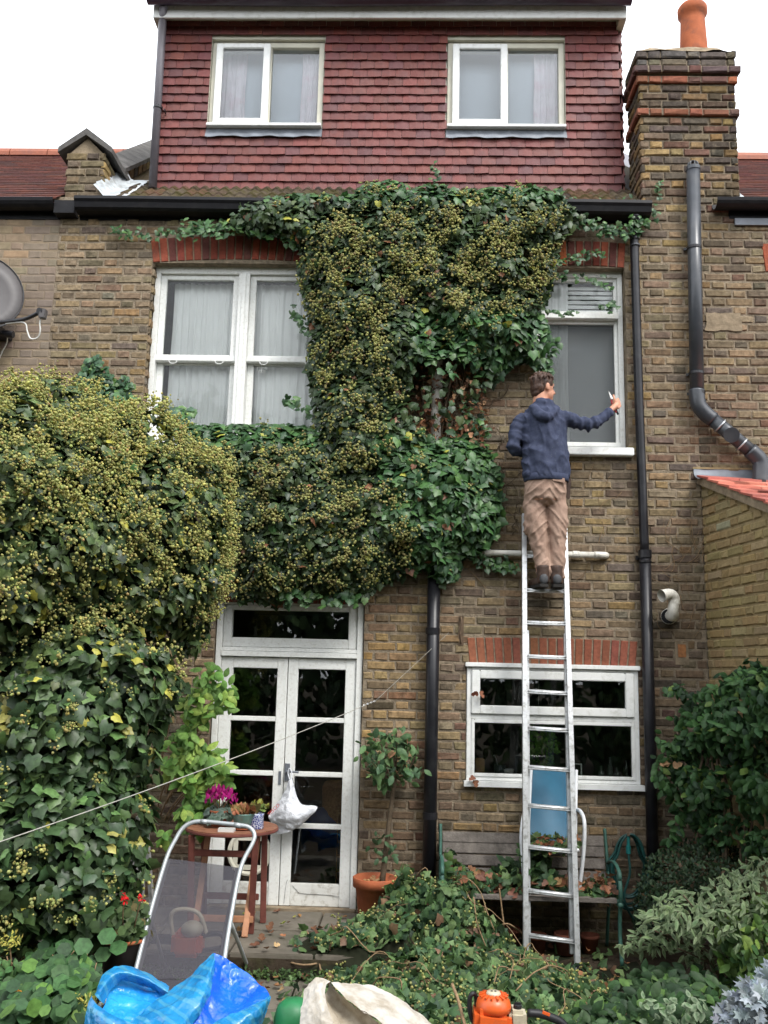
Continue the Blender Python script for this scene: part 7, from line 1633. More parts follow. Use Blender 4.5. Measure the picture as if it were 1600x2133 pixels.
# left hand on the ivy in front of him
lw = T_(1090, 932, -0.13); bd.tube([lw, lw + np.array([0.02, 0.05, -0.005]), lw + np.array([0.03, 0.085, 0.0])], [.028, .034, .026], 10, flat=0.7)
for i in range(4): k0 = lw + np.array([0.012 + 0.016 * i, 0.085, 0.02 - 0.012 * i]); bd.tube(spline([k0 - (0, 0.02, 0), k0, k0 + (0.005, 0.022, -0.012), k0 + (0.0, 0.012, -0.034)], 8), .0088, 8)
bd.tube(spline([lw + np.array([0.04, 0.03, 0.02]), lw + np.array([0.062, 0.05, 0.025]), lw + np.array([0.07, 0.075, 0.02])], 6), .0105, 8)
blob_part('body', bd, 'skin', man, 0.0058, 3, None)
part('wristband', MB().tube([wr0 + hdv * 0.008, wr0 + hdv * 0.017], .0295, 14, flat=0.8), 'dark_rubber', man)
m0 = MB().ball(hp(0.079, 0.033, 0.004), .006, 8, 6); part('eye', m0, 'dark_ceramic', man, True)
m0 = MB().ball(hp(0.079, -0.033, 0.004), .006, 8, 6); part('eye', m0, 'dark_ceramic', man, True)
# hair: a cap of tapering locks
hr = MB(); eb(hr, hp(-0.012, 0, 0.028), .099, .080, .094)
eb(hr, hp(-0.052, 0, -0.022), .055, .068, .066); eb(hr, hp(0.030, 0.0, 0.075), .06, .062, .04); eb(hr, hp(-0.075, 0, -0.065), .025, .045, .03)
rk = random.Random(2)
for i in range(110):
    a = rk.uniform(0, 6.283); ph = rk.uniform(0.05, 1.15); d0 = fdir * math.sin(ph) * math.cos(a) + rdir * math.sin(ph) * math.sin(a) + np.array([0, 0, math.cos(ph)])
    s = hp(-0.012, 0, 0.028) + d0 * np.array([.094, .094, .09]); fall = np.array([0, 0, -1.0]) * rk.uniform(0.02, 0.05) + d0 * 0.010 + fdir * (0.02 if a < 1.2 or a > 5.1 else -0.008)
    e_ = s + fall; rel = (e_ - HC) @ fdir
    if rel > 0.075 and (e_ - HC)[2] < 0.06: continue
    hr.tube([s - d0 * 0.01, s + fall * 0.5 + d0 * 0.006, e_], [.011, .009, .003], 6)
blob_part('hair', hr, 'hair_brown', man, 0.0045, 0, lambda p: 0.004 * fbm(p * np.array([60, 60, 14])))
# --- boots on the rung
SZ = float(STAND[2]) + 0.018
for hx, tx in ((W(1132, 1215, -.3)[0], W(1112, 1215, -.1)[0]), (W(1160, 1215, -.3)[0], W(1161, 1215, -.1)[0])):
    bt = MB(); heel = np.array([hx, -0.335, SZ]); toe = np.array([tx, -0.085, SZ])
    bt.tube([heel + (0, 0.045, 0.17), heel + (0, 0.045, 0.10), heel + (0, 0.04, 0.03)], [.052, .050, .048], 14)
    bt.tube(spline([heel + (0, 0.03, 0.045), (heel + toe) / 2 + (0, 0, 0.045), toe + (0, -0.02, 0.04), toe + (0, 0.02, 0.032)], 12), list(np.interp(np.linspace(0, 3, 12), range(4), [.046, .049, .05, .03])), 12, flat=0.85)
    blob_part('boot', bt, 'boot_leather', man, 0.009, 4, lambda p: 0.002 * fbm(p * 30))
    dvv2 = unit(toe - heel); sd_ = np.array([dvv2[1], -dvv2[0], 0]); m0 = MB(); prof = [(-0.005, .03), (0.02, .043), (0.10, .042), (0.19, .05), (0.25, .04), (0.285, .012)]
    L_ = [heel + dvv2 * a + sd_ * b for a, b in prof]; R2 = [heel + dvv2 * a - sd_ * b for a, b in reversed(prof)]; lp = L_ + R2; k = len(lp)
    m0.add([tuple(p_ + np.array([0, 0, 0.001])) for p_ in lp] + [tuple(p_ + np.array([0, 0, 0.024])) for p_ in lp], [tuple(range(k - 1, -1, -1)), tuple(range(k, 2 * k))] + [(q, (q + 1) % k, k + (q + 1) % k, k + q) for q in range(k)]); part('sole', m0, 'boot_sole', man)
    part('heel_patch', MB().ball(tuple(heel + np.array([0, 0.004, 0.06])), (.034, .018, .042), 10, 6), 'heel_patch', man, True)
# --- what he carries
sc_ = thing('secateurs', 'open secateurs with red handle held in the outstretched right hand', 'secateurs', tuple(pc - tool * 0.07 - out * 0.02)); g0 = pc + hdv * 0.02 - out * 0.016
part('blade', MB().add([g0 + tool * 0.05 - hdv * 0.008, g0 + tool * 0.075 - hdv * 0.020, g0 + tool * 0.135 - hdv * 0.012, g0 + tool * 0.06 + hdv * 0.006, g0 + tool * 0.05 - hdv * 0.008 + out * 0.004, g0 + tool * 0.075 - hdv * 0.020 + out * 0.004, g0 + tool * 0.135 - hdv * 0.012 + out * 0.004, g0 + tool * 0.06 + hdv * 0.006 + out * 0.004], [(3, 2, 1, 0), (4, 5, 6, 7), (0, 1, 5, 4), (1, 2, 6, 5), (2, 3, 7, 6), (3, 0, 4, 7)]), 'white_ceramic', sc_)
part('handle', MB().tube(spline([g0 + tool * 0.06 - hdv * 0.010, g0 - hdv * 0.012, g0 - tool * 0.075 - hdv * 0.006], 8), .009, 8), 'dark_rubber', sc_, True)
plain('red_plastic', (0.42, 0.03, 0.03), 0.4, 0.5)
part('handle', MB().tube(spline([g0 + tool * 0.06 - hdv * 0.014, g0 + tool * 0.03 - hdv * 0.022, g0 - tool * 0.05 - hdv * 0.018], 8), .008, 8), 'red_plastic', sc_, True)
hl = thing('tool_holster', 'long dark leather sheath hanging at the right hip', 'holster', tuple(W(1186, 1040, -0.28)))
part('sheath', MB().hexa([W(1180, 1040, -.30), W(1187, 1040, -.30), W(1187, 1040, -.26), W(1180, 1040, -.26), W(1180, 996, -.31), W(1190, 996, -.31), W(1190, 996, -.25), W(1180, 996, -.25)]), 'boot_leather', hl, bevel=0.006)
part('handle', MB().tube([W(1185, 998, -.28), W(1184, 985, -.28), W(1187, 978, -.28)], [.013, .014, .011], 8), 'dark_rubber', hl, True)

# ================================================================ garden plants
def mound(name, label, cat, loc, group=None): return thing(name, label, cat, loc, group)
def tufts(fol, poly, n0, Yf, thick, size, pal, T, tip, wob=0.55, twob=0.7, up=0.5, edge=None, a=0.22):
    px, py = patch(poly, n0); n = len(px); e = np.clip(segdist(px, py, poly) / 50, 0, 1)
    base = Yf(px, py); P = plane_pts(px, py, base - thick * e * RNG.uniform(0.35, 1.0, n) - 0.05 * thick * RNG.normal(size=n))
    fol.add(P, np.tile([0, -1, up], (n, 1)), RNG.uniform(size * 0.7, size * 1.15, n), palette(n, pal, a), T, tip=tip, wob=wob, twob=twob, edge=edge)
# dark climber over the lean-to wall
wst = thing('climber', 'dark leafy climber covering the lean-to wall at the right edge', 'climber', tuple(W(1500, 1800, -0.8)))
f_ = Fol(); Yw = lambda px, py: -0.20 - 0.75 * np.clip((px - 1380) / 220, 0, 1)
WP = [(1378, 1600), (1392, 1520), (1420, 1465), (1450, 1440), (1500, 1420), (1540, 1395), (1580, 1385), (1640, 1390), (1640, 1760), (1590, 1700), (1560, 1690), (1500, 1760), (1440, 1760), (1400, 1720), (1385, 1660)]
DG = [((0.030, 0.075, 0.024), 5), ((0.045, 0.105, 0.032), 4), ((0.020, 0.048, 0.020), 3), ((0.13, 0.20, 0.05), 0.5)]
for q_, n0, s_ in (([(1395, 1560), (1420, 1480), (1460, 1440), (1510, 1425), (1560, 1390), (1640, 1385), (1640, 1560), (1560, 1590), (1480, 1570), (1430, 1590)], 1100, 0.085), ([(1380, 1640), (1390, 1570), (1430, 1560), (1500, 1590), (1520, 1660), (1470, 1720), (1410, 1700)], 520, 0.075), ([(1500, 1600), (1600, 1560), (1640, 1570), (1640, 1690), (1590, 1700), (1540, 1680)], 360, 0.085), ([(1440, 1700), (1500, 1680), (1540, 1700), (1520, 1760), (1460, 1765)], 220, 0.065), ([(1400, 1500), (1440, 1440), (1480, 1430), (1450, 1500)], 90, 0.07), ([(1540, 1740), (1600, 1720), (1640, 1740), (1640, 1790), (1560, 1790)], 130, 0.07)): tufts(f_, q_, n0, Yw, 0.34, s_, DG, OVAL, (0, -0.2, -0.7), up=0.6, wob=0.65)
for path in ([(1395, 1640), (1375, 1610), (1372, 1580)], [(1440, 1450), (1410, 1435), (1390, 1440)], [(1500, 1420), (1520, 1395), (1550, 1375)], [(1560, 1390), (1590, 1370), (1610, 1372)], [(1420, 1700), (1400, 1740), (1390, 1770)], [(1520, 1680), (1540, 1720), (1535, 1760)], [(1590, 1690), (1600, 1740), (1590, 1780)], [(1450, 1560), (1400, 1550), (1380, 1540)]):
    p_, nn_, s_, c_, T_l = strand(path, -0.5, 34, 7, 0.085, DG, OVAL); p_[:, 1] -= 0.5 * np.clip((pyof(p_)[0] - 1450) / 200, 0, 1); f_.add(p_, nn_, s_, c_, OVAL, tip=(0, -0.2, -0.7), wob=0.5)
tufts(f_, [(1480, 1440), (1560, 1390), (1600, 1390), (1600, 1430), (1540, 1440)], 260, Yw, 0.30, 0.075, [((0.10, 0.20, 0.06), 2), ((0.06, 0.13, 0.045), 2)], OVAL, (0, -0.3, -0.5), up=0.9)
plant_leaves(f_, wst, 'soft_leaf', 220)
mb = MB(); rs = random.Random(8)
for i in range(14):
    x0 = rs.uniform(1440, 1560); pts = [W(x0 + rs.uniform(-30, 30) * t, 1830 - 330 * t, -0.45 - 0.3 * (x0 - 1440) / 120 + rs.uniform(-0.03, 0.03)) for t in np.linspace(0, 1, 6)]; mb.tube(spline(pts, 16), rs.uniform(0.005, 0.012), 6)
part('stem', mb, 'bark', wst, True, kind='stuff')
dl = Fol(); P = np.array([W(1398, 1592, -0.5), W(1392, 1590, -0.5), W(1402, 1597, -0.5)]); dl.add(P, np.tile([0, -1, 0.5], (3, 1)), 0.07, np.tile([0.36, 0.22, 0.12], (3, 1)), DEAD); mass(dl, wst, 'withered_bloom', 'dead_leaf')
# low dark shrub at the foot of the wall
ds = thing('shrub', 'low dark small-leaved shrub beside the garden hose', 'shrub', tuple(G(1440, 1960, LOW)))
f_ = Fol(); tufts(f_, [(1318, 1930), (1325, 1850), (1350, 1790), (1400, 1755), (1470, 1752), (1540, 1770), (1600, 1780), (1600, 1860), (1500, 1900), (1420, 1960), (1360, 1980)], 5200, lambda x, y: np.full(len(x), -0.45), 0.45, 0.034, [((0.026, 0.050, 0.024), 5), ((0.040, 0.070, 0.030), 3), ((0.09, 0.055, 0.03), 0.5)], OVAL, (0, 0, 1), up=0.7, wob=0.9)
plant_leaves(f_, ds, 'soft_leaf', 40)
# variegated dogwood
vd = thing('dogwood', 'pale variegated shrub with cream-edged leaves at the lower right', 'shrub', tuple(G(1500, 2100, LOW)))
f_ = Fol(); VP = [(1285, 1975), (1330, 1935), (1350, 1895), (1395, 1850), (1420, 1845), (1450, 1858), (1490, 1830), (1560, 1790), (1640, 1780), (1640, 2050), (1560, 2040), (1500, 2000), (1450, 2010), (1400, 1975), (1340, 1985)]
VC = [((0.085, 0.145, 0.055), 5), ((0.06, 0.11, 0.042), 4), ((0.12, 0.18, 0.075), 2)]
tufts(f_, VP, 2100, lambda x, y: np.full(len(x), -1.25), 0.45, 0.068, VC, LANCE, (-0.35, -0.2, -0.5), up=1.0, wob=0.5, edge=(0.42, (0.30, 0.34, 0.21)))
tufts(f_, [(1500, 1900), (1600, 1860), (1640, 1900), (1640, 2060), (1560, 2090), (1500, 2030)], 300, lambda x, y: np.full(len(x), -1.5), 0.3, 0.085, [((0.075, 0.15, 0.035), 3), ((0.045, 0.10, 0.03), 4), ((0.16, 0.25, 0.05), 0.8)], OVAL, (0.2, -0.3, -0.7), up=0.6)
plant_leaves(f_, vd, 'soft_leaf', 260)
mb = MB()
for i in range(12):
    b0 = G(1530, 2110, LOW) + np.array([rs.uniform(-0.1, 0.1), rs.uniform(0, 0.3), 0]); e_ = W(rs.uniform(1340, 1600), rs.uniform(1860, 1990), -1.5); mb.tube(spline([b0, (b0 + e_) / 2 + (0.05, 0, 0.05), e_], 10), 0.005, 5)
part('stem', mb, 'bark', vd, True, kind='stuff')
# low leafy plants in the bed at the lower right
lp_ = thing('ground_plant', 'low dark-leaved plants with a few cream-edged leaves filling the lower right bed', 'plants', tuple(G(1400, 2133, LOW)))
f_ = Fol(); BP = [(1180, 2140), (1220, 2080), (1300, 2040), (1360, 2010), (1450, 2010), (1540, 2030), (1600, 2060), (1600, 2140)]
tufts(f_, BP, 900, lambda x, y: -1.35 - 0.9 * np.clip((y - 2010) / 130, 0, 1), 0.22, 0.085, [((0.025, 0.055, 0.022), 5), ((0.04, 0.085, 0.03), 3), ((0.08, 0.16, 0.04), 0.8)], OVAL, (0, -0.4, -0.5), up=0.9, wob=0.6)
tufts(f_, [(1330, 2080), (1460, 2070), (1480, 2133), (1330, 2133)], 60, lambda x, y: np.full(len(x), -2.2), 0.2, 0.06, [((0.07, 0.14, 0.06), 1)], OVAL, (0, -0.3, -0.6), up=0.9, edge=(0.5, (0.40, 0.46, 0.32)))
plant_leaves(f_, lp_, 'soft_leaf', 200)
# silver ragwort
sr = thing('silver_ragwort', 'silvery felted ragwort in the bottom right corner', 'plant', tuple(G(1580, 2180, LOW)))
f_ = Fol(); tufts(f_, [(1495, 2150), (1520, 2110), (1555, 2065), (1580, 2040), (1640, 2020), (1640, 2150)], 520, lambda x, y: np.full(len(x), -2.45), 0.2, 0.085, [((0.27, 0.31, 0.34), 3), ((0.34, 0.38, 0.41), 2), ((0.20, 0.24, 0.26), 2)], LOBED, (-0.3, -0.2, 0.5), up=0.7, wob=0.6)
plant_leaves(f_, sr, 'soft_leaf', 80)

# ---------------------------------------------------------------- heap of cut ivy
def gz(x, y): return 0.0 if (x < 0.02 and y > -1.12) else LOW + 0.008
HUMPS = [((0.10, -0.58), 0.50, 0.28, 0.26), ((0.30, -0.82), 0.52, 0.36, 0.32), ((0.22, -1.25), 0.24, 0.50, 0.40), ((0.72, -1.45), 0.16, 0.40, 0.45), ((0.05, -1.75), 0.12, 0.55, 0.35), ((0.75, -1.05), 0.14, 0.28, 0.25), ((0.75, -2.15), 0.10, 0.55, 0.3), ((-0.22, -0.95), 0.16, 0.28, 0.25)]
def heap_h(x, y): return max(0.0, max(h * math.exp(-((x - c[0]) / a) ** 2 - ((y - c[1]) / b) ** 2) for c, h, a, b in HUMPS))
hp_ = thing('ivy_cuttings', 'big heap of freshly cut ivy on the ground between the pot and the ladder', 'cuttings', (0.3, -1.2, LOW)); hp_['kind'] = 'stuff'
pts = []; nn = []; rz = random.Random(12)
while len(pts) < 8200:
    x, y = rz.uniform(-0.75, 1.5), rz.uniform(-2.5, -0.25); h = heap_h(x, y)
    if h < 0.035 and rz.random() > 0.05: continue
    if x < 0.0 and y > -0.40: continue
    if x > 0.12 and y > -0.62 and x < bx1 + 0.05 and h + LOW < 0.2: 
        if rz.random() < 0.7: continue
    z = (LOW + 0.01 if not (x < 0.02 and y > -1.12) else 0.0) + h * rz.uniform(0.55, 1.08) + 0.01
    pts.append((x, y, z)); e_ = 0.03; nn.append((-(heap_h(x + e_, y) - h) / e_, -(heap_h(x, y + e_) - h) / e_ - 0.35, 0.9))
P = np.array(pts); Nn = unit(np.array(nn)); n = len(P)
f_ = Fol(); f_.add(P, Nn, RNG.uniform(0.035, 0.082, n), palette(n, [((0.095, 0.165, 0.06), 5), ((0.06, 0.115, 0.045), 4), ((0.16, 0.24, 0.095), 2.5), ((0.035, 0.07, 0.035), 2.5), ((0.22, 0.13, 0.08), 0.6)], 0.25), IVY, tip=(0, 0, 0), wob=0.75, twob=1.0)
plant_leaves(f_, hp_, 'soft_leaf', 300)
k = RNG.choice(n, 260); nu = 7; UPx = np.repeat(P[k], nu, 0) + RNG.normal(0, 0.025, (260 * nu, 3)) + (0, 0, 0.02); uf = Fol(); uf.add(UPx, np.tile([0, -1, 1], (len(UPx), 1)), RNG.uniform(0.006, 0.011, len(UPx)), palette(len(UPx), UMBW), UMBI, wob=2.0); mass(uf, hp_, 'flower_heads', 'umbel')
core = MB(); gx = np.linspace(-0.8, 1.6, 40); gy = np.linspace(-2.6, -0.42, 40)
core.grid([[(x, y, (0.0 if (x < 0.02 and y > -1.12) else LOW) - 0.01 + 0.72 * heap_h(x, y)) for x in gx] for y in gy]); part('heap_core', core, 'inner_shade', hp_, True)  # smooth near-black filler, painting the shade between the cuttings
mb = MB()
for i in range(32):
    x, y = rz.uniform(-0.3, 1.2), rz.uniform(-2.3, -0.5); a = rz.uniform(0, 6.283); L = rz.uniform(0.12, 0.5)
    if heap_h(x, y) < 0.05: continue
    q = []
    for t in np.linspace(0, 1, 6):
        xx, yy = x + L * t * math.cos(a) + rz.uniform(-0.03, 0.03), y + L * t * math.sin(a) + rz.uniform(-0.03, 0.03); q.append((xx, yy, gz(xx, yy) + heap_h(xx, yy) * 1.0 + 0.02 + 0.06 * math.sin(t * 3.1) + rz.uniform(0, 0.02)))
    mb.tube(spline(q, 14), rz.uniform(0.0015, 0.0042), 6)
for a, b, c in (((560, 1985), (640, 2010), (760, 1975)), ((640, 1940), (660, 1990), (668, 2020)), ((840, 2035), (900, 2030), (915, 1990)), ((920, 2035), (960, 2050), (985, 2070)), ((990, 1985), (1010, 2010), (1060, 2000)), ((1090, 2030), (1110, 2060), (1140, 2090)), ((1095, 1950), (1060, 1925), (1040, 1930)), ((1040, 1850), (1045, 1890), (1050, 1930))):
    q = [np.array(G(*p_, LOW + 0.10)) if p_[1] > 1940 else W(*p_, -0.7) for p_ in (a, b, c)]; mb.tube(spline(q, 14), 0.006, 6)
part('twigs', mb, 'twig', hp_, True, kind='stuff')
# cuttings on the bench and chair
bc = thing('ivy_cuttings', 'ivy cuttings and brown leaves heaped on the bench seat', 'cuttings', ((bx0 + bx1) / 2, -0.4, 0.28)); bc['kind'] = 'stuff'
n = 620; x = RNG.uniform(bx0 + 0.02, bx1 - 0.02, n); hh = np.where(x < bx0 + 0.78, 0.26, np.where(x < bx0 + 1.0, 0.10, 0.09)) * (0.7 + 0.4 * np.sin(x * 9)); y = RNG.uniform(-0.56, -0.22, n)
P = np.stack([x, y, 0.285 + hh * RNG.random(n) * np.clip(1.2 - np.abs(y + 0.35) * 3, 0.2, 1)], 1); f_ = Fol(); f_.add(P, np.tile([0, -0.8, 0.8], (n, 1)), RNG.uniform(0.05, 0.08, n), palette(n, [((0.055, 0.105, 0.04), 5), ((0.035, 0.07, 0.032), 4), ((0.10, 0.16, 0.05), 1.5)], 0.25), IVY, wob=0.8, twob=1.0)
n2 = 170; x = RNG.uniform(bx0 + 0.02, bx1 - 0.02, n2); y = RNG.uniform(-0.57, -0.25, n2); f_.add(np.stack([x, y, 0.285 + RNG.uniform(0, 0.10, n2)], 1), np.tile([0, -0.7, 0.8], (n2, 1)), RNG.uniform(0.05, 0.085, n2), palette(n2, [((0.26, 0.12, 0.06), 3), ((0.16, 0.075, 0.045), 3), ((0.40, 0.24, 0.12), 1)]), DEAD, wob=0.8, twob=1.0)
plant_leaves(f_, bc, 'soft_leaf', 160)
cch = thing('ivy_cuttings', 'brown leaves and ivy bits lying on the blue chair seat', 'cuttings', tuple(W(1150, 1765, -0.38))); cch['kind'] = 'stuff'
n = 90; px, py = RNG.uniform(1104, 1196, n), RNG.uniform(1740, 1772, n); f_ = Fol(); f_.add(plane_pts(px, py, -0.30 - 0.2 * (py - 1740) / 32), np.tile([0, -0.8, 0.8], (n, 1)), RNG.uniform(0.04, 0.07, n), palette(n, [((0.26, 0.12, 0.06), 3), ((0.08, 0.12, 0.045), 3), ((0.36, 0.16, 0.08), 1)]), DEAD, wob=0.8, twob=1.0); plant_leaves(f_, cch, 'dead_leaf', 60)
# fallen leaves on the paving
fl = thing('fallen_leaves', 'dry brown leaves scattered over the paving', 'leaves', (-0.5, -0.8, 0.0)); fl['kind'] = 'stuff'
pts = []
while len(pts) < 210:
    px, py = rz.uniform(480, 1330), rz.uniform(1888, 2100); p_ = G(px, py, 0.0)
    if not (p_[0] < 0.02 and p_[1] > -1.12): p_ = G(px, py, LOW + 0.012)
    if p_[1] > -0.05: continue
    pts.append((p_[0], p_[1], p_[2] + 0.012))
n = len(pts); f_ = Fol(); f_.add(np.array(pts), np.tile([0, -0.15, 1], (n, 1)), RNG.uniform(0.03, 0.07, n), palette(n, [((0.30, 0.15, 0.07), 3), ((0.17, 0.085, 0.05), 3), ((0.42, 0.27, 0.14), 1), ((0.30, 0.32, 0.08), 0.4)]), DEAD, tip=(0, 0, 0), wob=0.35, twob=1.0); plant_leaves(f_, fl, 'dead_leaf', 120)
# a little moss and grass along the edge of the step
ms = thing('step_weeds', 'small green weeds along the edge of the patio step', 'weeds', (-0.8, -1.15, LOW)); ms['kind'] = 'stuff'
n = 900; x = RNG.uniform(-2.0, 0.3, n); f_ = Fol(); f_.add(np.stack([x, -1.13 - np.abs(RNG.normal(0, 0.07, n)), LOW + 0.02 + RNG.uniform(0, 0.05, n)], 1), np.tile([0, -0.6, 0.8], (n, 1)), RNG.uniform(0.015, 0.035, n), palette(n, [((0.05, 0.09, 0.03), 3), ((0.08, 0.13, 0.035), 2)]), OVAL, tip=(0, -0.3, 0.6), wob=0.7); mass(f_, ms, 'foliage', 'soft_leaf')
# loose leaf stuck to the window frame and sill
for q, lb in (((996, 1441), 'single curled brown leaf stuck to the kitchen window frame'), ((990, 1622), 'brown leaf hanging over the left end of the kitchen sill')):
    f_ = Fol(); P = np.array([W(q[0], q[1], -0.06)] * 2) + RNG.normal(0, 0.006, (2, 3)); f_.add(P, np.tile([0, -1, 0.3], (2, 1)), 0.06, palette(2, [((0.24, 0.10, 0.06), 1)]), DEAD); o = link('dead_leaf', f_.mesh('dead_leaf', 'dead_leaf', P[0]), None, P[0]); tag(o, lb, 'leaf')

# ---------------------------------------------------------------- lower left: geranium, nasturtiums, flowers
plain('dark_pot', (0.035, 0.03, 0.028), 0.6, 0.3, vary=0.3, scale=10)
gr_ = thing('geranium', 'red geranium in a dark terracotta-rimmed pot by the ivy bush', 'potted plant', tuple(G(252, 2030, LOW))); c = W(258, 1966, -1.66)
part('pot', MB().lathe([(0.10, -0.22), (0.115, 0.02), (0.126, 0.03), (0.105, 0.03), (0.02, 0.0)], tuple(c), 26), 'dark_pot', gr_, True); part('rim', MB().tube([(c[0] + 0.124 * math.cos(a), c[1] + 0.124 * math.sin(a), c[2] + 0.03) for a in np.linspace(0, 6.283, 28, endpoint=False)], 0.011, 8, closed=True), 'terracotta', gr_, True)
f_ = Fol(); tufts(f_, [(205, 1945), (215, 1890), (260, 1860), (300, 1890), (310, 1945), (290, 1975), (215, 1975)], 330, lambda x, y: np.full(len(x), -1.64), 0.22, 0.055, [((0.085, 0.14, 0.05), 3), ((0.06, 0.10, 0.04), 3), ((0.15, 0.13, 0.05), 1)], ROUND, (0, -0.3, -0.5), up=0.8, wob=0.5); plant_leaves(f_, gr_, 'soft_leaf', 80)
f_ = Fol()
for (x, y, s) in ((259, 1870, 9), (294, 1871, 7), (262, 1876, 7)):
    n = 16; P = plane_pts(x + RNG.normal(0, s * 0.45, n), y + RNG.normal(0, s * 0.5, n), np.full(n, -1.86) + RNG.normal(0, 0.012, n)); f_.add(P, np.tile([0, -1, 0.4], (n, 1)), RNG.uniform(0.014, 0.022, n), palette(n, [((0.75, 0.012, 0.015), 3), ((0.6, 0.01, 0.02), 1)]), OVAL, tip=(0, 0, 0), wob=0.8, twob=1)
mass(f_, gr_, 'flowers', 'petal')
part('stem', MB().tube(spline([c + (0.0, 0, 0.02), W(256, 1910, -1.8), W(259, 1874, -1.85)], 8), 0.004, 5).tube(spline([c + (0.04, 0, 0.02), W(285, 1910, -1.8), W(294, 1874, -1.85)], 8), 0.004, 5), 'twig', gr_)
ns = thing('nasturtium', 'round-leaved nasturtiums sprawling at the lower left', 'plant', tuple(G(110, 2100, LOW)))
f_ = Fol()
tufts(f_, [(-20, 2140), (-20, 2040), (60, 2010), (100, 1960), (160, 1965), (200, 1990), (215, 2010), (195, 2060), (190, 2140)], 640, lambda x, y: -1.75 - 0.55 * np.clip((y - 1960) / 170, 0, 1), 0.3, 0.078, [((0.055, 0.125, 0.04), 4), ((0.038, 0.09, 0.035), 4), ((0.11, 0.21, 0.05), 1.2)], ROUND, (0, -0.5, -0.5), up=1.1, wob=0.35)
for (x, y) in ((243, 1990), (150, 1980), (130, 2005), (215, 1935), (185, 1955)): f_.add(np.array([W(x, y, -1.9)]), [[0, -1, 0.8]], 0.1, np.array([[0.06, 0.15, 0.05]]), ROUND, wob=0.2)
plant_leaves(f_, ns, 'soft_leaf', 150)
mb = MB()
for i in range(40):
    b0 = G(rz.uniform(0, 220), rz.uniform(2060, 2140), LOW); e_ = W(rz.uniform(0, 210), rz.uniform(1980, 2110), -2.0); mb.tube(spline([b0, (b0 + e_) / 2 + (0.03, 0, 0.02), e_], 8), 0.0032, 5)
part('stem', mb, 'soft_stem' if 'soft_stem' in MATS else 'twig', ns, True, kind='stuff')
mg = thing('marigold', 'orange marigold flower at the lower left', 'flower', tuple(W(36, 2133, -2.3))); c = W(35, 2072, -2.3); dv = unit(CAM - c); f_ = Fol(); n = 44; a = RNG.uniform(0, 6.283, n); r = 0.014 * np.sqrt(RNG.random(n)); P = c + np.stack([r * np.cos(a), np.zeros(n), r * np.sin(a)], 1); f_.add(P, np.tile(dv, (n, 1)), RNG.uniform(0.018, 0.026, n), palette(n, [((0.75, 0.24, 0.015), 3), ((0.8, 0.36, 0.03), 1)]), OVAL, tip=(0, 0, 0), wob=0.35, twob=1); mass(f_, mg, 'petals', 'petal')
part('centre', MB().ball(c + dv * 0.008, 0.008, 8, 6), 'rust', mg, True); part('stem', MB().tube([c - dv * 0.005, W(38, 2110, -2.25), W(40, 2150, -2.2)], 0.004, 6), 'twig', mg)
f_ = Fol(); tufts(f_, [(30, 2110), (45, 2070), (65, 2060), (70, 2100)], 60, lambda x, y: np.full(len(x), -2.25), 0.05, 0.05, [((0.12, 0.21, 0.06), 1)], LANCE, (0, 0, 0.6)); plant_leaves(f_, mg, 'soft_leaf', 16)
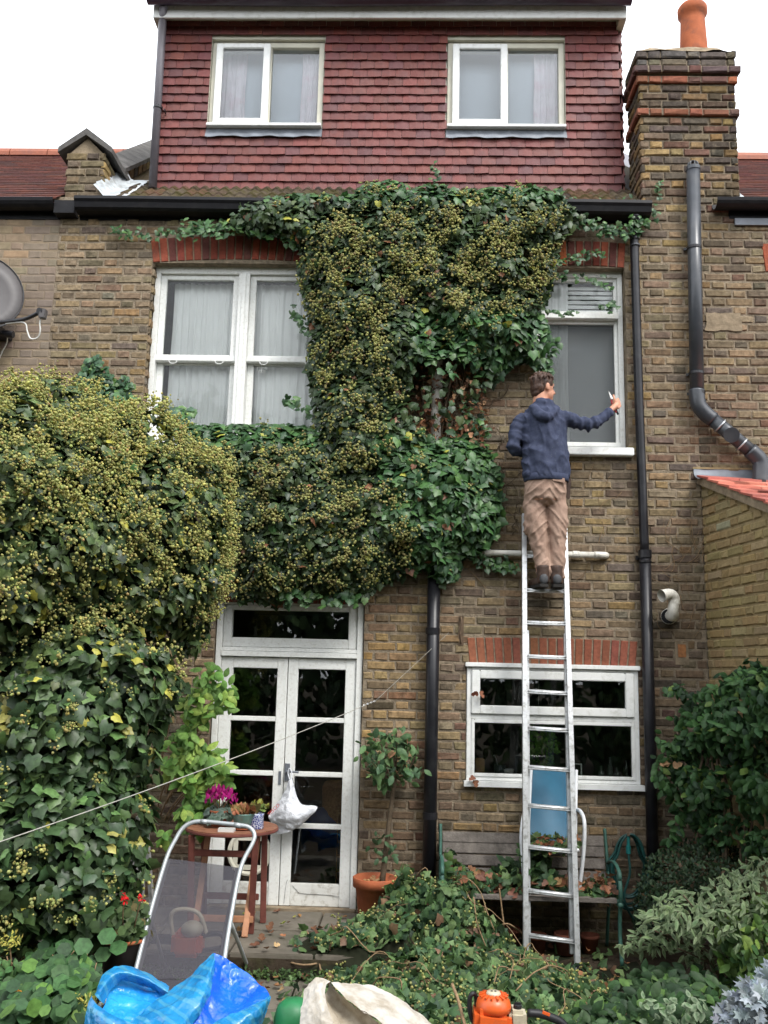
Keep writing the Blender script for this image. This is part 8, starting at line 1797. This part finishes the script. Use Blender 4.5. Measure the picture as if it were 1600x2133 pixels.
def yflower(px, py, top, label, Y):
    t = thing('yellow_flower', label, 'flower', tuple(W(px, py + top, Y))); f_ = Fol(); n = 70; P = plane_pts(px + RNG.normal(0, 14, n), py + RNG.normal(0, 11, n), np.full(n, Y)); f_.add(P, np.tile([0, -1, 0.5], (n, 1)), RNG.uniform(0.018, 0.035, n), palette(n, [((0.50, 0.46, 0.10), 3), ((0.30, 0.34, 0.08), 2)]), LANCE, tip=(0, 0, 0.5), wob=0.8, twob=1)
    mass(f_, t, 'petals', 'petal'); part('stem', MB().tube(spline([W(px, py, Y), W(px + 5, py + top * 0.5, Y + 0.05), W(px + 10, py + top, Y + 0.1)], 8), 0.004, 5), 'twig', t)
    f_ = Fol(); tufts(f_, [(px - 25, py + top * 0.3), (px + 30, py + top * 0.3), (px + 35, py + top * 0.7), (px - 20, py + top * 0.7)], 30, lambda x, y: np.full(len(x), Y), 0.05, 0.06, [((0.08, 0.17, 0.055), 1)], OVAL, (0, 0, -0.5)); plant_leaves(f_, t, 'soft_leaf', 14)
yflower(20, 1962, 110, 'pale yellow flower spike below the ivy bush at the left edge', -2.0); yflower(186, 2086, 60, 'small pale yellow flowers just left of the blue sack', -2.35)

# ---------------------------------------------------------------- the garden behind the camera, which the panes mirror
for i, (x, y, h, r) in enumerate(((-5.5, -14.5, 8.5, 3.0), (-0.5, -15.5, 9.2, 3.2), (4.5, -14.5, 8.2, 3.0), (8.6, -12.5, 7.6, 2.8), (-9.8, -12.5, 7.8, 2.9))):
    t = thing('garden_tree', ('tall', 'broad', 'round', 'leafy', 'dark')[i] + ' tree far down the garden, seen mirrored in the door panes', 'tree', (x, y, LOW), 'trees down the garden')
    part('trunk', MB().tube(spline([(x, y, LOW), (x + 0.1, y, h * 0.3), (x, y, h * 0.6)], 8), [0.26 - 0.02 * q for q in range(8)], 8), 'bark', t, True)
    n = 2600; u = unit(RNG.normal(size=(n, 3))) * (RNG.uniform(0.3, 1, n) ** 0.4)[:, None]; P = np.array([x, y, h * 0.58]) + u * np.array([r, r * 0.8, h * 0.45]); f_ = Fol(); f_.add(P, u, RNG.uniform(0.3, 0.55, n), palette(n, DARKIVY), OVAL, wob=0.6); mass(f_, t, 'crown', 'soft_leaf')
hdg = thing('hedge', 'long dark hedge far down the garden, seen mirrored in the door panes', 'hedge', (0, -12.4, LOW)); n = 5000
f_ = Fol(); f_.add(np.stack([RNG.uniform(-9, 9, n), RNG.uniform(-12.9, -12, n), RNG.uniform(LOW, 3.6, n) + 0.3 * np.sin(RNG.uniform(0, 9, n))], 1), np.tile([0, 1, 0.4], (n, 1)), RNG.uniform(0.2, 0.36, n), palette(n, DARKIVY), OVAL, wob=0.6); mass(f_, hdg, 'foliage', 'soft_leaf')
